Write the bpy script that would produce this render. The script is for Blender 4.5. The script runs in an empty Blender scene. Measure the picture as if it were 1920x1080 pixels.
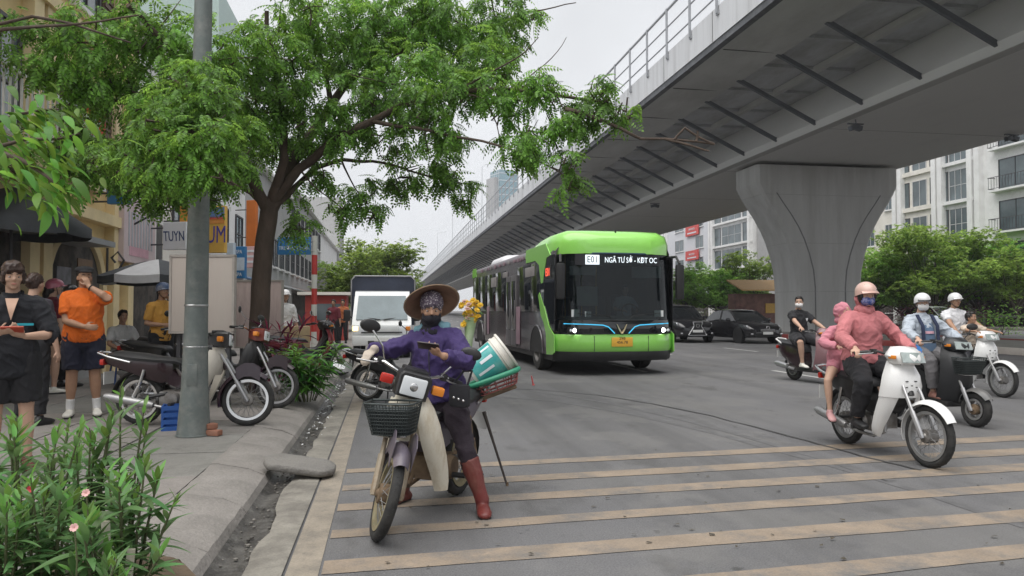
import bpy, bmesh, math, random
import numpy as np
from mathutils import Vector, Matrix, noise, Quaternion
R = math.radians
SC = bpy.context.scene
COL = SC.collection
rng = random.Random(7)
# ---------------------------------------------------------------- camera
FPX, HOR, VPX, CAMH = 1400.0, 582.0, 725.0, 1.42
YAW = math.atan((960 - VPX) / FPX)          # camera looks this far right of the road
PITCH = math.atan((HOR - 540) / FPX)
cam_d = bpy.data.cameras.new('camera')
cam = bpy.data.objects.new('camera', cam_d)
COL.objects.link(cam)
cam.location = (0, 0, CAMH)
cam.rotation_euler = (R(90) + PITCH, 0, -YAW)
cam_d.sensor_width = 36
cam_d.lens = 36 * FPX / 1920
cam_d.clip_end = 3000
cam_d.clip_start = 0.05
SC.camera = cam
# ---------------------------------------------------------------- sky and sun
SUN_EL, SUN_AZ = R(70), R(225)
w = bpy.data.worlds.new('World')
SC.world = w
w.use_nodes = True
nt = w.node_tree
nt.nodes.clear()
out = nt.nodes.new('ShaderNodeOutputWorld')
bg = nt.nodes.new('ShaderNodeBackground')
sky = nt.nodes.new('ShaderNodeTexSky')
sky.sky_type = 'NISHITA'
sky.sun_disc = False
sky.sun_elevation = SUN_EL
sky.sun_rotation = SUN_AZ
sky.dust_density = 1.0
sky.air_density = 1.0
sky.ozone_density = 1.0
hs = nt.nodes.new('ShaderNodeHueSaturation')
hs.inputs['Saturation'].default_value = 0.10
tc = nt.nodes.new('ShaderNodeTexCoord')
nz = nt.nodes.new('ShaderNodeTexNoise')
nz.inputs['Scale'].default_value = 3.2
nz.inputs['Detail'].default_value = 4
mr = nt.nodes.new('ShaderNodeMapRange')
mr.inputs['From Min'].default_value = 0.3
mr.inputs['From Max'].default_value = 0.7
mr.inputs['To Min'].default_value = 0.86
mr.inputs['To Max'].default_value = 1.05
mx = nt.nodes.new('ShaderNodeMix')
mx.data_type = 'RGBA'
mx.blend_type = 'MULTIPLY'
mx.inputs[0].default_value = 1
nt.links.new(tc.outputs['Generated'], nz.inputs['Vector'])
nt.links.new(nz.outputs[0], mr.inputs['Value'])
nt.links.new(sky.outputs[0], hs.inputs['Color'])
cl = nt.nodes.new('ShaderNodeMix')          # an even cloud layer over the clear sky
cl.data_type = 'RGBA'
cl.inputs[0].default_value = 0.82
cl.inputs[7].default_value = (6.35, 6.5, 6.75, 1)
nt.links.new(hs.outputs[0], cl.inputs[6])
nt.links.new(cl.outputs[2], mx.inputs[6])
nt.links.new(mr.outputs[0], mx.inputs[7])
nt.links.new(mx.outputs[2], bg.inputs['Color'])
bg.inputs['Strength'].default_value = 0.0645
nt.links.new(bg.outputs[0], out.inputs['Surface'])
sl = bpy.data.lights.new('sun', 'SUN')
sl.energy = 1.5
sl.angle = R(70)
sl.color = (1.0, 0.97, 0.93)
so = bpy.data.objects.new('sun', sl)
COL.objects.link(so)
# pointing: sun stands to the left and behind the camera, high
az = SUN_AZ
sd = Vector((math.sin(az) * math.cos(SUN_EL), math.cos(az) * math.cos(SUN_EL), math.sin(SUN_EL)))
so.rotation_euler = sd.to_track_quat('Z', 'Y').to_euler()
SC.view_settings.view_transform = 'Standard'
SC.view_settings.look = 'None'
SC.view_settings.exposure = 1.25
SC.view_settings.gamma = 1.0
SC.view_settings.use_curve_mapping = False
try:
    SC.cycles.use_denoising = True
    SC.cycles.max_bounces = 6
    SC.cycles.transparent_max_bounces = 12
    SC.cycles.diffuse_bounces = 5
    SC.cycles.glossy_bounces = 3
    SC.cycles.caustics_reflective = False
    SC.cycles.caustics_refractive = False
except Exception:
    pass

# ---------------------------------------------------------------- measuring helpers (photo 1920x1080)
CM = Matrix.Rotation(-YAW, 3, 'Z') @ Matrix.Rotation(R(90) + PITCH, 3, 'X')
CP = Vector((0, 0, CAMH))
def ray(px, py):
    return CM @ Vector(((px - 960) / FPX, (540 - py) / FPX, -1))
def onz(px, py, z=0.0):
    d = ray(px, py); t = (z - CAMH) / d.z
    return CP + d * t
def onX(px, py, X):
    d = ray(px, py); return CP + d * (X / d.x)
def onY(px, py, Y):
    d = ray(px, py); return CP + d * (Y / d.y)
def ond(px, py, d):
    return CP + ray(px, py) * d
def T(x, y=0, z=0):
    return Matrix.Translation(Vector(x) if not isinstance(x, (int, float)) else Vector((x, y, z)))
def RX(a): return Matrix.Rotation(R(a), 4, 'X')
def RY(a): return Matrix.Rotation(R(a), 4, 'Y')
def RZ(a): return Matrix.Rotation(R(a), 4, 'Z')
def SCL(x, y, z): return Matrix.Diagonal((x, y, z, 1))
I4 = Matrix.Identity(4)

# ---------------------------------------------------------------- materials
MATS = {}
def pm(name, col, rough=0.6, metal=0.0, var=0.12, scale=6.0, bump=0.0, bscale=None, dirt=None, dscale=3.0, damt=0.5,
       coat=0.0, stretch=None, emit=None, island=0.0, spec=None, trans=0.0, fine=0.0, sheen=0.0):
    """procedural material: noise-varied colour, optional second (dirt/wear) colour, bump"""
    if name in MATS: return MATS[name]
    m = bpy.data.materials.new(name); m.use_nodes = True
    n = m.node_tree; b = n.nodes['Principled BSDF']
    b.inputs['Roughness'].default_value = rough
    b.inputs['Metallic'].default_value = metal
    if coat: b.inputs['Coat Weight'].default_value = coat; b.inputs['Coat Roughness'].default_value = 0.08
    if spec is not None: b.inputs['Specular IOR Level'].default_value = spec
    if sheen: b.inputs['Sheen Weight'].default_value = sheen
    c = n.nodes.new('ShaderNodeTexCoord'); src = c.outputs['Object']
    if stretch:
        mp = n.nodes.new('ShaderNodeMapping'); mp.inputs['Scale'].default_value = stretch
        n.links.new(src, mp.inputs['Vector']); src = mp.outputs[0]
    t = n.nodes.new('ShaderNodeTexNoise'); t.inputs['Scale'].default_value = scale
    t.inputs['Detail'].default_value = 5; t.inputs['Roughness'].default_value = 0.62
    n.links.new(src, t.inputs['Vector'])
    r = n.nodes.new('ShaderNodeValToRGB')
    lo = [max(0, x * (1 - var)) for x in col]; hi = [min(1, x * (1 + var)) for x in col]
    r.color_ramp.elements[0].position = 0.3; r.color_ramp.elements[1].position = 0.7
    r.color_ramp.elements[0].color = (*lo, 1); r.color_ramp.elements[1].color = (*hi, 1)
    n.links.new(t.outputs[0], r.inputs[0]); cur = r.outputs[0]
    def mul(cur, val_socket, mode='MULTIPLY', fac=1.0, colr=None):
        x = n.nodes.new('ShaderNodeMix'); x.data_type = 'RGBA'; x.blend_type = mode
        if isinstance(fac, float): x.inputs[0].default_value = fac
        else: n.links.new(fac, x.inputs[0])
        n.links.new(cur, x.inputs[6])
        if colr is not None: x.inputs[7].default_value = (*colr, 1)
        else: n.links.new(val_socket, x.inputs[7])
        return x.outputs[2]
    if dirt is not None:
        t2 = n.nodes.new('ShaderNodeTexNoise'); t2.inputs['Scale'].default_value = dscale
        t2.inputs['Detail'].default_value = 8; t2.inputs['Roughness'].default_value = 0.7
        n.links.new(src, t2.inputs['Vector'])
        m2 = n.nodes.new('ShaderNodeMapRange'); m2.inputs['From Min'].default_value = 0.46; m2.inputs['From Max'].default_value = 0.68
        m2.inputs['To Max'].default_value = damt
        n.links.new(t2.outputs[0], m2.inputs['Value'])
        cur = mul(cur, None, 'MIX', m2.outputs[0], dirt)
    if fine:
        t3 = n.nodes.new('ShaderNodeTexNoise'); t3.inputs['Scale'].default_value = 90; t3.inputs['Detail'].default_value = 3
        n.links.new(c.outputs['Object'], t3.inputs['Vector'])
        m3 = n.nodes.new('ShaderNodeMapRange'); m3.inputs['From Min'].default_value = .3; m3.inputs['From Max'].default_value = .7
        m3.inputs['To Min'].default_value = 1 - fine; m3.inputs['To Max'].default_value = 1 + fine
        n.links.new(t3.outputs[0], m3.inputs['Value']); cur = mul(cur, m3.outputs[0])
    if island:
        g = n.nodes.new('ShaderNodeNewGeometry'); m4 = n.nodes.new('ShaderNodeMapRange')
        m4.inputs['To Min'].default_value = 1 - island; m4.inputs['To Max'].default_value = 1 + island
        n.links.new(g.outputs['Random Per Island'], m4.inputs['Value']); cur = mul(cur, m4.outputs[0])
    n.links.new(cur, b.inputs['Base Color'])
    if bump:
        t5 = n.nodes.new('ShaderNodeTexNoise'); t5.inputs['Scale'].default_value = bscale or scale * 5; t5.inputs['Detail'].default_value = 6
        n.links.new(src, t5.inputs['Vector'])
        bp = n.nodes.new('ShaderNodeBump'); bp.inputs['Strength'].default_value = bump; bp.inputs['Distance'].default_value = 0.02
        n.links.new(t5.outputs[0], bp.inputs['Height']); n.links.new(bp.outputs[0], b.inputs['Normal'])
    if trans: b.inputs['Transmission Weight'].default_value = trans
    if emit:
        b.inputs['Emission Color'].default_value = (*emit[:3], 1); b.inputs['Emission Strength'].default_value = emit[3]
    MATS[name] = m
    return m
def leafmat(name, col, var=0.35, trans=0.45):
    if name in MATS: return MATS[name]
    m = pm(name, col, rough=0.45, var=0.38, scale=0.9, island=var, spec=0.35)
    n = m.node_tree; b = n.nodes['Principled BSDF']; o = n.nodes['Material Output']
    tr = n.nodes.new('ShaderNodeBsdfTranslucent'); ms = n.nodes.new('ShaderNodeMixShader'); ms.inputs[0].default_value = trans
    oi = n.nodes.new('ShaderNodeObjectInfo'); mo = n.nodes.new('ShaderNodeMapRange'); mo.inputs['To Min'].default_value = .62; mo.inputs['To Max'].default_value = 1.3
    h2 = n.nodes.new('ShaderNodeHueSaturation'); mh = n.nodes.new('ShaderNodeMapRange'); mh.inputs['To Min'].default_value = .47; mh.inputs['To Max'].default_value = .515
    n.links.new(oi.outputs['Random'], mo.inputs['Value']); n.links.new(oi.outputs['Random'], mh.inputs['Value'])
    n.links.new(b.inputs['Base Color'].links[0].from_socket, h2.inputs['Color']); n.links.new(mo.outputs[0], h2.inputs['Value']); n.links.new(mh.outputs[0], h2.inputs['Hue']); n.links.new(h2.outputs[0], b.inputs['Base Color'])
    cs = h2.outputs[0]
    hu = n.nodes.new('ShaderNodeHueSaturation'); hu.inputs['Hue'].default_value = 0.475; hu.inputs['Value'].default_value = 1.6
    n.links.new(cs, hu.inputs['Color']); n.links.new(hu.outputs[0], tr.inputs['Color'])
    n.links.new(b.outputs[0], ms.inputs[1]); n.links.new(tr.outputs[0], ms.inputs[2]); n.links.new(ms.outputs[0], o.inputs['Surface'])
    return m
def glassmat(name, tint=(0.02, 0.025, 0.03), alpha=0.55, rough=0.04):
    """window glass: tinted, part see-through, mirror-like at grazing angles"""
    if name in MATS: return MATS[name]
    m = bpy.data.materials.new(name); m.use_nodes = True; n = m.node_tree; b = n.nodes['Principled BSDF']
    b.inputs['Roughness'].default_value = rough; b.inputs['Base Color'].default_value = (*tint, 1)
    b.inputs['Specular IOR Level'].default_value = 0.6
    t = n.nodes.new('ShaderNodeBsdfTransparent'); t.inputs['Color'].default_value = (0.75, 0.82, 0.82, 1)
    ms = n.nodes.new('ShaderNodeMixShader'); ms.inputs[0].default_value = alpha
    n.links.new(t.outputs[0], ms.inputs[1]); n.links.new(b.outputs[0], ms.inputs[2])
    n.links.new(ms.outputs[0], n.nodes['Material Output'].inputs['Surface'])
    MATS[name] = m
    return m

# ---------------------------------------------------------------- mesh builder
class MB:
    def __init__(s): s.v = []; s.f = []
    def add(s, vs, fs, M=None):
        o = len(s.v)
        s.v += [(M @ Vector(p)) if M else Vector(p) for p in vs]
        s.f += [tuple(o + i for i in f) for f in fs]
        return s
    def box(s, c, d, M=None, bev=0.0):
        x, y, z = d[0] / 2, d[1] / 2, d[2] / 2
        Tm = T(*c); Tm = (M @ Tm) if M else Tm
        if not bev:
            vs = [(-x,-y,-z),(x,-y,-z),(x,y,-z),(-x,y,-z),(-x,-y,z),(x,-y,z),(x,y,z),(-x,y,z)]
            return s.add(vs, [(0,3,2,1),(4,5,6,7),(0,1,5,4),(1,2,6,5),(2,3,7,6),(3,0,4,7)], Tm)
        bm = bmesh.new(); bmesh.ops.create_cube(bm, size=1)
        for v in bm.verts: v.co = Vector((v.co.x * d[0], v.co.y * d[1], v.co.z * d[2]))
        bmesh.ops.bevel(bm, geom=bm.edges[:], offset=min(bev, min(d) * 0.49), segments=2, profile=0.6, affect='EDGES')
        bm.verts.index_update()
        s.add([v.co.copy() for v in bm.verts], [tuple(v.index for v in f.verts) for f in bm.faces], Tm); bm.free()
        return s
    def loft(s, rings, caps=True, closed=False, M=None):
        """rings: list of equal-length point lists"""
        n = len(rings[0]); vs = [p for r in rings for p in r]; fs = []
        m = len(rings)
        for i in range(m if closed else m - 1):
            a, b = i * n, ((i + 1) % m) * n
            for j in range(n):
                k = (j + 1) % n
                fs.append((a + j, a + k, b + k, b + j))
        if caps and not closed:
            fs.append(tuple(reversed(range(n)))); fs.append(tuple(range((m - 1) * n, m * n)))
        return s.add(vs, fs, M)
    def sheet(s, rows, th=0.0, M=None):
        """open grid surface from rows of points; th gives it thickness along its normals"""
        n = len(rows[0]); m = len(rows)
        P = [[Vector(p) for p in r] for r in rows]
        fs = [(i*n+j, i*n+j+1, (i+1)*n+j+1, (i+1)*n+j) for i in range(m-1) for j in range(n-1)]
        if not th: return s.add([p for r in P for p in r], fs, M)
        Q = []
        for i in range(m):
            row = []
            for j in range(n):
                du = P[i][min(j+1,n-1)] - P[i][max(j-1,0)]; dv = P[min(i+1,m-1)][j] - P[max(i-1,0)][j]
                nn = du.cross(dv)
                nn = nn.normalized() if nn.length > 1e-9 else Vector((0,0,1))
                row.append(P[i][j] - nn * th)
            Q.append(row)
        o = m * n
        fs2 = fs + [tuple(o + k for k in reversed(f)) for f in fs]
        for j in range(n-1):
            fs2.append((j+1, j, o+j, o+j+1)); a = (m-1)*n
            fs2.append((a+j, a+j+1, o+a+j+1, o+a+j))
        for i in range(m-1):
            fs2.append((i*n, (i+1)*n, o+(i+1)*n, o+i*n)); a = n-1
            fs2.append(((i+1)*n+a, i*n+a, o+i*n+a, o+(i+1)*n+a))
        return s.add([p for r in P for p in r] + [p for r in Q for p in r], fs2, M)
    def tube(s, pts, r, n=8, M=None, closed=False, caps=True):
        pts = [Vector(p) for p in pts]
        rs = r if isinstance(r, (list, tuple)) else [r] * len(pts)
        rings = []; up = None; m = len(pts)
        for i, p in enumerate(pts):
            if closed: d = pts[(i+1) % m] - pts[i-1]
            else: d = pts[min(i+1, m-1)] - pts[max(i-1, 0)]
            d = d.normalized() if d.length > 1e-9 else Vector((0,0,1))
            if up is None:
                up = Vector((0,0,1)) if abs(d.z) < 0.9 else Vector((1,0,0))
            a = (up - d * up.dot(d)); a = a.normalized() if a.length > 1e-6 else d.orthogonal().normalized()
            up = a; b = d.cross(a)
            rings.append([p + (a * math.cos(2*math.pi*k/n) + b * math.sin(2*math.pi*k/n)) * rs[i] for k in range(n)])
        return s.loft(rings, caps=caps, closed=closed, M=M)
    def lathe(s, prof, n=24, M=None, closed=False):
        """profile of (r, z) about local z"""
        rings = [[(r*math.cos(2*math.pi*k/n), r*math.sin(2*math.pi*k/n), z) for k in range(n)] for r, z in prof]
        return s.loft(rings, caps=not closed, closed=closed, M=M)
    def torus(s, Rr, r, n=40, m=10, M=None, sy=1.0):
        """ring about local z"""
        prof = [(Rr + r*math.cos(2*math.pi*k/m), r*sy*math.sin(2*math.pi*k/m)) for k in range(m)]
        return s.lathe(prof, n, M, closed=True)
    def prism(s, poly, h, M=None, bev=0.0):
        """xy polygon extruded from z=-h/2 to h/2"""
        n = len(poly)
        if bev:
            cx = sum(p[0] for p in poly)/n; cy = sum(p[1] for p in poly)/n
            def sh(p):
                v = Vector((p[0]-cx, p[1]-cy)); L = max(v.length, 1e-6); return (cx + v.x*(1-bev/L), cy + v.y*(1-bev/L))
            q = [sh(p) for p in poly]
            rings = [[(x,y,-h/2) for x,y in q], [(x,y,-h/2+bev) for x,y in poly], [(x,y,h/2-bev) for x,y in poly], [(x,y,h/2) for x,y in q]]
        else:
            rings = [[(x,y,-h/2) for x,y in poly], [(x,y,h/2) for x,y in poly]]
        return s.loft(rings, True, False, M)
    def ball(s, c, r, M=None, n=12, m=8):
        rr = r if isinstance(r, (tuple, list)) else (r, r, r)
        rings = []
        for i in range(m+1):
            a = -math.pi/2 + math.pi*i/m
            a = max(min(a, math.pi/2-0.02), -math.pi/2+0.02)
            rings.append([(c[0]+rr[0]*math.cos(a)*math.cos(2*math.pi*k/n), c[1]+rr[1]*math.cos(a)*math.sin(2*math.pi*k/n), c[2]+rr[2]*math.sin(a)) for k in range(n)])
        return s.loft(rings, True, False, M)
    def mesh(s, name, mat=None, smooth=40):
        me = bpy.data.meshes.new(name); me.from_pydata([tuple(v) for v in s.v], [], s.f)
        bm = bmesh.new(); bm.from_mesh(me); bmesh.ops.recalc_face_normals(bm, faces=bm.faces[:]); bm.to_mesh(me); bm.free()
        if smooth:
            me.shade_smooth()
            me.set_sharp_from_angle(angle=R(smooth))
        if mat: me.materials.append(mat)
        return me
    def build(s, name, mat, parent=None, smooth=40, M=None):
        return link(name, s.mesh(name, mat, smooth), parent, M)
def link(name, data, parent=None, M=None):
    o = bpy.data.objects.new(name, data); COL.objects.link(o)
    if parent is not None: o.parent = parent
    if M is not None: o.matrix_local = M
    return o
def tag(o, label=None, cat=None, group=None, kind=None):
    if label: o['label'] = label
    if cat: o['category'] = cat
    if group: o['group'] = group
    if kind: o['kind'] = kind
    return o
def thing(name, label, cat, M=None, group=None):
    o = bpy.data.objects.new(name, None); o.empty_display_size = 0.1; COL.objects.link(o)
    if M is not None: o.matrix_world = M
    return tag(o, label, cat, group)
def structure(name, mb, mat, smooth=0):
    return tag(mb.build(name, mat, None, smooth), kind='structure')
def kids(o): return [c for c in COL.objects if c.parent == o]
def copy_tree(o, label=None, M=None, parent=None):
    c = o.copy(); COL.objects.link(c)
    if parent is not None: c.parent = parent
    if M is not None: c.matrix_world = M
    if label: c['label'] = label
    for k in list(o.children): copy_tree(k, None, None, c)
    return c
FONTMESH = {}
def text(name, s, size, mat, parent, M, extr=0.004, squeeze=1.0, align='CENTER', shear=0.0):
    """raised lettering in local xy plane"""
    cu = bpy.data.curves.new(name, 'FONT'); cu.body = s; cu.size = size; cu.extrude = extr; cu.align_x = align; cu.align_y = 'CENTER'
    cu.shear = shear; cu.resolution_u = 3
    o = bpy.data.objects.new(name, cu); COL.objects.link(o)
    dg = bpy.context.evaluated_depsgraph_get()
    me = bpy.data.meshes.new_from_object(o.evaluated_get(dg)); bpy.data.objects.remove(o); bpy.data.curves.remove(cu)
    me.materials.clear(); me.materials.append(mat)
    for v in me.vertices: v.co.x *= squeeze
    q = bpy.data.objects.new(name, me); COL.objects.link(q)
    q.parent = parent; q.matrix_local = M
    return q
def FACE(p, xdir, ydir=(0, 0, 1)):
    """matrix whose local x runs along xdir, local y along ydir, placed at p"""
    x = Vector(xdir).normalized(); y = Vector(ydir); y = (y - x * y.dot(x)).normalized(); z = x.cross(y)
    m = Matrix((x, y, z)).transposed().to_4x4(); m.translation = Vector(p)
    return m
# ================================================================= ground, road, kerb
def lin(*c): return c
asphalt = pm('asphalt', (0.136, 0.135, 0.139), rough=0.82, var=0.13, scale=0.35, bump=0.5, bscale=85, dirt=(0.175, 0.17, 0.16), dscale=0.5, damt=0.45, fine=0.26)
def asphalt_wear(m):
    """darker wheel tracks along the road, oil drips and small repaired spots"""
    n = m.node_tree; b = n.nodes['Principled BSDF']; cur = b.inputs['Base Color'].links[0].from_socket
    tc_ = n.nodes.new('ShaderNodeTexCoord')
    for (sc_, scale, lo, hi, amt, col) in (((1.1, .035, 1), 1.0, .46, .64, .75, (.088,.087,.088)), ((1, .55, 1), 1.7, .56, .68, .75, (.085,.083,.082)), ((1, 1, 1), 5.5, .66, .72, .75, (.05,.049,.048)), ((1, .8, 1), .55, .54, .58, .28, (.20,.195,.185))):
        mp = n.nodes.new('ShaderNodeMapping'); mp.inputs['Scale'].default_value = sc_; mp.inputs['Location'].default_value = (scale*3.7, scale*9.1, 0)
        t = n.nodes.new('ShaderNodeTexNoise'); t.inputs['Scale'].default_value = scale; t.inputs['Detail'].default_value = 6; t.inputs['Roughness'].default_value = .6
        r = n.nodes.new('ShaderNodeMapRange'); r.inputs['From Min'].default_value = lo; r.inputs['From Max'].default_value = hi; r.inputs['To Max'].default_value = amt
        x = n.nodes.new('ShaderNodeMix'); x.data_type = 'RGBA'; x.inputs[7].default_value = (*col, 1)
        n.links.new(tc_.outputs['Object'], mp.inputs['Vector']); n.links.new(mp.outputs[0], t.inputs['Vector']); n.links.new(t.outputs[0], r.inputs['Value']); n.links.new(r.outputs[0], x.inputs[0]); n.links.new(cur, x.inputs[6]); cur = x.outputs[2]
    n.links.new(cur, b.inputs['Base Color'])
asphalt_wear(asphalt)
earth = pm('earth', (0.12, 0.11, 0.10), rough=0.9, var=0.2, scale=0.2)
pave = pm('paving', (0.235, 0.217, 0.20), rough=0.85, var=0.14, scale=1.4, bump=0.3, bscale=40, dirt=(0.10, 0.095, 0.088), dscale=1.2, damt=0.6, fine=0.12)
kerbm = pm('kerb_concrete', (0.25, 0.232, 0.215), rough=0.85, var=0.14, scale=2.2, bump=0.5, bscale=30, dirt=(0.12, 0.115, 0.105), dscale=2.5, damt=0.6, fine=0.12)
gutm = pm('gutter_mud', (0.055, 0.05, 0.045), rough=0.55, var=0.5, scale=3.0, bump=0.6, bscale=25, dirt=(0.13, 0.125, 0.115), dscale=6.0, damt=0.8, fine=0.3)
gutc = pm('gutter_concrete', (0.24, 0.225, 0.195), rough=0.85, var=0.16, scale=3.0, bump=0.3, dirt=(0.10, 0.09, 0.08), dscale=2.2, damt=0.8, fine=0.12)
paint_y = pm('worn_cream_paint', (0.258, 0.207, 0.157), rough=0.75, var=0.16, scale=3.0, dirt=(0.14, 0.135, 0.13), dscale=2.6, damt=1.0, fine=0.12, bump=0.15, bscale=60)
paint_e = pm('worn_edge_paint', (0.27, 0.235, 0.19), rough=0.78, var=0.12, scale=3.0, dirt=(0.16, 0.145, 0.125), dscale=5.0, damt=0.8, fine=0.12, bump=0.2, bscale=50)
paint_w = pm('white_road_paint', (0.5, 0.5, 0.48), rough=0.7, var=0.1, scale=3.0, dirt=(0.2, 0.2, 0.2), dscale=8.0, damt=0.7)

def sheetrect(x0, x1, y0, y1, z, nx=1, ny=1):
    m = MB()
    xs = [x0 + (x1-x0)*i/nx for i in range(nx+1)]; ys = [y0 + (y1-y0)*j/ny for j in range(ny+1)]
    vs = [(x, y, z) for y in ys for x in xs]
    m.add(vs, [(j*(nx+1)+i, j*(nx+1)+i+1, (j+1)*(nx+1)+i+1, (j+1)*(nx+1)+i) for j in range(ny) for i in range(nx)])
    return m
structure('ground', sheetrect(-900, 900, -200, 1600, -0.12), earth)
structure('road', sheetrect(-0.55, 60, -30, 900, 0.0, 12, 60), asphalt)
PAVX = -1.42     # pavement edge, the kerb slopes from here down to the gutter
PZ = 0.15
# pavement slabs: near ones are single pieces, the rest is one sheet below them
pv = sheetrect(-40, PAVX, -6, 120, PZ - 0.03, 8, 20)
pavement = structure('pavement', pv, pave)
slab_meshes = []
for k in range(4):
    b = MB(); b.box((0, 0, 0), (0.978, 0.978, 0.03), bev=0.004)
    slab_meshes.append(b.mesh('paving_slab', pm('paving_slab_%d' % k, [(0.24,0.22,0.205),(0.222,0.208,0.194),(0.252,0.232,0.214),(0.215,0.209,0.194)][k], rough=0.85, var=0.14, scale=1.3, bump=0.3, bscale=40, dirt=(0.10,0.095,0.088), dscale=1.6, damt=0.6, fine=0.12), 0))
for i in range(5):
    for j in range(20):
        o = link('paving_slab', slab_meshes[rng.randrange(4)], pavement)
        o.location = (PAVX - 0.5 - i, 2.6 + j, PZ - 0.015 + rng.uniform(-0.004, 0.003))
        o.rotation_euler = (rng.uniform(-.004, .004), rng.uniform(-.004, .004), rng.uniform(-.006, .006))
m = sheetrect(-40, PAVX - 5.0, -6, 120, PZ - 0.004, 6, 20); tag(m.build('paving_field', pave, pavement, 0))
m = sheetrect(PAVX - 5.0, PAVX, 22.6, 120, PZ - 0.004, 2, 20); tag(m.build('paving_field', pave, pavement, 0))
m = sheetrect(PAVX - 5.0, PAVX, -6, 2.1, PZ - 0.004, 2, 2); tag(m.build('paving_field', pave, pavement, 0))
# kerb blocks, one object each, sloping profile, slightly uneven
kerb = tag(sheetrect(-1.44, -0.9, -6, 130, -0.06, 1, 20).build('kerb', gutm, None, 0), kind='structure')
prof = [(-1.42, 0.155), (-1.36, 0.16), (-1.12, 0.11), (-0.99, 0.05), (-0.95, -0.02), (-0.95, -0.1), (-1.42, -0.1)]
kbm = []
for k in range(3):
    m = MB(); rows = []
    r2 = random.Random(k)
    for t in range(9):
        y = -0.498 + 0.996 * t / 8
        rows.append([(x + r2.uniform(-.004, .004) * (z > 0), y, z + r2.uniform(-.004, .004) * (z > -.05)) for x, z in prof])
    m.loft(rows); kbm.append(m.mesh('kerb_block', kerbm, 22))
for j in range(60):
    o = link('kerb_block', kbm[rng.randrange(3)], kerb); o.location = (rng.uniform(-.004, .004), -2 + j, rng.uniform(-.003, .003))
# gutter: muddy channel and the rough concrete strip beside it, then the cream edge line
m = MB(); r2 = random.Random(5); rows = []
for j in range(240):
    y = -3 + j * 0.25
    rows.append([(-0.96 + 0.36*i/8, y, 0.006 + (-0.035 if 0 < i < 8 else 0.0) + r2.uniform(-.008, .008) * (0 < i < 8)) for i in range(9)])
m.sheet(rows); structure('gutter', m, gutm, 60)
m = MB(); rows = []
for j in range(300):
    y = -3 + j * 0.2; a = noise.noise((y*0.9, 3.1, 0)) * 0.07 + noise.noise((y*3.3, 7.1, 0)) * 0.05
    rows.append([(-0.77 + a, y, 0.004), (-0.70 + a*0.4, y, 0.016), (-0.62, y, 0.016), (-0.545, y, 0.012)])
m.sheet(rows); structure('gutter_strip', m, gutc, 60)
m = sheetrect(-0.53, -0.355, -3, 90, 0.004, 1, 40); edge = structure('road_edge_line', m, paint_e)
# worn transverse stripes
def stripe_pts(px0, py0, px1, py1): return onz(px0, py0), onz(px1, py1)
m = MB()
for (yl0, yl1, yr0, yr1) in ((1050,1076,956,979),(994,1009,906,921),(946,958.5,869,883.5),(911,921,840.5,853),(881,888.5,816,826.5),(1142,1185,1021,1047)):
    a0, b0 = stripe_pts(640, yl0, 1920, yr0); a1, b1 = stripe_pts(640, yl1, 1920, yr1)
    rows = []
    def ext(a, b, X): return a + (b - a) * ((X - a.x) / (b.x - a.x))
    N = 70; X0, X1 = -0.34, 17.5
    for i in range(N + 1):
        X = X0 + (X1 - X0) * i / N
        p, q = ext(a0, b0, X), ext(a1, b1, X)
        e = noise.noise((X * 2.1, yl0 * .1, 0)) * .012; f = noise.noise((X * 2.3, yl0 * .13, 5)) * .012
        rows.append([(p.x, p.y + e, 0.004), (q.x, q.y + f, 0.004)])
    m.sheet(rows)
structure('rumble_stripes', m, paint_y)
# lane dashes
m = MB()
for X, ys in ((5.9, [16.5 + 9.0*k for k in range(14)]), (9.0, [13.8 + 9.0*k for k in range(14)]), (12.6, [15.0 + 9.0*k for k in range(14)])):
    for y in ys: m.add([(X-.07, y, .004), (X+.07, y, .004), (X+.07, y+2.6, .004), (X-.07, y+2.6, .004)], [(0,1,2,3)])
structure('lane_dashes', m, paint_w)
# crack / joint curving across the carriageway
m = MB(); pts = [onz(x, y) for x, y in ((880,727),(1010,731),(1120,741),(1220,757),(1320,777),(1430,805),(1530,832),(1640,862),(1740,886))]
rows = []
for i in range(len(pts)-1):
    for k in range(8):
        p = pts[i].lerp(pts[i+1], k/8); d = (pts[i+1]-pts[i]).normalized(); nn = Vector((-d.y, d.x, 0))
        wd = 0.018 + 0.012*noise.noise((i+k*.125, 0, 0)); jx = nn * noise.noise(((i+k/8)*3, 2, 0)) * 0.03
        rows.append([p + jx - nn*wd + Vector((0,0,.008)), p + jx + nn*wd + Vector((0,0,.008))])
m.sheet(rows); structure('road_crack', m, pm('tar', (0.07,0.069,0.069), rough=0.7, var=.2))
# faint rubber marks sweeping out of the kerb lane
m = MB(); rb_ = pm('rubber_mark', (0.108,0.107,0.109), rough=.75, var=.15, dirt=(.138,.137,.14), dscale=3, damt=.8)
for off in (0.0, 1.35):
    pts = [onz(x, y) for x, y in ((905,742),(1040,752),(1190,778),(1350,815),(1520,862),(1750,930),(1960,1000))]; rows = []
    for i in range(len(pts)-1):
        for k in range(8):
            p = pts[i].lerp(pts[i+1], k/8) + Vector((0, off, 0)); d = (pts[i+1]-pts[i]).normalized(); nn = Vector((-d.y, d.x, 0)); wd = .05 + .02*noise.noise((i+k*.125, off, 3))
            rows.append([p - nn*wd + Vector((0,0,.0026)), p + nn*wd + Vector((0,0,.0026))])
    m.sheet(rows)
structure('tyre_marks', m, rb_)
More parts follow.
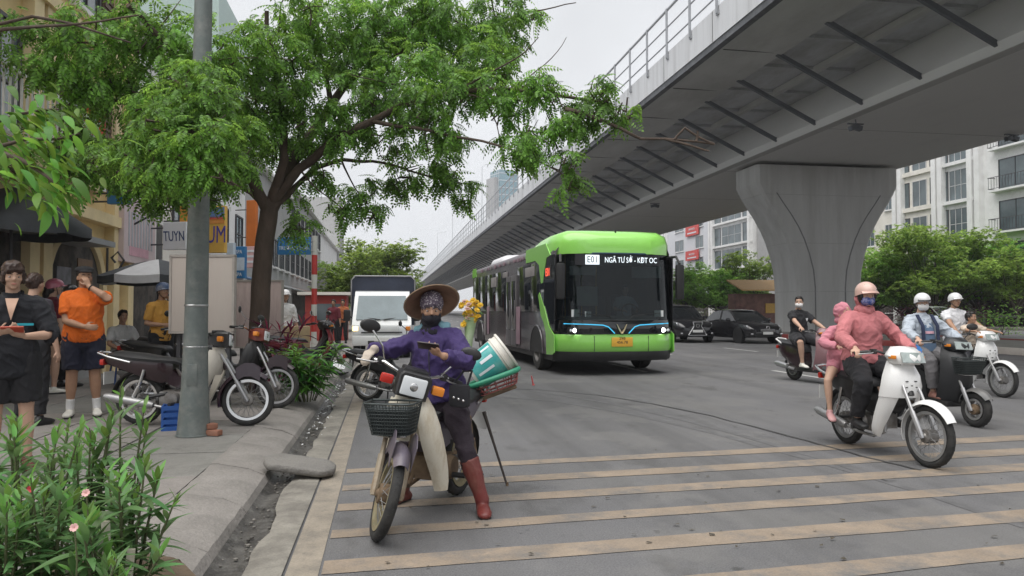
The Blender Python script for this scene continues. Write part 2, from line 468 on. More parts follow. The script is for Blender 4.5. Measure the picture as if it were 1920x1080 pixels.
# litter on road
m = MB(); r2 = random.Random(11)
for k in range(70):
    p = onz(r2.uniform(680, 1900), r2.uniform(760, 1070)); a = r2.uniform(0, 6.3); s_ = r2.uniform(.012, .035)
    m.add([(math.cos(a+t)*s_*q, math.sin(a+t)*s_*q*.5, r2.uniform(0.002,.014)) for t, q in ((0,1),(1.5,.7),(3.1,1),(4.6,.6))], [(0,1,2,3)], T(p.x, p.y, 0.006))
tag(m.build('fallen_leaves', pm('dry_leaf', (0.06,0.05,0.035), var=.4), None, 0), kind='stuff')
m = MB()
for k in range(900):
    y = r2.uniform(1.5, 16); x = -0.93 + 0.34*r2.random(); s_ = r2.uniform(.004, .017)
    m.ball((x, y, -0.018), (s_, s_*r2.uniform(.6,1.2), s_*.6), n=5, m=3)
tag(m.build('gutter_gravel', pm('gravel', (0.15,0.14,0.125), var=.4, island=.5), None, 0), kind='stuff')
# white foam scraps and paper in the gutter
wl = pm('white_scrap', (0.72,0.73,0.74), rough=.6, var=.08)
m = MB()
for k in range(75):
    t = min(1.1, abs(r2.gauss(.75,.28))); y = 5.2 + 8.5*t; x = -0.9 + 0.2*r2.random()**2; s_ = r2.uniform(.006, .03)*(0.4+1.2*t*r2.random())
    h = r2.uniform(.004, .02)
    m.add([(-s_,-s_*.6,0),(s_,-s_*.7,h),(s_*.8,s_,0),(-s_*.7,s_*.8,h*1.3)], [(0,1,2),(0,2,3)], T(x, y, 0.006) @ RZ(r2.uniform(0,360)))
tag(m.build('litter', wl, None, 0), kind='stuff')
def crumpled(name, label, cat, c, sx, sy, h, mat, seed, nx=16, ny=16):
    m = MB(); rows = []
    for i in range(nx):
        u = i/(nx-1)*2-1; row = []
        for j in range(ny):
            v = j/(ny-1)*2-1
            ed = 1 + .18*noise.noise((u*1.7+seed, v*1.7, 0))
            z = max(0.0, (1-max(abs(u),abs(v))**3)) * h * (0.6 + 0.9*noise.noise((u*2.6+seed, v*2.6, 1))) + .012*abs(noise.noise((u*7, v*7, seed))) + 0.012
            row.append((u*sx*ed, v*sy*ed, z))
        rows.append(row)
    m.sheet(rows, 0.004)
    o = m.build(name, mat, None, 50); o.location = c; return tag(o, label, cat)
c = onz(632, 690, PZ); crumpled('plastic_sheet', 'crumpled white plastic sheet lying on the kerb beside the gutter', 'plastic sheet', (c.x-.02, c.y, 0.165), .26, .8, .14, wl, 3)
# concrete slab bridging the gutter
m = MB(); c = onz(563, 872, 0.10)
poly = [(math.cos(a)*0.36 if abs(math.cos(a))<.0 else (0.16*math.copysign(1,math.cos(a)) + 0.14*math.cos(a)), 0.20*math.sin(a)) for a in [2*math.pi*k/28 for k in range(28)]]
poly = [(x + .012*noise.noise((x*9,y*9,0)), y + .012*noise.noise((x*9,y*9,4))) for x, y in poly]
m.prism(poly, 0.06, bev=0.014)
o = m.build('concrete_slab', pm('slab_concrete', (0.20,0.19,0.175), rough=.85, var=.15, scale=5, bump=.5, bscale=40, dirt=(0.11,.105,.1), dscale=5, damt=.6, fine=.12), None, 50)
o.location = (c.x, c.y, 0.10); o.rotation_euler = (R(3), R(9), R(-4)); tag(o, 'rounded grey concrete slab bridging the gutter at the kerb', 'slab')
# median with red and white kerb (far side of this carriageway)
MX0, MX1 = 19.75, 26.2
med = structure('median', sheetrect(MX0 + .2, MX1 - .2, 12, 260, 0.17, 2, 20), pm('median_soil', (0.16,0.15,0.13), var=.25, scale=1.2, bump=.4))
kr = pm('red_kerb_paint', (0.33,0.055,0.05), rough=.6, var=.15, dirt=(0.2,0.1,0.09), damt=.5); kw = pm('white_kerb_paint', (0.55,0.5,0.45), rough=.6, var=.12, dirt=(.3,.27,.24), damt=.5)
bb = MB(); bb.box((0,0,0.1), (.2, .985, .24), bev=.02); mr_ = bb.mesh('kerb_block', kr); bb2 = MB(); bb2.box((0,0,0.1), (.2, .985, .24), bev=.02); mw_ = bb2.mesh('kerb_block', kw)
for X in (MX0 + .1, MX1 - .1):
    for j in range(90):
        o = link('kerb_block', mr_ if (j // 2) % 2 else mw_, med); o.location = (X, 13 + j, 0)
# far pavement
structure('far_pavement', sheetrect(44, 80, 0, 500, 0.16, 4, 40), pave)
m = MB(); m.box((43.9, 250, .08), (.25, 500, .18)); structure('far_kerb', m, kerbm)
# ================================================================= flyover
conc = pm('flyover_concrete', (0.50,0.50,0.49), rough=.8, var=.10, scale=.7, bump=.2, bscale=12, dirt=(0.33,0.325,0.31), dscale=.6, damt=.55, stretch=(1,.4,.5), fine=.06)
conc_d = pm('deck_soffit_concrete', (0.50,0.51,0.53), rough=.85, var=.12, scale=.4, dirt=(0.26,0.25,0.22), dscale=.6, damt=.7, stretch=(1,.4,1))
conc_w = pm('parapet_concrete', (0.64,0.65,0.67), rough=.75, var=.05, scale=.6, dirt=(0.44,0.44,0.45), dscale=1.1, damt=.65, stretch=(1,1.6,.12), fine=.05)
steel = pm('strut_steel', (0.12,0.13,0.145), rough=.55, var=.1, scale=2)
rail_m = pm('rail_steel', (0.36,0.37,0.39), rough=.45, metal=.3, var=.08)
darkband = pm('dark_edge_band', (0.10,0.105,0.115), rough=.8, var=.35, scale=.8, dirt=(.2,.2,.21), dscale=3, damt=.6)  # dark mottled strip along the foot of the parapet
CX = 22.7
FY0, FY1 = -14.0, 420.0
fly = thing('flyover', 'grey concrete elevated road on a flared pier crossing above the carriageway', 'flyover', T(0, 0, 0))
def prof_loft(name, mat, poly, segs=40, y0=FY0, y1=FY1, parent=fly):
    m = MB(); rows = [[(x, y0 + (y1-y0)*k/segs, z) for x, z in poly] for k in range(segs+1)]
    m.loft(rows); return m.build(name, mat, parent, 30)
ZS = 9.10      # box soffit
ZT = 11.25     # deck slab underside
# trapezoidal box
conc_s = pm('girder_concrete', (0.70,0.70,0.69), rough=.8, var=.08, scale=.5, dirt=(0.56,0.555,0.54), dscale=.5, damt=.5, stretch=(1,.3,1), fine=.05)  # lighter copy of the concrete, missing bounce light put into its colour
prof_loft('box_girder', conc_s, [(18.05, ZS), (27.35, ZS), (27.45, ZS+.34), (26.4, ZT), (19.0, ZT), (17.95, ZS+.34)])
# a low lip at the girder's lower corner that the struts spring from
prof_loft('girder_lip', conc, [(17.9, ZS-.012), (18.3, ZS-.012), (18.3, ZS-.05), (17.9, ZS-.03)])
# deck slab with thickened edges
L, Rr = 11.83, 2*CX - 11.83
prof_loft('deck_slab', conc_d, [(14.6, ZT+.003), (2*CX-14.6, ZT+.003), (2*CX-14.6, ZT+.3), (14.6, ZT+.3)])
for sgn in (-1, 1):
    f = lambda x: CX + sgn*(CX - x)
    prof_loft('edge_beam', conc, [(f(12.15), 11.12), (f(14.62), 11.05), (f(14.62), 11.56), (f(12.15), 11.56)])
    prof_loft('parapet', conc_w, [(f(L), 11.32), (f(L), 12.49), (f(L+.22), 12.49), (f(L+.3), 11.58), (f(L+.33), 11.32)])
    prof_loft('drip_groove', darkband, [(f(L+.04), 11.08), (f(L+.04), 11.315), (f(L+.3), 11.315), (f(L+.3), 11.08)])
# inclined struts, one object each where they show
sm = MB(); a, b = Vector((14.5, 0, 11.10)), Vector((18.02, 0, 9.40)); d = (b-a).normalized(); nrm = Vector((d.z, 0, -d.x))
if nrm.z > 0: nrm = -nrm
w_ = .065
sm.loft([[p + Vector((0, -w_, 0)) - nrm*.07, p + Vector((0, w_, 0)) - nrm*.07, p + Vector((0, w_, 0)) + nrm*.09, p + Vector((0, -w_, 0)) + nrm*.09] for p in (a - d*.02, b + d*.02)])
me = sm.mesh('strut', steel, 0)
sm2 = MB(); sm2.add([(2*CX - v.x, v.y, v.z) for v in sm.v], sm.f); me2 = sm2.mesh('strut', steel, 0)
y = 9.85
k = 0
while y < 300:
    o = link('strut', me, fly); o.location = (0, y, 0)
    if k < 40:
        o = link('strut', me2, fly); o.location = (0, y, 0)
    y += 3.2; k += 1
# cross ribs under the deck slab between the struts
rm = MB(); rm.box((16.7, 0, ZT-.06), (4.1, .16, .12)); rme = rm.mesh('deck_rib', conc_d, 0)
for k in range(50):
    o = link('deck_rib', rme, fly); o.location = (0, 11.45 + 3.2*k, 0)
prof_loft('drain_pipe', conc, [(16.9, ZT-.25), (17.15, ZT-.25), (17.15, ZT-.02), (16.9, ZT-.02)])
# railing on both parapets
for sgn in (-1, 1):
    f = lambda x: CX + sgn*(CX - x)
    for z, r_ in ((12.86, .035), (13.55, .035), (14.30, .06)):
        m = MB(); m.tube([(f(L-.02), FY0 + 10*k, z) for k in range(44)], r_, 6); m.build('railing_bar', rail_m, fly)
pmesh = MB(); pmesh.box((0,0,1.02), (.07,.11,2.14)); pmesh.box((.03,0,-.02), (.06,.2,.16)); pmesh = pmesh.mesh('railing_post', rail_m, 0)
for sgn in (-1, 1):
    for k in range(110 if sgn < 0 else 40):
        o = link('railing_post', pmesh, fly); o.location = (CX + sgn*(CX-L+.06), 15.4 + 2.45*k, 12.25)
# pier: stem flaring into a hammerhead, grooved face
conc_p = pm('pier_concrete', (0.50,0.50,0.49), rough=.8, var=.08, scale=1.2, bump=.2, bscale=14, dirt=(0.37,0.365,0.35), dscale=.9, damt=.6, stretch=(1.6,1.6,.16), fine=.05)
def pier(Y, label=None):
    p = tag(bpy.data.objects.new('pier', None)); COL.objects.link(p); p.parent = fly; p.location = (CX, Y, 0)
    lev = [(0.0,1.82),(2.6,1.82),(3.5,1.9),(4.33,2.1),(5.1,2.36),(5.76,2.66),(6.4,3.04),(6.95,3.42),(7.48,3.76),(7.9,3.98),(8.02,4.02),(8.92,4.02)]
    def half(t): return t
    m = MB(); ty = 1.25; rows = []
    for z, h in lev:
        ch = .16
        rows.append([(-h+ch,-ty,z),(h-ch,-ty,z),(h,-ty+ch,z),(h,ty-ch,z),(h-ch,ty,z),(-h+ch,ty,z),(-h,ty-ch,z),(-h,-ty+ch,z)])
    m.loft(rows); st_ = m.build('stem', conc_p, p, 25)
    for z in (2.4, 4.9, 7.4):
        hz = float(np.interp(z, [a for a,_ in lev], [b for _,b in lev])); m = MB(); m.box((0,-ty-.001,z), (2*hz-.36,.006,.018)); m.box((-hz-.001,0,z), (.006,2*ty-.36,.018)); m.build('pour_joint', pm('pour_line', (.36,.36,.35), rough=.9), p, 0)
    # dark strips on the face, groove shade put in the colour, following the flare
    g = pm('groove_shade_paint', (0.19,0.19,0.19), var=.2)
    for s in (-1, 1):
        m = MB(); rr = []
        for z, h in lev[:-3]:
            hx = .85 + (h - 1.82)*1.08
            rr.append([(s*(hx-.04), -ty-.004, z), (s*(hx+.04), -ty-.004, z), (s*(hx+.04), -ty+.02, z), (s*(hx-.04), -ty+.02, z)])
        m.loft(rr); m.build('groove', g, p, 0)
    m = MB()
    for x in (-2.6, -.9, .9, 2.6): m.box((x, 0, 9.005), (.7, .8, .19))
    m.build('bearing', steel, p, 0)
    m = MB(); m.box((0,0,.14), (6.2, 3.2, .3), bev=.04); m.build('footing', kerbm, p)
    return p
for Y in (36.7, 72.7, 108.7, 144.7): pier(Y)
# construction joints on parapet and soffit, with rust-dark sealant
seal = pm('joint_sealant', (0.13,0.13,0.128), rough=.9, var=.2)
jm = MB(); jm.box((L-.0, 0, 11.9), (.012, .03, 1.15)); jme = jm.mesh('parapet_joint', seal, 0)
jm = MB(); jm.box((CX, 0, ZS-.001), (9.2, .022, .006)); jme2 = jm.mesh('soffit_joint', seal, 0)
jm = MB(); jm.box((13.4, 0, 11.075), (2.3, .022, .03)); jme3 = jm.mesh('edge_joint', seal, 0)
for k in range(34):
    o = link('parapet_joint', jme, fly); o.location = (-.004, 11.0 + 4.9*k, 0)
    o = link('edge_joint', jme3, fly); o.location = (0, 11.0 + 4.9*k, 0)
    if k % 2: o = link('soffit_joint', jme2, fly); o.location = (0, 14.0 + 4.9*k, 0)
# hanging loudspeaker boxes / brackets under the girder
def bracket(px, py, nm, label, drop, flip=1):
    q = onz(px, py, ZS - drop)
    t = thing(nm, label, 'equipment box', T(q.x, q.y, ZS))
    m = MB(); m.tube([(0,0,-.05),(.02,0,-drop*.5),(0,.0,-drop+.1)], .025, 6); m.build('hanger', steel, t)
    m = MB()
    for s in (-1, 1): m.box((s*.2, 0, -drop), (.3,.22,.2), M=RY(14*s), bev=.03)
    m.build('box_body', steel, t); m = MB(); m.box((0,0,-drop+.12), (.7,.06,.05)); m.build('crossbar', steel, t)
bracket(1604, 238, 'hanging_box', 'dark twin equipment box hanging from a hooked bracket at the girder edge', .35)
bracket(1897, 258, 'hanging_box', 'dark equipment box fixed under the girder near the white apartment block', .2)
bracket(1228, 385, 'hanging_box', 'small dark equipment box under the girder above the bus roof', .2)
# street lamps standing on the flyover edge
lampm = pm('lamp_pole_paint', (0.62,0.64,0.66), rough=.5, var=.05)
for d, lab in ((28.0, 'pale lamp post on the flyover, nearest the camera, its head out of view'), (62.5, 'thin pale lamp post on the flyover seen through the tree branches'), (98, 'tall lamp post on the flyover just left of the blue glass tower'),
               (142, 'lamp post on the flyover, second to the left of the blue tower'), (184, 'faint lamp post on the flyover, third to the left of the blue tower'), (232, 'distant lamp post on the flyover, fourth from the blue tower'), (290, 'smallest and farthest lamp post on the flyover')):
    X = L + .5; Yl = (d - X*math.sin(YAW))/math.cos(YAW)
    t = thing('street_lamp', lab, 'street lamp', T(X, Yl, 12.3), 'lamp posts along the flyover')
    m = MB(); m.tube([(0,0,0),(0,0,4),(0,0,8.1)], [.10,.085,.06], 8); m.build('pole', lampm, t)
    m = MB(); m.tube([(0,0,8.0),(.3,0,8.35),(1.0,0,8.5),(1.7,0,8.55)], .045, 6); m.build('arm', lampm, t)
    m = MB(); m.box((2.0,0,8.57), (.75,.26,.1), bev=.04); m.build('lamp_head', lampm, t)
# ================================================================= thin humid air
m = MB(); m.box((60, 330, 41), (700, 800, 84.4))
hz_ = bpy.data.materials.new('humid_air'); hz_.use_nodes = True; n_ = hz_.node_tree; n_.nodes.clear()
o_ = n_.nodes.new('ShaderNodeOutputMaterial'); v_ = n_.nodes.new('ShaderNodeVolumePrincipled')
v_.inputs['Color'].default_value = (.93, .95, 1, 1); v_.inputs['Density'].default_value = 0.0006; v_.inputs['Anisotropy'].default_value = 0.2
n_.links.new(v_.outputs[0], o_.inputs['Volume'])
tag(m.build('haze', hz_, None, 0), kind='stuff')
# ================================================================= bus, truck, cars
black_p = pm('black_plastic', (0.018,0.018,0.019), rough=.5, var=.15, scale=8)
rubber = pm('tyre_rubber', (0.022,0.022,0.022), rough=.85, var=.2, scale=12, dirt=(.07,.065,.06), dscale=6, damt=.5)
chrome = pm('chrome', (0.62,0.62,0.62), rough=.2, metal=1, var=.06)
alu = pm('aluminium', (0.45,0.45,0.46), rough=.38, metal=.8, var=.1, dirt=(.25,.24,.22), damt=.4)
green_p = pm('bus_green_paint', (0.30,0.70,0.13), rough=.26, var=.03, coat=.5)
grey_w = pm('bus_grey_wrap', (0.062,0.059,0.064), rough=.2, var=.15, scale=.9, stretch=(1,1,.5), dirt=(.13,.10,.115), dscale=1.4, damt=.6, coat=.5)
blackgl = pm('black_glass', (0.010,0.012,0.014), rough=.06, var=.1, spec=.7)
wind_g = glassmat('windscreen_glass', (0.012,0.016,0.02), .36)
side_g = glassmat('bus_side_glass', (0.03,0.03,0.034), .5)
led_w = pm('led_white', (0.7,0.75,.8), emit=(0.85,0.95,1,.42))
led_hl = pm('headlamp_glow', (1,1,1), emit=(1,1,1,5))
led_bl = pm('led_blue_line', (0.05,.3,.45), emit=(0.05,.45,.75,.45), rough=.4)
led_rd = pm('led_red', (0.6,.08,.04), emit=(1,.12,.06,.6))
gold = pm('brushed_gold', (0.62,0.52,0.33), rough=.3, metal=.8, var=.05)
plate_y = pm('yellow_plate', (0.75,0.42,0.05), rough=.5, var=.05)
plate_w = pm('white_plate', (0.75,0.75,0.73), rough=.5, var=.05)
ink = pm('dark_ink', (0.02,.02,.025), rough=.6)
pinkv = pm('pink_vinyl', (0.30,0.20,0.24), rough=.45, var=.25, scale=3)
greyv = pm('grey_vinyl', (0.30,0.28,0.28), rough=.45, var=.2, scale=3)
lens_c = pm('clear_lens', (0.75,0.78,0.8), rough=.12, var=.08, spec=.8)
amber = pm('amber_lens', (0.75,0.25,0.03), rough=.2, var=.1)
redlens = pm('red_lens', (0.5,0.03,0.02), rough=.2, var=.1)
mirror_g = pm('mirror_glass', (0.55,0.57,0.6), rough=.04, metal=1, var=.03)

def vwheel(parent, c, rad, wd, side, rimmat, nsp=5, name='wheel', rimr=.62):
    """road wheel, axle along local y; side=+1/-1 is the outer face direction"""
    M = T(*c) @ RX(-90 if side > 0 else 90)
    t = MB(); prof = [(rad*rimr, -wd/2), (rad*.93, -wd/2), (rad, -wd*.32), (rad, wd*.32), (rad*.93, wd/2), (rad*rimr, wd/2)]
    t.lathe(prof, 32, closed=True); wh = t.build(name, rubber, parent, 30, M)
    m = MB(); m.lathe([(rad*rimr*1.02, -wd*.45), (rad*rimr*1.02, wd*.47), (rad*rimr*.93, wd*.49), (rad*rimr*.86, wd*.3), (rad*rimr*.3, wd*.22), (.05, wd*.22)], 28)
    m.build('rim', black_p if nsp else rimmat, wh)
    m = MB()
    for k in range(nsp):
        a = 2*math.pi*k/nsp
        m.box((rad*rimr*.5, 0, wd*.33), (rad*rimr*.92, rad*.17, .03), M=RZ(math.degrees(a)), bev=.01)
    m.lathe([(.0, wd*.3), (rad*.13, wd*.3), (rad*.12, wd*.42), (.005, wd*.44)], 16)
    m.lathe([(rad*rimr*.9, wd*.42), (rad*rimr*1.0, wd*.42), (rad*rimr*1.0, wd*.5), (rad*rimr*.9, wd*.5)], 28, closed=True)
    m.build('hub_cap', rimmat, wh)
    return wh
def camframe(px, d, z=0.0):
    p = CP + ray(px, HOR) * d; return Vector((p.x, p.y, z))
def headM(p, hx, hy): return T(p.x, p.y, p.z) @ Matrix.Rotation(math.atan2(hy, hx), 4, 'Z')
def cam2world(xc, d):  # direction
    s, c = math.sin(YAW), math.cos(YAW); return Vector((xc*c + d*s, d*c - xc*s, 0))

# ---- the bus
BW, BL = 2.78, 12.0; HW = BW/2
hd = cam2world(math.sin(R(12)), -math.cos(R(12)))
F = camframe(1049, 16.0)
left_dir = Vector((-hd.y, hd.x, 0))
C0 = F - hd*(BL/2) + left_dir*HW
bus = thing('bus', 'bright green and grey city bus with a lit route display over its windscreen', 'bus', headM(C0, hd.x, hd.y))
bus_body_grey = grey_w
def bsec(x, w, z0, z1, zr, wr):
    """rounded body cross-section at x"""
    return [(x,-w,z0),(x,-w,z1),(x,-w+.05,z1+(zr-z1)*.45),(x,-wr-.12,zr-.05),(x,-wr,zr),(x,wr,zr),(x,wr+.12,zr-.05),(x,w-.05,z1+(zr-z1)*.45),(x,w,z1),(x,w,z0)]
m = MB(); m.loft([bsec(-5.98,HW-.12,.5,2.6,2.88,.9), bsec(-5.85,HW-.01,.42,2.7,2.97,.95), bsec(5.35,HW-.01,.42,2.7,2.97,.95), bsec(5.55,HW-.06,.42,2.7,2.97,.95)], caps=False)
m.add(bsec(-5.98,HW-.12,.5,2.6,2.88,.9), [tuple(range(10))])
# wheel recesses are dark boxes set proud; the shell itself
body = m.build('body', grey_w, bus, 35)
m = MB(); m.box((-.2, 0, .40), (11.2, BW-.12, .22)); m.build('underbody', black_p, bus)
# glazing band of dark glass along both sides, separate panes with thin posts
for s in (-1, 1):
    xs = [-5.5, -4.1, -2.75, -1.3, .25, 1.85, 3.4, 4.75]
    for a, b in zip(xs[:-1], xs[1:]):
        if s < 0 and abs((a+b)/2 - 1.05) < .3: continue
        m = MB(); m.box(((a+b)/2, s*(HW-.004), 1.98), (b-a-.05, .03, 1.18), bev=.008); m.build('window', side_g if s > 0 else blackgl, bus)
# curved front: rows follow a rounded nose
def nose(z, bulge=0.0):
    out_ = []
    for i in range(25):
        u = -1 + 2*i/24; y = HW*math.copysign(abs(u)**.9, u)
        x = 6.0 - .5*abs(u)**4.5 - .05*abs(u)**2 + bulge - .10*max(0, (z-1.0))/1.7
        out_.append((x, y, z))
    return out_
def nsheet(name, mat, zs, bul=None, th=.03, rng_=(0, 25), parent=bus):
    m = MB(); m.sheet([nose(z, (bul[i] if bul else 0))[rng_[0]:rng_[1]] for i, z in enumerate(zs)], th); return m.build(name, mat, parent, 50)
ws = nsheet('windscreen', wind_g, [1.22,1.5,1.8,2.1,2.4,2.66], th=.012)
nsheet('front_panel', blackgl, [.90,1.0,1.1,1.21], [.02,.03,.03,.015])
nsheet('bumper', green_p, [.52,.58,.75,.88,.905], [.0,.05,.055,.04,.0], th=.06)
nsheet('bumper_lip', black_p, [.32,.36,.5,.53], [-.06,-.02,.01,.0], th=.05)
# green roof cap, raised at the front, with downward points over the side glass
m = MB()
def cap(x, w, z0, z1, wr): return [(x,-w,z0),(x,-w,z0+(z1-z0)*.45),(x,-w+.07,z0+(z1-z0)*.8),(x,-wr,z1-.015),(x,-wr*.5,z1),(x,wr*.5,z1),(x,wr,z1-.015),(x,w-.07,z0+(z1-z0)*.8),(x,w,z0+(z1-z0)*.45),(x,w,z0)]
m.loft([cap(2.7,HW-.02,2.72,2.985,1.0), cap(3.4,HW+.006,2.66,3.05,1.02), cap(4.2,HW+.01,2.66,3.17,1.05), cap(5.0,HW+.006,2.66,3.22,1.05), cap(5.45,HW-.05,2.66,3.21,1.05), cap(5.75,HW-.24,2.66,3.13,.95), cap(5.87,HW-.55,2.66,3.0,.75), cap(5.90,.8,2.665,2.82,.6)])
m.build('roof_cap', green_p, bus, 50)
def side_poly(name, mat, pts, s, th=.02, off=.012):
    m = MB(); m.prism([(x, z) for x, z in pts], th, M=T(0, s*(HW+off), 0) @ RX(90)); return m.build(name, mat, bus, 30)
for s in (-1, 1):
    side_poly('front_side_glass', blackgl, [(4.78,1.3),(5.6,.95),(5.62,2.66),(4.5,2.66),(4.3,2.45),(4.78,2.4)], s, .02, -.004)
    side_poly('roof_point', green_p, [(2.9,2.95),(4.9,2.95),(5.3,2.66),(4.95,2.62),(4.62,2.06),(4.45,2.05),(4.25,2.5),(3.9,2.62),(2.9,2.62)], s, .02, .008)
    side_poly('swoosh', green_p, [(4.20,1.78),(4.32,1.84),(4.75,1.50),(5.2,1.05),(5.62,.88),(5.62,.50),(5.5,.45),(4.98,.42),(4.92,.9),(4.7,1.15),(4.45,1.3)], s, .022, .012)
    side_poly('rear_corner', green_p, [(-5.9,2.6),(-5.1,2.62),(-5.1,2.93),(-5.75,2.93),(-5.9,2.85)], s, .02, .0)
    # wheel arch recess and arch lip
    for xw in (3.98, -4.1):
        side_poly('wheel_arch', black_p, [(xw+.62*math.cos(a), .42+.62*math.sin(a)) for a in [math.pi*k/14 for k in range(15)]], s, .02, .0)
        mm = MB(); mm.tube([(xw+.64*math.cos(math.pi*k/14), s*(HW+.01), .42+.64*math.sin(math.pi*k/14)) for k in range(15)], .025, 6); mm.build('arch_lip', grey_w, bus)
        vwheel(bus, (xw, s*(HW-.14), .48), .48, .28, s, pm('bus_rim', (.30,.29,.28), rough=.5, metal=.4, var=.15, dirt=(.12,.11,.1), damt=.6), 0, rimr=.6)
# roof fairing with ghosted pink lettering blocks, air-conditioning pod
m = MB(); m.loft([cap(-5.6,HW-.03,2.72,2.93,.95), cap(2.7,HW-.03,2.72,2.99,.98)]); m.build('roof_fairing', pm('fairing_wrap', (0.14,0.12,0.135), rough=.4, var=.2, scale=1.2), bus, 40)
m = MB(); m.loft([cap(-4.9,.7,2.9,3.05,.45), cap(-4.5,.95,2.9,3.25,.7), cap(-2.9,.95,2.9,3.27,.7), cap(-2.3,.75,2.9,3.02,.5)]); m.build('air_conditioner', pm('pod_white', (.66,.66,.68), rough=.4, var=.05), bus, 50)
r2 = random.Random(4)
for s in (-1,):
    x = 2.5
    while x > -4.6:
        wd = r2.uniform(.18,.34); hh = r2.uniform(.13,.2)
        m = MB(); m.box((x, s*(HW+.0), 2.775+r2.uniform(-.01,.01)), (wd, .012, hh*.62), bev=.005); o = m.build('vinyl_patch', r2.choice([pinkv, pinkv, greyv]), bus); x -= wd + r2.uniform(.06,.5)
    for x, z, wd, hh, mt in ((3.3,2.38,1.0,.24,greyv),(-1.6,2.3,.9,.3,greyv),(.2,2.45,.7,.16,greyv),(1.9,1.02,.55,1.0,pinkv),(-2.6,1.1,.4,.9,pinkv),(-3.2,.95,.3,.7,greyv)):
        m = MB(); m.box((x, s*(HW+.014), z), (wd, .012, hh), bev=.005); m.build('vinyl_patch', mt, bus)
    # double door
    for x in (.72, 1.40):
        m = MB(); m.box((x, s*(HW+.004), 1.42), (.66, .05, 1.92), bev=.03); dr = m.build('door', pm('door_wrap', (0.115,0.108,0.115), rough=.4, var=.2, scale=1.5), bus)
        m = MB(); m.box((x, s*(HW+.03), 1.55), (.46, .012, 1.35), bev=.02); m.build('door_glass', blackgl, dr)
        m = MB(); m.tube([(x+.26, s*(HW+.05), .9), (x+.26, s*(HW+.05), 1.7)], .012, 6); m.build('door_handle', alu, dr)
    # side route display behind the front side glass
    text('route_display', 'E01', .26, led_rd, bus, FACE((5.06, s*(HW+.012), 2.28), (1,0,0) if s < 0 else (-1,0,0)), .004)
    m = MB(); m.box((5.06, s*(HW+.008), 2.29), (.62, .006, .30)); m.build('display_board', black_p, bus)
# destination display, text facing forward
def fx(z, y=0): return 6.0 - .10*max(0, z-1)/1.7
m = MB(); m.box((fx(2.53)-.06, -.02, 2.53), (.04, 1.95, .24)); dsp = m.build('destination_display', ink, bus)
F_ = (0, 1, 0)
m = MB(); m.box((fx(2.53)+.004, -.62, 2.525), (.008, .32, .21), bev=.003); m.build('route_box', led_w, bus)
text('route_number', 'E01', .20, ink, bus, FACE((fx(2.53)+.014, -.62, 2.525), F_), .004, .85)
text('destination_lettering', 'NGÃ TƯ SỞ - KĐT OC', .17, led_w, bus, FACE((fx(2.53)+.006, .27, 2.52), F_), .003, .72)
# blue light line, V emblem, headlamps, plate, wipers, mirrors
def fp(y, z, b=.05):
    u = abs(y)/HW; return (6.0 - .5*u**4.5 - .05*u**2 + b - .10*max(0, z-1)/1.7, y, z)
for s in (-1, 1):
    m = MB(); m.tube([fp(s*.16, .92), fp(s*.22, .98), fp(s*.30, 1.06), fp(s*.42, 1.10), fp(s*.7, 1.115), fp(s*1.0, 1.125), fp(s*1.22, 1.13)], .011, 6); m.build('light_line', led_bl, bus)
    m = MB(); m.tube([fp(s*.005, .915, .06), fp(s*.055, 1.0, .06), fp(s*.115, 1.12, .06)], [.02,.018,.008], 6); m.build('emblem_stroke', gold, bus)
    hl = MB(); hl.box((0,0,0), (.06,.34,.13), bev=.025); h = hl.build('headlight', black_p, bus, 40, T(*fp(s*1.03, .985, .03)) @ RZ(-s*22))
    m = MB(); m.ball((.03, 0, 0), (.02,.052,.048)); m.build('headlight_lens', led_hl if s < 0 else led_hl, h)
    m = MB(); m.ball((.028, .11*s, .0), (.015,.035,.033)); m.ball((.028, -.11*s, .0), (.015,.035,.033)); m.build('side_lens', lens_c, h)
    # mirror: arm and tall housing
    m = MB(); m.tube([(5.6, s*1.25, 2.6), (5.9, s*1.34, 2.62), (6.02, s*1.37, 2.45)], .03, 8); mi = m.build('mirror', black_p, bus)
    m = MB(); m.box((6.02, s*1.37, 2.05), (.12,.19,.78), bev=.05); m.build('mirror_housing', black_p, mi)
    m = MB(); m.tube([fp(s*.2, 1.22, .02), fp(s*.28, 1.30, .03), fp(s*.95, 1.36, .03)], .012, 5); m.build('wiper', black_p, bus)
pl = MB(); pl.box((0,0,0), (.02,.48,.2), bev=.006); pl = pl.build('number_plate', plate_y, bus, 30, T(6.07, .0, .735))
text('plate_lettering', '29B\n456.78', .085, ink, pl, FACE((.0115, 0, .035), F_), .002, 1.1)
m = MB(); m.tube([fp(-1.2, 2.665, .01), fp(-.6, 2.67, .015), fp(0, 2.67, .015), fp(.6, 2.67, .015), fp(1.2, 2.665, .01)], .018, 6); m.build('windscreen_trim', pm('trim_blue', (.03,.06,.11), rough=.3), bus)
# panel gaps on the bumper
for y in (-.62, .62):
    m = MB(); m.box((fp(y,.7,.052)[0]+.004, y, .7), (.01, .012, .34)); m.build('panel_gap', black_p, bus)
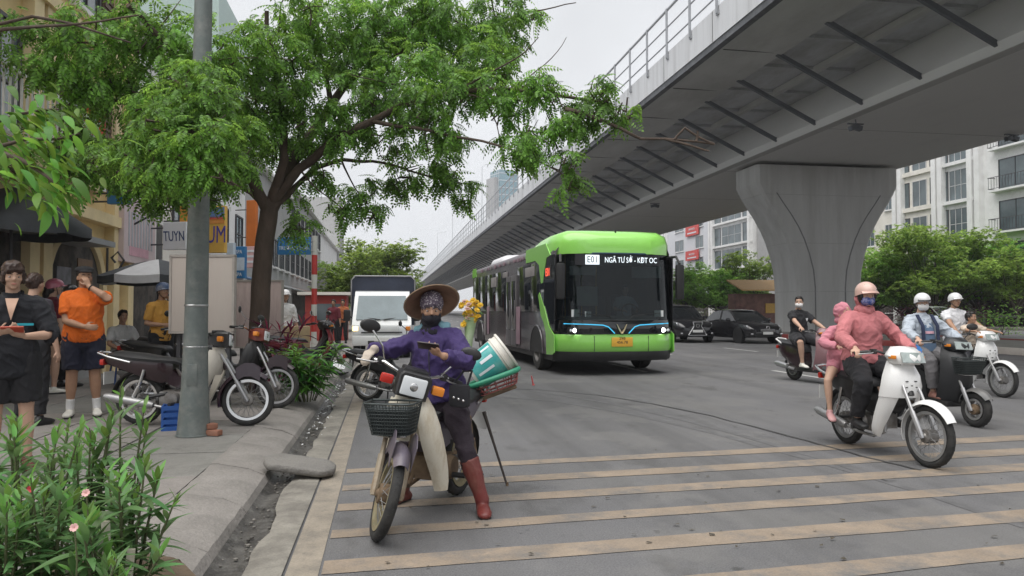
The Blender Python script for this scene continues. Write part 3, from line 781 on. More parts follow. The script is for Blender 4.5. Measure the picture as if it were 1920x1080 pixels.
# cabin: floor, dash, wheel, seats, rails
inn = pm('cabin_grey', (.16,.16,.165), rough=.7)
m = MB(); m.box((0,0,.62), (11.2,2.4,.06)); m.build('cabin_floor', inn, bus)
m = MB(); m.loft([[(5.1,-1.15,.9),(5.1,1.15,.9),(5.1,1.15,1.3),(5.1,-1.15,1.3)], [(5.72,-1.0,.95),(5.72,1.0,.95),(5.72,1.0,1.18),(5.72,-1.0,1.18)]]); m.build('dashboard', inn, bus)
m = MB(); m.torus(.22, .018, 24, 6, T(4.98, .62, 1.38) @ RY(60)); m.build('steering_wheel', black_p, bus)
seatm = pm('seat_blue', (.05,.09,.15), rough=.8)
for x, y in ((4.5,.62),(2.4,.75),(2.4,-.75),(1.5,.75),(.6,.75),(-.4,.75),(-.4,-.75),(-1.4,.75),(-1.4,-.75)):
    m = MB(); m.box((x, y, 1.08), (.46,.48,.12), bev=.04); m.box((x-.24, y, 1.45), (.1,.46,.72), M=None, bev=.04); m.build('seat', seatm, bus)
for x, y in ((4.0,.1),(3.0,-.4),(2.0,.35),(.3,-.35)):
    m = MB(); m.tube([(x,y,.64),(x,y,2.75)], .018, 6); m.build('grab_pole', plate_y, bus)
m = MB(); m.box((5.0, -.45, 1.75), (.04,.5,.45)); m.build('info_screen', pm('screen_grey', (.3,.35,.36), rough=.4), bus)

m = MB(); m.box((5.62, .75, 2.28), (.02,.7,.26), bev=.005); m.box((5.62, -.75, 2.3), (.02,.6,.2), bev=.005); m.build('sun_visor', pm('visor_grey', (.3,.32,.33)), bus)
for y, z, wd, hh in ((-.98,1.36,.22,.16),(-.72,1.34,.16,.12),(.95,1.35,.2,.14)):
    x = nose(z)[12][0]; u = abs(y)/HW; xx = 6.0 - .5*u**4.5 - .05*u**2 - .10*max(0,z-1)/1.7
    m = MB(); m.box((0,0,0), (.006,wd,hh)); m.build('paper_notice', pm('paper_white', (.7,.72,.72)), bus, 0, T(xx-.03, y, z) @ RZ(-22*y))
m = MB(); m.tube([fp(-1.15,1.19,.03), fp(-.6,1.2,.03), fp(0,1.2,.03), fp(.6,1.2,.03), fp(1.15,1.19,.03)], .012, 5); m.build('lower_trim', black_p, bus)
for z in (.905,):
    m = MB(); m.tube([fp(y, z, .055) for y in (-1.2,-.8,-.4,0,.4,.8,1.2)], .008, 5); m.build('panel_gap', black_p, bus)
m = MB(); m.box((5.99,0,3.02), (.02,.03,.36)); m.build('roof_seam', black_p, bus, 0, T(-.32,0,0))
# ---- light truck
tw = pm('truck_white_paint', (0.72,0.74,0.74), rough=.3, var=.04, coat=.4, dirt=(.5,.5,.48), dscale=2, damt=.3)
tarp = pm('truck_tarpaulin', (0.028,0.035,0.058), rough=.7, var=.2, scale=2, bump=.4, bscale=6)
p = camframe(716, 22.2); hd2 = Vector((-.02, -1, 0)).normalized()
trk = thing('truck', 'small white delivery truck with a dark blue tarpaulin cover parked by the kerb', 'truck', headM(p, hd2.x, hd2.y))
# cab side profile lofted across y (x forward; front bumper at x=0)
cabp = [(-1.55,.42),(-.05,.42),(.0,.62),(-.02,.98),(-.1,1.10),(-.52,1.86),(-.66,1.98),(-.9,2.02),(-1.55,2.02)]
m = MB(); m.loft([[(x - (.04 if abs(y) > .8 else 0)*(z>1.2), y*(1 if z < 1.2 else .94), z) for x, z in cabp] for y in (-.87,-.83,0,.83,.87)]); m.build('cab', tw, trk, 30)
n_ = Vector((.76, 0, .42)).normalized()
m = MB(); m.sheet([[(-.115+.012, y, 1.14), (-.545+.012+.01, y*.93, 1.86)] for y in (-.76,-.4,0,.4,.76)], .01); m.build('windscreen', pm('truck_windscreen', (.20,.25,.27), rough=.25, var=.15, scale=1.5, spec=.35), trk)
for s in (-1,1):
    m = MB(); m.prism([(-1.45,1.15),(-.35,1.15),(-.72,1.84),(-1.45,1.84)], .02, M=T(0, s*.845, 0) @ RX(90)); m.build('side_window', blackgl, trk)
    h = MB(); h.box((-.01, s*.67, .83), (.08,.34,.26), bev=.04); h = h.build('headlight', lens_c, trk)
    m = MB(); m.box((.02, s*.77, .88), (.05,.15,.13), bev=.03); m.build('turn_signal', pm('lit_signal', (.9,.6,.15), emit=(1,.7,.2,2.2)) if s < 0 else amber, h)
    m = MB(); m.tube([(-.35, s*.86, 1.2), (-.2, s*1.0, 1.25)], .02, 6); mi = m.build('mirror', black_p, trk)
    m = MB(); m.box((-.2, s*1.03, 1.27), (.1,.2,.34), bev=.04); m.build('mirror_housing', black_p, mi)
    for xw in (-.55, -3.3): vwheel(trk, (xw, s*.74, .31), .31, .2, s, alu, 5)
m = MB(); m.box((.0,0,.86), (.05,.96,.2), bev=.02); m.build('grille', tw, trk)
m = MB(); m.box((.03,0,.765), (.04,1.2,.035)); m.build('grille_slot', black_p, trk)
m = MB(); m.box((.03,0,.52), (.12,1.72,.3), bev=.05); m.build('bumper', tw, trk)
m = MB(); m.box((.09,0,.47), (.02,.8,.1)); m.build('air_intake', black_p, trk)
pl = MB(); pl.box((.105,0,.56), (.01,.44,.11)); pl.build('number_plate', plate_w, trk)
m = MB(); m.ball((-.98, 0, 1.01), (.01,.05,.035)); m.build('emblem', chrome, trk)
for s in (-1,1):
    m = MB(); m.tube([(-.1, s*.05, 1.13), (-.2, s*.6, 1.2)], .012, 5, M=T(.03,0,.02)); m.build('wiper', black_p, trk)
m = MB(); rows = []
for i in range(13):
    x = -1.62 - 3.0*i/12; sag = .03*abs(math.sin(i*1.57))
    rows.append([(x,-1.0,.95),(x,-1.0,2.40),(x,-.9,2.50-sag),(x,0,2.53-sag),(x,.9,2.50-sag),(x,1.0,2.40),(x,1.0,.95)])
m.loft(rows); m.build('cargo_cover', tarp, trk, 30)
m = MB(); m.box((-3.1,0,.78), (3.0,1.9,.34)); m.build('cargo_bed', tw, trk)
m = MB(); m.box((-2.4,0,.5), (4.2,.9,.2)); m.build('chassis', black_p, trk)
for s in (-1,1):
    m = MB(); m.tube([(-1.61, s*1.0, .95), (-1.61, s*1.0, 2.38), (-1.61, s*.9, 2.5)], .025, 6); m.build('cover_frame', alu, trk)
m = MB(); m.tube([(-1.61,-.9,2.51),(-1.61,.9,2.51)], .025, 6); m.build('cover_frame', alu, trk)

# ---- cars
def car(name, label, cat, M, paint, suv=False, group=None, lights=None, roofmat=None):
    c = thing(name, label, cat, M, group)
    H = 1.66 if suv else 1.45; hw = .94 if suv else .9; zb = 1.05 if suv else .95; L2 = 2.3
    # lower body stations: x, half width, sill z, belt z, hood/boot crown z
    st = [(-L2,hw*.80,.42,.78,.80),(-L2+.12,hw*.9,.3,zb-.02,zb+.02),(-1.5,hw*.99,.24,zb,zb+.06),(0,hw,.22,zb,zb+.05),(.8,hw,.22,zb,zb+.04),(1.3,hw*.98,.23,zb-.07,zb+.0),(1.9,hw*.93,.26,zb-.18,zb-.10),(2.18,hw*.82,.3,zb-.28,zb-.2),(L2,hw*.62,.38,zb-.38,zb-.33)]
    m = MB(); rows = []
    for x, w_, z0, z1, z2 in st:
        zm = (z0+z1)/2
        rows.append([(x,-w_*.93,z0),(x,-w_*1.0,zm-.05),(x,-w_*.99,zm+.12),(x,-w_*.96,z1-.02),(x,-w_*.86,z1+(z2-z1)*.6),(x,0,z2),(x,w_*.86,z1+(z2-z1)*.6),(x,w_*.96,z1-.02),(x,w_*.99,zm+.12),(x,w_*1.0,zm-.05),(x,w_*.93,z0)])
    m.loft(rows); m.build('body', paint, c, 40)
    # greenhouse
    gx = [(-1.95,.62,zb+.02) if suv else (-1.75,.66,zb+.02), (-1.5,.66,H-.12) if suv else (-1.1,.64,H-.08), (-.6,.66,H), (.15,.65,H-.02), (.35,.64,H-.07), (1.15,.70,zb-.0)]
    m = MB(); rows = []
    for x, wr, zr in gx:
        zb2 = zb - .02
        rows.append([(x,-hw*.92,zb2),(x,-(hw*.92*(1-(zr-zb2)/(H-zb2))+wr*(zr-zb2)/(H-zb2)),zr-.03),(x,-wr*.8*(1 if zr>zb+.1 else 1.1),zr),(x,wr*.8*(1 if zr>zb+.1 else 1.1),zr),(x,(hw*.92*(1-(zr-zb2)/(H-zb2))+wr*(zr-zb2)/(H-zb2)),zr-.03),(x,hw*.92,zb2)])
    m.loft(rows); m.build('cabin_glass', blackgl, c, 40)
    m = MB(); m.sheet([[(x, y*wr, z + .012 - .03*abs(y)**3) for y in (-1,-.5,0,.5,1)] for x, wr, z in ((-1.5 if suv else -1.05,.62,H-.1),(-.6,.64,H),(.15,.62,H-.02),(.36,.6,H-.065))], .015); m.build('roof', roofmat or paint, c, 50)
    for s in (-1,1):
        m = MB(); m.tube([(1.12, s*.80, zb+.0),(.36, s*.63, H-.06)], .035, 6); m.build('front_pillar', paint, c)
        m = MB(); m.tube([(-.25, s*(hw*.92), zb),(-.3, s*.66, H-.03)], .03, 6); m.build('side_pillar', black_p, c)
        m = MB(); m.tube([(-1.7, s*hw*.92, zb-.01),(0, s*hw*.935, zb-.005),(1.05, s*hw*.9, zb-.005)], .012, 5); m.build('window_trim', chrome, c)
        m = MB(); m.box((.78, s*(hw+.09), zb+.06), (.12,.2,.14), bev=.04); m.build('mirror', paint, c)
        for xw in (1.42, -1.35):
            m = MB(); m.lathe([(.0,0),(.385,0),(.385,.03),(.0,.03)], 24, T(xw, s*(hw-.015), .33) @ RX(90)); m.build('wheel_arch', black_p, c)
            vwheel(c, (xw, s*(hw-.1), .325), .325, .21, s, alu, 10)
        h = MB(); h.loft([[(2.02+.0, s*(hw*.86), zb-.27),(2.17, s*.62, zb-.33),(2.2, s*.5, zb-.3),(2.16, s*.5, zb-.24),(2.05, s*.66, zb-.19),(1.9, s*hw*.88, zb-.17)], [(2.0, s*(hw*.8), zb-.27),(2.1, s*.6, zb-.33),(2.1, s*.5, zb-.3),(2.05, s*.5, zb-.24),(1.95, s*.64, zb-.19),(1.85, s*hw*.8, zb-.17)]]); h = h.build('headlight', lens_c, c)
        m = MB(); m.box((2.22, s*.62, .42), (.05,.26,.08), bev=.02); m.build('fog_light', chrome, c)
    if suv:
        g = [(-.22,.92),(.22,.92),(.17,.72),(.42,.34),(-.42,.34),(-.17,.72)]
        m = MB(); m.prism(g, .05, M=T(2.29,0,0) @ Matrix(((0,0,1,0),(1,0,0,0),(0,1,0,0),(0,0,0,1)))); m.build('grille', black_p, c)
        gg = g + [g[0]]
        for a, b in zip(gg[:-1], gg[1:]):
            m = MB(); m.tube([(2.32, a[0], a[1]), (2.32, b[0], b[1])], .02, 6); m.build('grille_frame', chrome, c)
    else:
        m = MB(); m.box((2.29,0,zb-.38), (.05,.72,.15), bev=.03); m.build('grille', black_p, c)
        for k in range(3):
            m = MB(); m.box((2.32,0,zb-.43+.05*k), (.015,.66,.012)); m.build('grille_bar', chrome, c)
        m = MB(); m.box((2.26,0,.36), (.06,1.1,.12), bev=.03); m.build('air_intake', black_p, c)
    m = MB(); m.box((2.335,0,.52 if suv else .46), (.012,.47,.11)); m.build('number_plate', plate_w, c)
    m = MB(); m.torus(.07, .012, 20, 6, T(2.33,0,zb-.27 if not suv else zb-.30) @ RY(90)); m.build('emblem', chrome, c)
    return c
ck = pm('car_black_paint', (0.012,0.012,0.014), rough=.18, var=.05, coat=.6)
hr = cam2world(.165, -.986)
p = camframe(1306, 32.6); car('parked_car', 'black luxury SUV with a spindle grille framed in chrome, half hidden by the bus', 'car', headM(p - hr*2.2, hr.x, hr.y), ck, True, 'black cars in the far lane')
hr = cam2world(.17+.06, -.98)
p = camframe(1432, 31.8); car('parked_car', 'black sedan with chrome window trim waiting in front of the grey pier', 'car', headM(p - hr*2.0, hr.x, hr.y), ck, False, 'black cars in the far lane')
hr = cam2world(.25, -.97)
p = camframe(1790, 46); car('parked_car', 'pale van-like car beyond the median behind the denim jacket rider', 'car', headM(p - hr*1.5, hr.x, hr.y), pm('pale_car_paint', (.5,.56,.5), rough=.3, coat=.3), True)
# ================================================================= buildings
ycol = pm('yellow_plaster', (0.74,0.57,0.29), rough=.85, var=.1, scale=1.2, bump=.1, dirt=(.5,.38,.2), dscale=1.0, damt=.5)
ytrim = pm('pale_yellow_trim', (0.78,0.64,0.38), rough=.8, var=.08, dirt=(.4,.32,.2), damt=.4)
wplast = pm('white_plaster', (0.82,0.82,0.81), rough=.8, var=.05, scale=1, dirt=(.6,.59,.57), dscale=.8, damt=.5)
cplast = pm('cream_plaster', (0.80,0.77,0.70), rough=.8, var=.05, scale=1, dirt=(.5,.47,.4), dscale=.8, damt=.4)
gplast = pm('grey_plaster', (0.40,0.40,0.40), rough=.85, var=.1, scale=.8, dirt=(.2,.2,.2), dscale=.8, damt=.5)
dplast = pm('dark_plaster', (0.10,0.10,0.10), rough=.85, var=.15)
oplast = pm('orange_panel', (0.58,0.16,0.03), rough=.5, var=.12, scale=1.5)
pinkp = pm('pale_pink_panel', (0.60,0.50,0.51), rough=.6, var=.05, dirt=(.52,.36,.4), dscale=.9, damt=.5)
glz = pm('window_glazing', (0.10,0.13,0.14), rough=.08, var=.35, scale=.35, spec=.8)
glz_b = pm('blue_glazing', (0.16,0.30,0.36), rough=.1, var=.2, scale=.15, spec=.8)
framew = pm('white_frame', (0.6,0.6,0.6), rough=.5); framed = pm('dark_frame', (0.05,0.05,0.055), rough=.5)
inside = pm('interior_shade_paint', (0.055,0.05,0.047), rough=.9, var=.8, scale=2.2, dirt=(.16,.13,.11), dscale=2.5, damt=.7)  # flat wall panels stand for openings; their dim depth is put into the colour
metalg = pm('grey_sheet_metal', (0.30,0.31,0.32), rough=.5, metal=.3, var=.1, dirt=(.2,.19,.18), damt=.5)

def facade(name, label, X, y0, y1, H, mat, sgn=1, depth=9.0, z0=0.0):
    """a block whose street face lies in plane X and looks along +x*sgn"""
    b = thing(name, label, 'building', T(X, (y0+y1)/2, z0))
    m = MB(); m.box((-sgn*depth/2, 0, H/2), (depth, (y1-y0)-.02, H)); m.build('wall', mat, b)
    b['w'] = (y1-y0)
    return b
def window(b, sgn, yc, zc, wd, ht, fm=framew, gm=glz, bars=1, rows=0, sill=True, rec=.0):
    w_ = MB(); f = .06
    w_.box((sgn*.03, -wd/2+f/2, 0), (.08, f, ht)); w_.box((sgn*.03, wd/2-f/2, 0), (.08, f, ht))
    w_.box((sgn*.03, 0, ht/2-f/2), (.08, wd-2*f, f)); w_.box((sgn*.03, 0, -ht/2+f/2), (.08, wd-2*f, f))
    for k in range(bars): w_.box((sgn*.028, -wd/2 + wd*(k+1)/(bars+1), 0), (.06, .045, ht-2*f))
    for k in range(rows): w_.box((sgn*.026, 0, -ht/2 + ht*(k+1)/(rows+1)), (.055, wd-2*f, .045))
    o = w_.build('window', fm, b, 0, T(sgn*.0, yc, zc))
    g = MB(); g.box((sgn*.012, 0, 0), (.02, wd-.04, ht-.04)); g.build('pane', gm, o, 0)
    if sill:
        g = MB(); g.box((sgn*.09, 0, -ht/2-.06), (.2, wd+.16, .09)); g.build('sill', wplast, o, 0)
    return o
def balcony(b, sgn, yc, z, wd, dep=.8, hgt=.95, mat=framed, slabm=None, n=None):
    m = MB(); m.box((sgn*dep/2, 0, -.08), (dep, wd, .16)); s = m.build('balcony', slabm or wplast, b, 0, T(sgn*.002, yc, z))
    m = MB(); m.box((sgn*(dep-.04), 0, hgt), (.05, wd, .05)); m.box((sgn*(dep-.04), 0, .12), (.04, wd, .04))
    for e in (-1,1): m.box((sgn*dep/2, e*(wd/2-.03), hgt), (dep, .05, .05)); m.box((sgn*dep/2, e*(wd/2-.03), .12), (dep,.04,.04))
    m.build('handrail', mat, s, 0)
    n = n or int(wd/.16)
    m = MB(); m.box((0,0,hgt/2+.05), (.025,.025,hgt-.1)); me = m.mesh('baluster', mat, 0)
    for k in range(n+1):
        o = link('baluster', me, s); o.location = (sgn*(dep-.04), -wd/2+.04 + (wd-.08)*k/n, 0)
    return s

FX = -5.75
def fy(px, X=FX): return onX(px, 560, X).y
def fz(px, py, X=FX): return onX(px, py, X).z
# --- yellow house with the arch
ya, yb = 8.5, fy(232)
b = facade('yellow_building', 'yellow plastered shophouse with an arched doorway and a railed balcony', FX, ya, yb, 10.5, ycol)
yc0 = (ya+yb)/2
a0, a1 = fy(75)-yc0, fy(186)-yc0
def archpoly(y0, y1, zs, n=16):
    r = (y1-y0)/2; c = (y0+y1)/2
    return [(y0,.15)] + [(c - r*math.cos(math.pi*k/n), zs + r*.9*math.sin(math.pi*k/n)) for k in range(n+1)] + [(y1,.15)]
def yz_prism(poly, th, x): 
    m = MB(); m.prism(poly, th, M=T(x,0,0) @ Matrix(((0,0,1,0),(1,0,0,0),(0,1,0,0),(0,0,0,1)))); return m
zs = 1.75
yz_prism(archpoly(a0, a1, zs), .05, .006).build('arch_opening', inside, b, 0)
ap = archpoly(a0, a1, zs)
m = MB(); m.tube([(.06, y, z) for y, z in ap], .09, 6); m.build('arch_trim', ytrim, b)
m = MB(); m.box((.03, (a0+a1)/2+.45, 1.3), (.04, .7, 2.2)); m.build('door', pm('brown_door', (.16,.10,.06), rough=.6), b)
m = MB(); m.box((.03, (a0+a1)/2-.5, 1.75), (.04, .6, .9)); m.build('poster', pm('grey_poster', (.2,.2,.23), var=.4, scale=5), b)
for px in (40, 66, 200, 228):
    y = fy(px)-yc0; m = MB(); m.box((.09, y, 5.2), (.2, .34, 10.4)); m.build('pilaster', ytrim, b, 0)
for z in (3.25, 6.6, 9.9): m = MB(); m.box((.12, 0, z), (.26, yb-ya, .22)); m.build('cornice', ytrim, b, 0)
# canopy slab over the arch with scrolled brackets
c0_, c1_ = fy(8, FX+.7), fy(215, FX+.7); zc_ = fz(215, 459, FX+.7)
m = MB(); m.box((.35, (c0_+c1_)/2-yc0, zc_), (.7, c1_-c0_, .10)); m.build('canopy', metalg, b, 0)
for px in (190,):
    y = fy(px)-yc0; m = MB(); m.tube([(.1,y,2.1),(.3,y,2.2),(.42,y,2.45),(.3,y,2.62),(.18,y,2.5),(.26,y,2.4)], .025, 6); m.tube([(.1,y,2.0),(.1,y,2.7)], .025, 6); m.build('scroll_bracket', framed, b)
for y, z in ((-2.6,4.9),(-.4,4.9),(2.2,4.9),(-2.6,8.1),(-.4,8.1),(2.2,8.1)):
    window(b, 1, y, z, 1.3, 2.0, framed, glz, 1, 1)
    for s in (-1,1):
        m = MB(); m.box((.06, y+s*.98, z), (.06,.55,2.0))
        for k in range(14): m.box((.1, y+s*.98, z-.9+.14*k), (.03,.45,.09), )
        m.build('shutter', pm('brown_shutter', (.12,.08,.055), rough=.6, var=.2), b, 0)
balcony(b, 1, -1.9, 3.62, 5.0, .9, 1.0, framew, ytrim)
m = MB(); m.box((.5, 0, 10.6), (1.3, yb-ya+.3, .25)); m.build('eave', ytrim, b, 0)
m = MB(); m.box((.05, 1.4, .4), (.3, 2.0, .5)); m.build('step', gplast, b, 0)
# dark shop front beside the arch
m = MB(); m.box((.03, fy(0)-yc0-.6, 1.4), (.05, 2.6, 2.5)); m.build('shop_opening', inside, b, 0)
# --- next shops, left side
spec = [('shop_building', 'narrow white shophouse behind the pale printed sign panel', 232, 292, 8.0, wplast),
        ('shop_building', 'dark grey shophouse behind the white box sign', 292, 345, 8.2, dplast),
        ('shop_building', 'white shophouse carrying the striped blue and yellow sign', 345, 432, 9.0, cplast),
        ('shop_building', 'shophouse with a tall orange sign strip beside the tree trunk', 432, 484, 9.5, wplast),
        ('shop_building', 'grey plastered row building behind the blue street name sign', 484, 560, 8.6, gplast),
        ('shop_building', 'far grey row building beyond the striped pole', 560, 612, 9.5, gplast),
        ('shop_building', 'farthest low building at the end of the left row', 612, 640, 9.0, wplast)]
for nm, lab, p0, p1, H, mt in spec:
    y0, y1 = fy(p0)+.02, fy(p1)-.02
    b = facade(nm, lab, FX - (.6 if p0 > 280 else 0), y0, y1, H, mt)
    wd = y1-y0; nn = max(1, int(wd/2.6))
    for fl in range(1, int(H/3.1)):
        for k in range(nn): window(b, 1, -wd/2 + wd*(k+.5)/nn, 1.6+3.1*fl, min(1.5, wd/nn*.7), 1.6, framed if mt is not dplast else framew, glz, 1, 1)
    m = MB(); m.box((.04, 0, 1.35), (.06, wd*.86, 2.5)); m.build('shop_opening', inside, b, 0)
    m = MB()
    if p0 >= 432: m.loft([[( .02, y, 3.0),(1.3, y, 2.62),(1.3, y, 2.56),(.02, y, 2.9)] for y in (-wd*.46, wd*.46)])
    if p0 >= 432: m.build('awning', [metalg, gplast, metalg, pm('blue_awning', (.10,.16,.26), rough=.6), metalg, pm('rust_awning', (.26,.15,.11), rough=.7), metalg][spec.index((nm,lab,p0,p1,H,mt))], b, 0)
    m = MB(); m.box((.1, 0, H+.06), (.5, wd, .18)); m.build('parapet', wplast, b, 0)
    m = MB(); m.box((-4, wd*.2, H+.9), (2.5, min(2.5, wd*.5), 1.7)); m.build('roof_room', gplast, b, 0)
# --- signs on the left row: boxes with real thickness
def sign_face(name, label, px0, px1, py0, py1, X, mat, th=.12, cat='shop sign'):
    p = onX(px0, py0, X); q = onX(px1, py1, X); 
    t = thing(name, label, cat, T(X, (p.y+q.y)/2, (p.z+q.z)/2))
    hh = abs(onX((px0+px1)/2, py0, X).z - onX((px0+px1)/2, py1, X).z)
    m = MB(); m.box((-th/2, 0, 0), (th, abs(q.y-p.y), hh), bev=.01); m.build('panel', mat, t, 0)
    return t, abs(q.y-p.y), hh
t, wd, hh = sign_face('billboard', 'tall pale pink and white printed panel on the shop after the yellow house', 234, 291, 362, 492, FX+.3, pinkp)
for k in range(9): m = MB(); m.box((.004, -wd*.36+wd*.09*k, -.05), (.008, .09, .75)); m.build('print_bar', pm('print_grey', (.42,.43,.47), var=.1), t, 0)
m = MB(); m.box((.004, wd*.15, -.85), (.008, wd*.4, .14)); m.build('print_bar', pm('print_teal', (.12,.42,.46)), t, 0)
m = MB(); m.box((.004, -wd*.05, -.52), (.008, wd*.6, .2)); m.build('print_bar', pm('print_pink', (.6,.35,.42)), t, 0)
def hang_sign(name, label, px0, px1, py0, py1, X, ang, mat, th=.14):
    """sign board standing out from the wall, turned ang degrees from the wall plane"""
    p = onX((px0+px1)/2, (py0+py1)/2, X); d = (p-CP).dot(CM @ Vector((0,0,-1)))
    w_ = abs(px1-px0)/FPX*d/abs(math.sin(R(ang)) if ang else 1); h_ = abs(py1-py0)/FPX*d
    t = thing(name, label, 'shop sign', T(p.x, p.y, p.z) @ RZ(ang - 90))
    m = MB(); m.box((0, th/2, 0), (w_, th, h_), bev=.015); m.build('panel', mat, t, 0)
    m = MB(); m.tube([(-w_/2-.5, th/2, h_*.3), (-w_/2, th/2, h_*.3)], .02, 5); m.tube([(-w_/2-.5, th/2, -h_*.3), (-w_/2, th/2, -h_*.3)], .02, 5); m.build('bracket', framed, t)
    return t, w_, h_
signw = pm('sign_white', (.70,.73,.76), rough=.45, var=.03)
navy = pm('sign_navy', (.03,.06,.16), rough=.5); sblue = pm('sign_blue', (.03,.16,.36), rough=.45, var=.08); syel = pm('sign_yellow', (.66,.40,.08), rough=.5, var=.06)
t, a, h = hang_sign('box_sign', 'white box sign with slanting navy letters between the posts', 304, 350, 416, 468, FX+.9, 68, signw)
text('lettering', 'TUYN', h*.52, navy, t, FACE((.0, -.004, -.02), (1,0,0)), .004, .62, shear=-.12)
t, a, h = hang_sign('box_sign', 'striped blue, red and yellow sign with tall blue letters behind the grey post', 372, 422, 386, 474, FX+.9, 70, syel)
for z, hh, mt in ((.36,.22,pm('stripe_blue', (.14,.22,.42))),(.24,.06,pm('stripe_red', (.55,.10,.06))),(.16,.08,pm('stripe_orange', (.65,.27,.06)))):
    m = MB(); m.box((0,-.004,h*z), (a*.97,.008,h*hh)); m.build('stripe', mt, t, 0)
text('lettering', 'ZUM', h*.52, pm('deep_blue', (.06,.05,.30)), t, FACE((.0,-.006,-h*.13), (1,0,0)), .004, .62)
t, a, h = hang_sign('box_sign', 'orange and yellow banner sign hidden mostly by the grey post', 336, 372, 386, 420, FX+.7, 70, pm('banner_orange', (.66,.30,.04), var=.3, scale=2))
t, a, h = hang_sign('box_sign', 'small pale blue sign under the striped sign', 418, 438, 455, 478, FX+1.0, 70, pm('sign_pale_blue', (.5,.58,.66), rough=.5))
t, a, h = hang_sign('box_sign', 'white sign strip with blue ends above the beige boards', 352, 420, 475, 492, FX+1.2, 75, signw)
t, a, h = hang_sign('box_sign', 'orange vertical sign strip beside the tree trunk', 461, 480, 375, 462, FX+.9, 65, oplast)
t, a, h = hang_sign('box_sign', 'blue and pale stacked sign with white letters left of the tree', 437, 459, 462, 522, FX+1.2, 70, sblue)
m = MB(); m.box((0,-.004,-h*.05), (a*.97,.008,h*.4)); m.build('pale_field', pm('sign_pale_blue', (.5,.58,.66)), t, 0)
text('lettering', 'SPA', h*.16, signw, t, FACE((0,-.006,h*.33), (1,0,0)), .003, .8); text('lettering', 'SPA', h*.16, signw, t, FACE((0,-.006,-h*.38), (1,0,0)), .003, .8)
t, a, h = hang_sign('box_sign', 'pale red and white vertical sign against the tree trunk', 458, 478, 462, 502, FX+1.3, 70, pm('sign_pale_red', (.66,.42,.42), rough=.5))
for k in range(3): m = MB(); m.box((0,-.004,h*(.28-.25*k)), (a*.8,.008,h*.1)); m.build('print_bar', signw, t, 0)
t, a, h = hang_sign('box_sign', 'blue projecting sign above the yellow house corner', 200, 240, 356, 382, FX+.5, 75, sblue)
t, a, h = hang_sign('box_sign', 'small red and yellow festoon sign high among the leaves', 128, 190, 200, 250, FX+.4, 80, pm('festoon_red', (.55,.07,.04), var=.3))
t, a, h = hang_sign('box_sign', 'small blue sign near the end of the street', 622, 642, 553, 575, -3.2, 75, sblue)
t, a, h = hang_sign('box_sign', 'grey sign board behind the striped pole', 590, 612, 502, 542, -4.6, 72, metalg)
# tilted flag pole on the yellow house corner
p = onX(222, 436, FX); q = p + Vector((1.15, .25, .75)); t = thing('flag_pole', 'thin tilted dark flag pole fixed to the corner of the yellow house', 'flag pole', T(p.x, p.y, p.z))
m = MB(); m.tube([(0,0,0), tuple(q-p)], .022, 6); m.build('rod', framed, t); m = MB(); m.box((.02,0,-.02), (.06,.12,.2)); m.build('wall_bracket', framed, t)
# red kiosk, stall clutter at the end of the left row
p = onz(601, 655, PZ); t = thing('kiosk', 'small red kiosk with a flat pale roof at the far kerb', 'kiosk', T(p.x-.4, p.y+8, PZ))
m = MB(); m.box((0,0,.95), (1.7,1.6,1.9)); m.build('cabin', pm('kiosk_red', (.38,.05,.04), rough=.6, var=.1), t, 0); m = MB(); m.box((0,0,1.98), (2.3,2.1,.12)); m.build('roof', cplast, t, 0)
m = MB(); m.box((0,-.82,1.2), (1.2,.04,.7)); m.build('window', glz, t, 0)
# --- right-hand apartment blocks beyond the far carriageway
RXP = 50.0
def ry(px, X=RXP): return onX(px, 560, X).y
b0, b1 = ry(1664), ry(1610)
def rblock(label, pa, pb, H, mt, kind):
    y0, y1 = ry(pb), ry(pa)
    b = facade('apartment_block', label, RXP, y0, y1, H, mt, -1, 14); b['group'] = 'apartment blocks beyond the far carriageway'
    wd = y1-y0
    for fl in range(0, int((H-1)/3.45)):
        z = 2.2 + 3.45*fl
        if kind == 'bay':
            m = MB(); m.box((-.12, 0, z+2.02), (.3, wd+.02, .42)); m.build('floor_band', mt, b, 0)
            for e in (-.33, .33): window(b, -1, e*wd, z, wd*.14, 2.5, framed, glz, 0, 0, False)
            window(b, -1, 0, z, wd*.36, 2.5, framew, glz, 1, 0, False)
        elif kind == 'glass':
            m = MB(); m.box((-.18, 0, z+1.95), (.42, wd, .3)); m.build('floor_band', wplast, b, 0)
            window(b, -1, 0, z, wd*.5, 2.8, framew, glz, 2, 1, False)
            for e in (-.37, .37): window(b, -1, e*wd, z, wd*.18, 2.8, framed, glz, 0, 1, False)
        elif kind == 'balcony':
            window(b, -1, 0, z+.1, min(3.3, wd*.48), 2.5, framed, glz, 1, 0, False)
            balcony(b, -1, 0, z-1.2, min(4.2, wd*.6), .7, 1.05, framed, wplast, 14)
        elif kind == 'plain':
            window(b, -1, wd*.18, z, wd*.2, 2.0, framew, glz, 1, 0, True)
            window(b, -1, -wd*.25, z, wd*.16, 2.0, framew, glz, 1, 0, True)
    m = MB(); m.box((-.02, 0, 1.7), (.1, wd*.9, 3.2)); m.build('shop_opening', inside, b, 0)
    m = MB(); m.box((-.3, 0, 3.55), (.7, wd*.92, .5)); m.build('shop_fascia', sblue if kind != 'bay' else pm('fascia_maroon', (.16,.04,.05)), b, 0)
    for e in (-1, 1):
        m = MB(); m.box((-.25, e*(wd/2-.35), H/2), (.5, .55, H)); m.build('pilaster', wplast, b, 0)
    return b
rblock('white apartment block with black-railed balconies at the right edge', 1838, 1990, 24, wplast, 'balcony')
rblock('white apartment bay with tall dark-framed glass strips beside the balcony block', 1768, 1836, 24, wplast, 'glass')
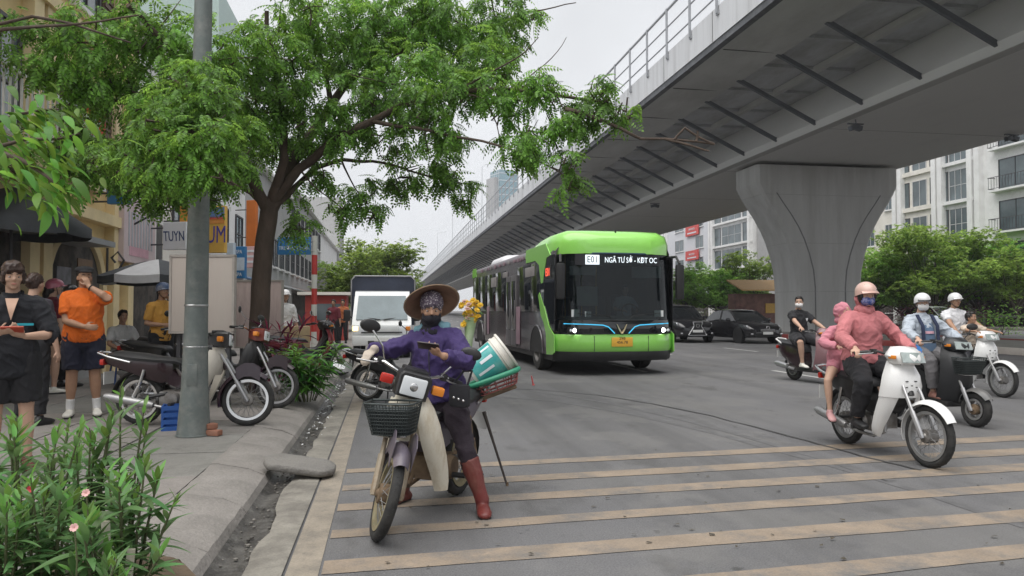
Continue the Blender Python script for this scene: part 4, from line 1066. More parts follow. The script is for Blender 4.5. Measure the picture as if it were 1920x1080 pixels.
rblock('cream apartment block with banded floors right of the pier', 1692, 1767, 21.0, cplast, 'bay')
rblock('lower cream apartment block partly hidden by the pier', 1610, 1691, 15.5, cplast, 'plain')
b = rblock('grey end block with wide glazed bays left of the pier', 1338, 1412, 21, wplast, 'glass')
rblock('pale grey building with two red signs behind the bus', 1250, 1337, 19.5, pm('pale_grey_plaster', (.66,.67,.70), rough=.8, var=.04), 'plain')
b = facade('apartment_block', 'plain dark grey side building tight against the pier', RXP+.6, ry(1446), ry(1413), 21, gplast, -1, 14); b['group'] = 'apartment blocks beyond the far carriageway'
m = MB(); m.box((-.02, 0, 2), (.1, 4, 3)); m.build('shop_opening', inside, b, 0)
rblock('far white building seen past the left end of the bus mirror', 1180, 1249, 17, wplast, 'plain')
sred = pm('sign_red', (.60,.07,.06), rough=.5, var=.06)
for py0, py1, lab in ((422,442,'upper of the two red lettered signs on the pale grey building'), (470,488,'lower of the two red lettered signs on the pale grey building')):
    t, wd, hh = sign_face('wall_sign', lab, 1285, 1309, py0, py1, RXP-.35, sred); t.rotation_euler = (0, 0, math.pi)
    text('lettering', 'NHA KHOA', hh*.30, signw, t, FACE((.02, 0, hh*.1), (0,1,0)), .01, .9)
    m = MB(); m.box((.01, 0, -hh*.25), (.02, wd*.7, hh*.12)); m.build('print_bar', signw, t, 0)
# low shops with orange awning near the pier
p = camframe(1438, 62); t = thing('market_stall', 'low stall with an orange and cream awning tight left of the pier', 'stall', T(p.x, p.y, 0))
m = MB(); m.loft([[(x,-1.6,3.0),(x,1.2,3.9),(x,1.2,4.0),(x,-1.6,3.1)] for x in (-3,3)]); m.build('awning', pm('awning_orange', (.60,.36,.14), rough=.6, var=.12), t, 0)
m = MB(); m.box((0,.6,1.4), (5.6,1.4,2.8)); m.build('cabin', pm('stall_brown', (.20,.10,.08), var=.4, scale=2), t, 0)
m = MB(); m.box((1.0,-.14,1.6), (2.4,.08,.8)); m.build('sign_board', syel, t, 0)
# blue glass tower far down the road
p = camframe(945, 400); t = thing('glass_tower', 'distant pale blue glass tower rising beyond the flyover railing', 'tower', T(p.x, p.y, 0) @ RZ(20))
m = MB(); m.box((0,0,38), (11,11,76)); m.build('shaft', glz_b, t, 0)
m = MB(); m.box((-6.4,1,36), (3,9,72)); m.build('core', gplast, t, 0)
for k in range(20): m = MB(); m.box((0,0,3.8*k+2), (11.2,11.2,.5)); m.build('floor_band', pm('band_pale', (.45,.52,.55)), t, 0)
for k in range(5): m = MB(); m.box((-5.62+.0, -4.4+2.2*k, 38), (.1,.25,75.6)); m.build('mullion', framew, t, 0)
# tall backdrop buildings glimpsed through the leaves at left
for px, d, wd, H, mt, lab in ((545, 95, 12, 16, gplast, 'grey block with a flat roof behind the row of shops'), (260, 46, 9, 22, pm('pale_green_plaster', (.36,.46,.43), var=.06), 'tall pale green house showing through the leaves at the top left')):
    p = camframe(px, d); b = thing('backdrop_house', lab, 'building', T(p.x, p.y, 0))
    m = MB(); m.box((0, 5, H/2), (wd, 10, H)); m.build('wall', mt, b, 0)
    for z in range(2, int(H/3.2)):
        for x in (-wd*.25, wd*.25):
            o = window(b, 1, 0, 0, 1.5, 1.6); o.matrix_local = T(x, -.0, z*3.2-1) @ RZ(-90)
# ================================================================= trees
bark = pm('bark', (0.080,0.058,0.044), rough=.9, var=.3, scale=6, bump=.8, bscale=22, stretch=(1,1,.35))
bark2 = pm('grey_bark', (0.10,0.085,0.07), rough=.9, var=.25, scale=6, bump=.5)
leaf_main = leafmat('tree_leaf', (0.115,0.235,0.040), .6, .5)
leaf_far = leafmat('far_leaf', (0.19,0.38,0.08), .45, .55)
leaf_big = leafmat('broad_leaf', (0.13,0.30,0.045), .3, .5)
leaf_pl = leafmat('oleander_leaf', (0.10,0.21,0.075), .3, .3)
def np_mesh(name, V, Fq, mat, parent):
    me = bpy.data.meshes.new(name); V = np.asarray(V, np.float32); Fq = np.asarray(Fq, np.int32)
    me.vertices.add(len(V)); me.vertices.foreach_set('co', V.ravel())
    k = Fq.shape[1]; me.loops.add(Fq.size); me.loops.foreach_set('vertex_index', Fq.ravel())
    me.polygons.add(len(Fq)); me.polygons.foreach_set('loop_start', np.arange(len(Fq), dtype=np.int32)*k)
    me.polygons.foreach_set('loop_total', np.full(len(Fq), k, np.int32))
    me.update(calc_edges=True); me.materials.append(mat)
    return link(name, me, parent)
def spray_template(n=7, L=.26, lw=.022, ll=.075, droop=.5):
    """a pinnate leaf: pairs of leaflets along a drooping stalk; returns (verts, quads)"""
    V = []; Q = []
    def leaflet(p, d, up, l, w_):
        s_ = np.cross(d, up); s_ = s_/np.linalg.norm(s_)
        i = len(V)
        V.extend([p, p + d*l*.5 + s_*w_, p + d*l - up*l*.15, p + d*l*.5 - s_*w_]); Q.append([i, i+1, i+2, i+3])
    for k in range(n):
        t = (k+.6)/n; p = np.array([L*t, 0, -droop*L*t*t]); tg = np.array([1, 0, -2*droop*t]); tg = tg/np.linalg.norm(tg); up = np.array([-tg[2], 0, tg[0]])
        l = ll*(.75+.5*math.sin(math.pi*min(1, t+.1)))
        for s_ in (-1, 1):
            d = tg*.55 + np.array([0, s_*.85, 0]) - up*.18; d = d/np.linalg.norm(d); leaflet(p, d, up, l, lw)
    leaflet(np.array([L, 0, -droop*L]), tg, up, ll, lw)
    return np.array(V), np.array(Q)
def scatter(P, D, size, tmpl, rs):
    """place the template at points P pointing along D"""
    TV, TQ = tmpl; n = len(P)
    D = D/np.maximum(np.linalg.norm(D, axis=1, keepdims=True), 1e-6)
    up0 = np.tile([0, 0, 1.0], (n, 1)) + rs.normal(0, .35, (n, 3))
    Y = np.cross(up0, D); Y /= np.maximum(np.linalg.norm(Y, axis=1, keepdims=True), 1e-6); Z = np.cross(D, Y)
    V = (TV[None,:,0,None]*D[:,None,:] + TV[None,:,1,None]*Y[:,None,:] + TV[None,:,2,None]*Z[:,None,:])*size[:,None,None] + P[:,None,:]
    Q = TQ[None] + (np.arange(n)*len(TV))[:,None,None]
    return V.reshape(-1, 3), Q.reshape(-1, TQ.shape[1])
def limb(m, pts, r0, r1, n=8, wob=.05, seed=0):
    P = []
    pts = [Vector(p) for p in pts]
    for i in range(len(pts)-1):
        for k in range(4): P.append(pts[i].lerp(pts[i+1], k/4))
    P.append(pts[-1]); N = len(P)
    for i in range(1, N-1):
        q = P[i]*1.7; P[i] = P[i] + Vector((noise.noise(q+Vector((seed,0,0))), noise.noise(q+Vector((0,seed+9,0))), noise.noise(q+Vector((0,0,seed+5)))))*wob
    m.tube(P, [r0 + (r1-r0)*(i/(N-1))**.8 for i in range(N)], n)
    return P
def crown_points(blobs, per_m2, rs, clump=5):
    """blobs: (centre, radius, flatten). Points gather in sub-clumps, with gaps between"""
    P = []; D = []
    for c, r, fl in blobs:
        ncl = max(3, int(per_m2*r*r))
        u = rs.normal(0, 1, (ncl, 3)); u /= np.linalg.norm(u, axis=1, keepdims=True)
        cc = np.array(c) + u*(rs.random((ncl,1))**.45)*r*np.array([1,1,fl])
        for q, uu in zip(cc, u):
            k = clump + rs.integers(0, 4)
            az = rs.random(k)*6.283; dirs = np.stack([np.cos(az), np.sin(az), rs.uniform(-.75,.35,k)], 1) + uu*.5
            P.append(q + rs.normal(0, .035, (k,3))); D.append(dirs)
    return np.concatenate(P), np.concatenate(D)

rs = np.random.default_rng(3)
# --- the big street tree
base = onz(487, 735, PZ); TD = (base-CP).dot(CM @ Vector((0,0,-1)))
def tp(px, py, dd=0.0): return ond(px, py, TD + dd)
tree = thing('street_tree', 'large spreading street tree with feathery green leaves leaning over the pavement', 'tree', T(base.x, base.y, PZ))
inv = tree.matrix_world.inverted()
m = MB()
def L_(pts): return [inv @ Vector(p) for p in pts]
limb(m, L_([tp(483,760), tp(481,700), tp(484,620), tp(487,540), tp(494,470), tp(500,420), tp(506,372)]) if False else L_([tp(483,760), tp(481,700), tp(485,620), tp(489,540), tp(495,470), tp(501,420), tp(506,372)]), .165, .135, 12, .04)
m.build('trunk', bark, tree, 60)
limbs = [([(504,400,0),(470,330,-.3),(435,262,-.7),(405,200,-1.2),(372,150,-1.8),(300,70,-2.4),(240,10,-2.8)], .10, .03),
         ([(508,390,0),(545,310,.3),(580,255,.5),(620,195,.8),(655,150,1.0),(690,70,1.2),(720,-20,1.4)], .12, .04),
         ([(508,385,0),(535,300,-.2),(528,210,-.5),(515,120,-.9),(500,20,-1.1)], .09, .03),
         ([(515,375,0),(560,318,-.1),(630,262,-.3),(700,228,-.5),(770,190,-.6),(860,172,-.7),(960,168,-.8),(1060,176,-.9),(1140,192,-1.0)], .085, .018),
         ([(510,390,0),(545,355,.2),(590,318,.5),(640,300,.7),(700,300,.9),(770,320,1.0),(850,345,1.1)], .06, .012),
         ([(505,395,0),(470,360,.4),(420,330,.8),(360,310,1.2),(290,290,1.5),(200,280,1.7)], .06, .015),
         ([(655,150,1.0),(720,110,1.1),(800,80,1.2),(900,60,1.2),(1000,20,1.2),(1080,5,1.2)], .04, .008),
         ([(700,228,-.5),(780,240,-.8),(880,262,-1.0),(980,285,-1.2),(1060,330,-1.3)], .035, .008),
         ([(470,330,-.3),(440,290,-2.2),(400,260,-4.0),(340,240,-4.8),(300,280,-5.0)], .05, .01),
         ([(435,262,-.7),(380,240,-1.2),(300,210,-1.6),(200,180,-2.0),(120,150,-2.2)], .045, .01),
         ([(620,195,.8),(600,100,.6),(590,10,.5)], .05, .02),
         ([(860,172,-.7),(930,130,-.9),(985,95,-1.0),(1010,70,-1.0)], .02, .005),
         ([(960,168,-.8),(1020,120,-.9),(1062,70,-.9)], .012, .004), ([(900,165,-.8),(930,230,-.9),(940,280,-1.0)], .015, .004),
         ([(640,300,.7),(665,350,.8),(690,395,.9)], .02, .005), ([(560,318,-.1),(600,360,.0),(640,390,.2)], .02, .005)]
m = MB()
for i, (pp, r0, r1) in enumerate(limbs): limb(m, L_([tp(*q) for q in pp]), r0, r1, 7, .05, i)
m.build('limb', bark, tree, 60)
cl = [(180,60,90,-2.4),(60,65,75,-2.2),(300,60,100,-2.3),(410,95,100,-1.8),(245,150,100,-1.9),(165,165,75,-2.0),(100,130,60,-2.2),(335,250,110,-1.3),(250,300,75,-1.0),(290,345,70,-.8),(370,335,65,-.7),(330,175,80,-1.6),
      (520,115,105,-.9),(470,195,85,-.8),(560,200,85,-.4),(640,60,100,.4),(560,35,90,-.5),(740,55,100,1.0),(850,60,100,1.0),(790,20,90,1.0),(900,125,95,.0),(780,145,95,.0),(690,185,85,-.2),(640,255,50,-.3),(820,232,70,-.7),(725,265,50,-.3),
      (945,200,50,-.8),(975,262,60,-1.1),(1030,250,50,-1.1),(1080,222,48,-1.0),(1130,178,38,-1.0),(1178,205,24,-1.1),(1062,308,38,-1.3),(1065,345,24,-1.3),(1005,290,35,-1.2),(760,318,46,1.0),(685,365,50,.8),(640,395,28,.6),(700,400,22,.8),(340,295,74,-5.0),(395,270,68,-5.0),(300,240,72,-4.8),(408,318,36,-5.1),(345,215,65,-4.6),(400,185,52,-4.6),(285,312,46,-4.9),(252,285,55,-4.5),(445,255,50,-4.4),(292,195,55,-4.1),(372,150,60,-4.3),(440,310,40,-4.6),(200,285,50,-4.2),(845,340,34,1.1),(868,376,20,1.1),(825,298,50,1.0),(745,350,22,1.0),(880,350,16,1.1),
      (565,420,34,.4),(545,365,26,.5),(400,350,34,-.4),(390,300,70,-.8),(450,290,62,-.5),(180,300,80,-1.0),(130,250,70,-1.4),(600,330,40,.2),(520,270,55,.3),(590,270,45,.3),(690,120,60,.6),(940,60,60,.9),(1000,150,35,-.9),(1000,25,25,1.2),(790,185,55,-.65),(860,165,52,-.7),(925,165,48,-.8),(985,170,42,-.85),(1040,182,40,-.95),(1100,200,42,-1.0),(1150,215,26,-1.1),(930,15,55,1.0)]
blobs = []
for px, py, r, dd in cl:
    q = inv @ tp(px, py, dd); blobs.append((tuple(q), r/FPX*(TD+dd)*.93, .8))
nb = [b for b, q_ in zip(blobs, cl) if q_[3] < -4]; fb_ = [b for b, q_ in zip(blobs, cl) if q_[3] >= -4]
P, D = crown_points(fb_, 98, rs, 5); P2, D2 = crown_points(nb, 330, rs, 5)
near = np.arange(len(P) + len(P2)) >= len(P); P = np.concatenate([P, P2]); D = np.concatenate([D, D2])
D[:,2] -= .25
V, Q = scatter(P, D, rs.uniform(.65, 1.2, len(P))*np.where(near, .62, 1.0), spray_template(6, .235, .017, .068, .5), rs)
np_mesh('crown', V, Q, leaf_main, tree)
# twigs to the clumps
m = MB()
for c, r, _ in blobs:
    c = Vector(c)
    for k in range(5):
        e = c + Vector(rs.normal(0, r*.5, 3)); s_ = c + Vector(rs.normal(0, r*.25, 3)) - Vector((0,0,r*.3))
        m.tube([s_, s_.lerp(e, .5) + Vector(rs.normal(0, .05, 3)), e], [.014,.01,.004], 4, caps=False)
tag(m.build('twig', bark, tree, 60), kind='stuff')
# bare dead branch reaching under the flyover, part of the same tree
m = MB()
for i, pp in enumerate(([(1060,205,-1.2),(1120,225,-1.2),(1165,240,-1.2),(1205,258,-1.2),(1265,262,-1.2),(1340,271,-1.2)], [(1265,262,-1.2),(1285,240,-1.2),(1340,270,-1.2)], [(1245,260,-1.2),(1300,275,-1.2),(1330,283,-1.2)], [(1305,266,-1.2),(1308,245,-1.2)])):
    limb(m, L_([tp(*q) for q in pp]), .035 if i == 0 else .02, .014, 6, .04, i+30)
m.build('dead_branch', bark, tree, 60)

# --- generic background trees
def bg_tree(name, label, p, H, rad, mat, seed, group=None, trunk_h=2.2, leafs=1.0, nbl=14, fl=.62, ls=.24):
    r_ = np.random.default_rng(seed); q = random.Random(seed)
    t = thing(name, label, 'tree', T(p.x, p.y, p.z), group)
    m = MB(); limb(m, [(0,0,0),(q.uniform(-.1,.1),q.uniform(-.1,.1),trunk_h*.6),(q.uniform(-.2,.2),0,trunk_h),(q.uniform(-.3,.3),0,H*.75)], .16, .05, 8, .08, seed)
    bl = []
    for k in range(nbl):
        a = q.uniform(0, 6.28); rr = rad*math.sqrt(q.random())*.78; z = trunk_h + (H-trunk_h)*(.15+.72*q.random()*(1-.35*(rr/rad)**2))
        c = (rr*math.cos(a), rr*math.sin(a), z); bl.append((c, rad*q.uniform(.26,.42), fl))
        limb(m, [(0,0,trunk_h*q.uniform(.7,1.1)), (c[0]*.5, c[1]*.5, trunk_h+(z-trunk_h)*.4), c], .07, .015, 6, .1, k)
    m.build('trunk', bark2, t, 60)
    P, D = crown_points(bl, 46*leafs, r_, 7)
    TV = np.array([[0,0,0],[.5,.24,.03],[1,0,-.12],[.5,-.24,.03]]); TQ = np.array([[0,1,2,3]])
    V, Q = scatter(P, D, r_.uniform(ls*.7, ls*1.3, len(P)), (TV, TQ), r_)
    np_mesh('crown', V, Q, mat, t)
    return t
p = camframe(690, 47); bg_tree('street_tree', 'round dark green tree down the street behind the covered truck', p, 6.6, 3.4, leaf_far, 5, None, 1.5, 1.6, 26, .75, .22)
p = camframe(612, 66); bg_tree('street_tree', 'smaller tree at the end of the pavement left of the truck', p, 6.0, 3.0, leaf_far, 6, None, 1.4, 1.2, 18, .75, .24)
gp = 'trees along the far pavement'
for i, (px, d, H, rad, lab) in enumerate(((1752,60,8.6,6.0,'broad feathery tree between the pier and the right edge'), (1640,64,7.2,3.6,'tree with low branches tight right of the pier'), (1905,57,6.6,4.0,'tree cut off by the right edge of the view'), (1838,62,8.0,4.0,'bushy tree in front of the balcony block'),
                                (1350,82,7.4,5.2,'wide green tree above the two black cars'), (1292,86,6.6,3.6,'tree beside the bus mirror below the red signs'), (1405,80,8.6,3.4,'tree behind the thin pole left of the pier'), (1690,68,7.4,4.2,'tree behind the pink rider in the distance'))):
    p = camframe(px, d); p.z = .17; bg_tree('street_tree', lab, p, H, rad, leaf_far, 20+i, gp, 1.3, .62, 34, .42, .27)
# low hedge plants along the median
def shrub(label, p, w_, h_, mat, seed, n=260, ls=.16, name='shrub', group=None):
    r_ = np.random.default_rng(seed); t = thing(name, label, 'shrub', T(p.x, p.y, p.z), group)
    m = MB(); q = random.Random(seed)
    for k in range(6): m.tube([(q.uniform(-.1,.1)*w_, q.uniform(-.1,.1), 0), (q.uniform(-.4,.4)*w_, q.uniform(-.3,.3)*w_, h_*.7)], [.015,.006], 5)
    m.build('stem', bark2, t)
    P = np.stack([r_.normal(0,.28*w_,n), r_.normal(0,.28*w_,n), np.abs(r_.normal(.5,.26,n))*h_], 1); az = r_.random(n)*6.28
    D = np.stack([np.cos(az), np.sin(az), r_.uniform(-.4,.9,n)], 1)
    TV = np.array([[0,0,0],[.5,.16,.05],[1,0,-.1],[.5,-.16,.05]]); V, Q = scatter(P, D, r_.uniform(.7,1.3,n)*ls, (TV, np.array([[0,1,2,3]])), r_)
    np_mesh('foliage', V, Q, mat, t); return t
redleaf = leafmat('red_leaf', (0.16,0.02,0.04), .4, .3)
for i, (px, d, lab, mt) in enumerate(((1322,58,'low green hedge plant behind the luxury SUV',leaf_far),(1385,60,'reddish low shrub behind the black sedan',redleaf),(1700,44,'red-leaved shrub behind the pink rider',redleaf),(1815,42,'red-leaved shrub behind the white helmet rider',redleaf),(1765,40,'low dark green shrub on the median beside the pale car',leaf_far),(1880,38,'green shrub on the median near the right edge',leaf_far))):
    p = camframe(px, d); p.z = .16; shrub(lab, p, 2.6, 1.5, mt, 60+i, 420, .2, group='shrubs beyond the carriageway')
# ================================================================= motorbikes
bike_black = pm('bike_black', (0.02,0.02,0.021), rough=.4, var=.2, scale=6, dirt=(.06,.055,.05), damt=.4)
seat_black = pm('seat_vinyl', (0.018,0.018,0.02), rough=.5, var=.2, bump=.1)
engine_m = pm('engine_alloy', (0.26,0.25,0.24), rough=.5, metal=.7, var=.25, dirt=(.10,.08,.06), dscale=8, damt=.7)
rust_m = pm('muddy_steel', (0.16,0.11,0.07), rough=.75, metal=.2, var=.35, scale=8, dirt=(.26,.19,.11), dscale=6, damt=.7)
white_p = pm('white_bike_paint', (0.78,0.78,0.77), rough=.25, var=.02, coat=.5)
def spoke_wheel(parent, name, c, Rw, tw, M, rimmat, tyremat=None, ns=36, alloy=0, hubmat=None):
    """axle along y"""
    A = M @ T(*c) @ RX(90)
    rr = Rw - tw*.95
    m = MB(); m.torus(Rw - tw*.5, tw*.5, 44, 10, A, 1.0)
    for k in range(44):                       # tread blocks
        a = 2*math.pi*k/44
        m.box((Rw-.0055, 0, (tw*.11 if k % 2 else -tw*.11)), (.011, Rw*.06, tw*.2), M=A @ RZ(math.degrees(a)))
    w_ = m.build(name, tyremat or rubber, parent, 50)
    m = MB(); m.lathe([(rr-.022,-tw*.42),(rr+.006,-tw*.44),(rr-.004,-tw*.2),(rr-.014,0),(rr-.004,tw*.2),(rr+.006,tw*.44),(rr-.022,tw*.42),(rr-.028,0)], 40, A, closed=True); m.build('rim', rimmat, w_, 50)
    m = MB(); m.lathe([(.02,-.075),(.035,-.07),(.062,-.05),(.066,.035),(.06,.055),(.03,.06),(.02,.075)], 20, A); m.lathe([(.012,-.1),(.012,.1)], 10, A); m.build('hub', hubmat or engine_m, w_, 30)
    m = MB()
    if alloy:
        for k in range(alloy):
            m.box((rr*.52, 0, 0), (rr*.9, .035, .03), M=A @ RZ(360*k/alloy), bev=.01)
    else:
        for k in range(ns):
            a = 2*math.pi*k/ns; b = a + (.55 if k % 2 else -.55); z0 = .045 if k % 4 < 2 else -.045
            m.tube([(.055*math.cos(b), .055*math.sin(b), z0), ((rr-.01)*math.cos(a), (rr-.01)*math.sin(a), 0)], .0022, 4, A, caps=False)
    m.build('spokes', pm('spoke_steel', (.26,.26,.26), rough=.55, metal=.3) if not alloy else rimmat, w_, 30)
    return w_
def fender(M, c, Rf, w_, a0, a1, drop=.03, n=16):
    rows = []
    for i in range(n+1):
        a = R(a0 + (a1-a0)*i/n); row = []
        tp_ = 1 - .35*max(0, (i/n-.75)/.25)**2 - .25*max(0, (.2-i/n)/.2)
        for j in range(9):
            u = -1 + 2*j/8; rad = Rf - drop*abs(u)**2.4*1.4
            row.append((c[0]+rad*math.cos(a), c[1]+u*w_*tp_, c[2]+rad*math.sin(a)))
        rows.append(row)
    m = MB(); m.sheet(rows, .004, M); return m
def motorbike(name, label, M, style='cub', wb=1.22, steer=0, body=None, fend=None, shield=None, cowl=None, rimmat=None, tyre=None, group=None,
              basket=False, mirrors=(1,1), fork=None, tail_trim=None, rack=True, muddy=False, Rw=.283, plate=True, stand=False, mirror_shape='oval'):
    """bike frame: x forward, y left, z up; rear tyre touches the ground at the origin"""
    t = thing(name, label, 'motorbike', M, group)
    body = body or bike_black; fend = fend or body; shield = shield or white_p; cowl = cowl or body; rimmat = rimmat or alu; fork = fork or alu
    rk = R(26.5); tr_ = .075
    ax = Vector((-math.sin(rk), 0, math.cos(rk))); A0 = Vector((wb + tr_, 0, 0))
    S = T(*A0) @ Matrix.Rotation(R(steer), 4, ax) @ T(*(-A0))
    def onax(z): return A0 + ax*(z/ax.z)
    eng = rust_m if muddy else engine_m
    fwR = Rw if style != 'scooter' else Rw
    tw = .068 if style != 'scooter' else .095
    # --- steering group
    spoke_wheel(t, 'front_wheel', (wb, 0, fwR), fwR, tw, S, rimmat, tyre, alloy=5 if style == 'scooter' else 0, hubmat=eng)
    off = wb - onax(fwR).x
    for s in (-1, 1):
        lo = Vector((wb, s*.085, fwR)); hi = onax(.66) + Vector((off*.6, s*.085, 0)); top = onax(.78) + Vector((.02, s*.07, 0))
        m = MB(); m.tube([lo - ax*.02, lo, lo.lerp(hi, .55)], [.018,.024,.024], 8, S); m.tube([lo.lerp(hi, .5), hi, top], .016, 8, S); m.build('fork_leg', fork, t)
    fm = fender(S, (wb, 0, fwR), fwR + .045, .062 if style != 'scooter' else .075, 30 if style == 'wave' else (50 if style == 'cub' else 35), 195 if style != 'scooter' else 165); fo = fm.build('front_fender', fend, t, 50)
    if style == 'cub':
        m = MB()
        for s in (-1,1):
            m.sheet([[(wb-.13+.26*u, s*.068, fwR+.20+v*.15+.06*(1-(2*u-1)**2)) for u in (0,.33,.66,1)] for v in (0,.5,1)], .005, S)
        m.build('fender_stay', fend, fo, 40)
    hb = onax(.965)
    gp_ = {}
    for s in (-1, 1):
        pts = [hb + Vector((0, 0, 0)), hb + Vector((.0, s*.09, .02)), hb + Vector((-.03, s*.20, .055)), hb + Vector((-.10, s*.27, .045)), hb + Vector((-.14, s*.36, .03))]
        m = MB(); m.tube(pts, .012, 8, S); h = m.build('handlebar', chrome if style == 'cub' else bike_black, t)
        m = MB(); m.tube([hb + Vector((-.095, s*.255, .046)), hb + Vector((-.145, s*.375, .029))], .018, 10, S); m.build('grip', bike_black, h)
        m = MB(); m.tube([hb + Vector((-.05, s*.22, .05)), hb + Vector((-.03, s*.27, .035)), hb + Vector((-.075, s*.38, .02))], .006, 6, S); m.build('brake_lever', alu, h)
        m = MB(); m.box(tuple(hb + Vector((-.065, s*.225, .052))), (.06,.05,.05), M=S, bev=.012); m.build('switch_box', bike_black, h)
        gp_[s] = S @ (hb + Vector((-.12, s*.315, .038)))
        if mirrors[0 if s > 0 else 1]:
            b0 = hb + Vector((-.05, s*.2, .06)); b1 = b0 + Vector((.05, s*.05, .10)); b2 = b0 + Vector((.0, s*.14, .18))
            m = MB(); m.tube([b0, b1, b2], .006, 6, S); mi = m.build('mirror', chrome if style == 'cub' else bike_black, t)
            Mm = S @ T(*(b2 + Vector((0, s*.02, .02)))) @ RZ(-s*15)
            m = MB(); m.ball((0,0,0), (.018,.075,.045), Mm, 16, 8); m.build('mirror_shell', bike_black, mi)
            m = MB(); m.ball((-.012,0,0), (.009,.066,.037), Mm, 16, 6); m.build('mirror_glass', mirror_g, mi)
    if style == 'cub':
        hc = hb + Vector((.11, 0, -.02))
        m = MB(); m.loft([[(hc.x-.13, y*.7, hc.z+z*.7) for y, z in ((-.1,-.06),(.1,-.06),(.1,.06),(.06,.1),(-.06,.1),(-.1,.06))], [(hc.x-.03, y, hc.z+z) for y, z in ((-.11,-.085),(.11,-.085),(.115,.06),(.09,.085),(-.09,.085),(-.115,.06))], [(hc.x+.075, y, hc.z+z) for y, z in ((-.105,-.085),(.105,-.085),(.11,.055),(.09,.08),(-.09,.08),(-.11,.055))], [(hc.x+.085, y*.9, hc.z+z*.9) for y, z in ((-.105,-.085),(.105,-.085),(.11,.055),(.09,.08),(-.09,.08),(-.11,.055))]], M=S); h = m.build('headlight_housing', cowl, t, 30)
        m = MB(); m.box((hc.x+.083, 0, hc.z-.008), (.03,.165,.125), M=S, bev=.014); lo_ = m.build('headlight', lens_c, h, 40)
        m = MB(); m.ball((hc.x+.095, 0, hc.z-.008), (.008,.03,.03), S); m.build('bulb', chrome, lo_)
        m = MB(); m.box((hc.x-.04, 0, hc.z+.085), (.13,.17,.03), M=S @ T(0,0,0), bev=.01); m.build('speedometer', bike_black, h)
        for s in (-1,1):
            m = MB(); m.box((hc.x+.01, s*.175, hc.z-.005), (.06,.085,.06), M=S, bev=.015); m.build('indicator', amber if not muddy or s > 0 else redlens, h)
    else:
        hc = hb + Vector((.09, 0, .03)); secs = []
        for x, w_, zl, zu in ((-.14,.10,-.05,.06),(-.07,.17,-.07,.085),(0,.175,-.085,.085),(.07,.14,-.085,.055),(.13,.075,-.075,.01),(.155,.03,-.06,-.025)):
            secs.append([(hc.x+x, -w_, hc.z+(zl+zu)/2-.01), (hc.x+x, -w_*.75, hc.z+zl), (hc.x+x, w_*.75, hc.z+zl), (hc.x+x, w_, hc.z+(zl+zu)/2-.01), (hc.x+x, w_*.62, hc.z+zu*.9), (hc.x+x, 0, hc.z+zu), (hc.x+x, -w_*.62, hc.z+zu*.9)])
        m = MB(); m.loft(secs, M=S); h = m.build('headlight_housing', cowl, t, 60)
        m = MB(); m.sheet([[(hc.x+.155-.55*abs(y)**1.2 - (z+.06)*.4+.012, y, hc.z+z) for y in (-.125,-.07,0,.07,.125)] for z in (-.062,-.03,.0,.032)], .02, S); lo_ = m.build('headlight', pm('smoky_lens', (.33,.38,.37), rough=.1, var=.25, scale=14, spec=.8), h, 50)
        for s in (-1,1):
            m = MB(); m.box((hc.x+.02, s*.158, hc.z-.02), (.09,.02,.035), M=S @ T(0,0,0), bev=.008); m.build('indicator', amber, h)
    # --- frame-fixed body
    hx = onax(.8).x
    if style == 'scooter':
        zs_ = [(.98,hx-.02,.10,.04),(.86,hx+.05,.17,.05),(.70,hx+.09,.20,.07),(.52,hx+.06,.20,.09),(.36,hx+.0,.19,.08),(.26,hx-.05,.17,.05)]
        rows = [[(x + bl*(1-abs(u)**2)*1.6 - .11*abs(u)**2, u*w_, z) for u in (-1,-.75,-.4,0,.4,.75,1)] for z, x, w_, bl in zs_]
        m = MB(); m.sheet(rows, .012); m.build('front_panel', shield, t, 60)
        rows = [[(x - .10 - .02*(1-abs(u)), u*w_*.96, z) for u in (-1,-.5,0,.5,1)] for z, x, w_, bl in zs_]
        m = MB(); m.sheet(rows, .012); m.build('inner_panel', bike_black, t, 60)
        m = MB(); m.box((.57, 0, .245), (.56,.34,.07), bev=.02); m.build('floorboard', bike_black, t, 40)
        secs = []
        for x, w_, z0, z1 in ((.40,.12,.26,.58),(.30,.165,.26,.66),(.0,.17,.36,.70),(-.25,.13,.48,.74),(-.42,.06,.60,.74)):
            secs.append([(x,-w_*.75,z0),(x,-w_,z0+(z1-z0)*.45),(x,-w_*.85,z1),(x,w_*.85,z1),(x,w_,z0+(z1-z0)*.45),(x,w_*.75,z0)])
        m = MB(); m.loft(secs); m.build('body_cover', body, t, 50)
        secs = [[(x,-w_*.9,z),(x,-w_,z+.05),(x,-w_*.6,z+th),(x,w_*.6,z+th),(x,w_,z+.05),(x,w_*.9,z)] for x, w_, z, th in ((.42,.09,.59,.06),(.34,.14,.655,.085),(.1,.155,.685,.09),(-.18,.15,.71,.11),(-.36,.10,.735,.08))]
        m = MB(); m.loft(secs); m.build('seat', seat_black, t, 50)
        m = MB(); m.tube([(-.22,.13,.74),(-.42,.11,.82),(-.50,0,.84),(-.42,-.11,.82),(-.22,-.13,.74)], .018, 8); m.build('grab_rail', tail_trim or alu, t)
        m = MB(); m.box((-.43,0,.66), (.05,.2,.07), bev=.02); m.build('tail_light', redlens, t)
        m = MB(); m.box((.1,0,.30), (.42,.2,.2), bev=.05); m.build('engine', eng, t)
        m = MB(); m.tube([(.2,-.14,.24),(.0,-.17,.27)], .03, 8); m.lathe([(.0,-.02),(.055,0),(.062,.1),(.062,.3),(.045,.36),(.0,.36)], 14, T(.03,-.19,.285) @ RY(-82)); m.build('exhaust', alu, t, 40)
        spoke_wheel(t, 'rear_wheel', (0,0,Rw), Rw, .11, I4, rimmat, tyre, alloy=5, hubmat=eng)
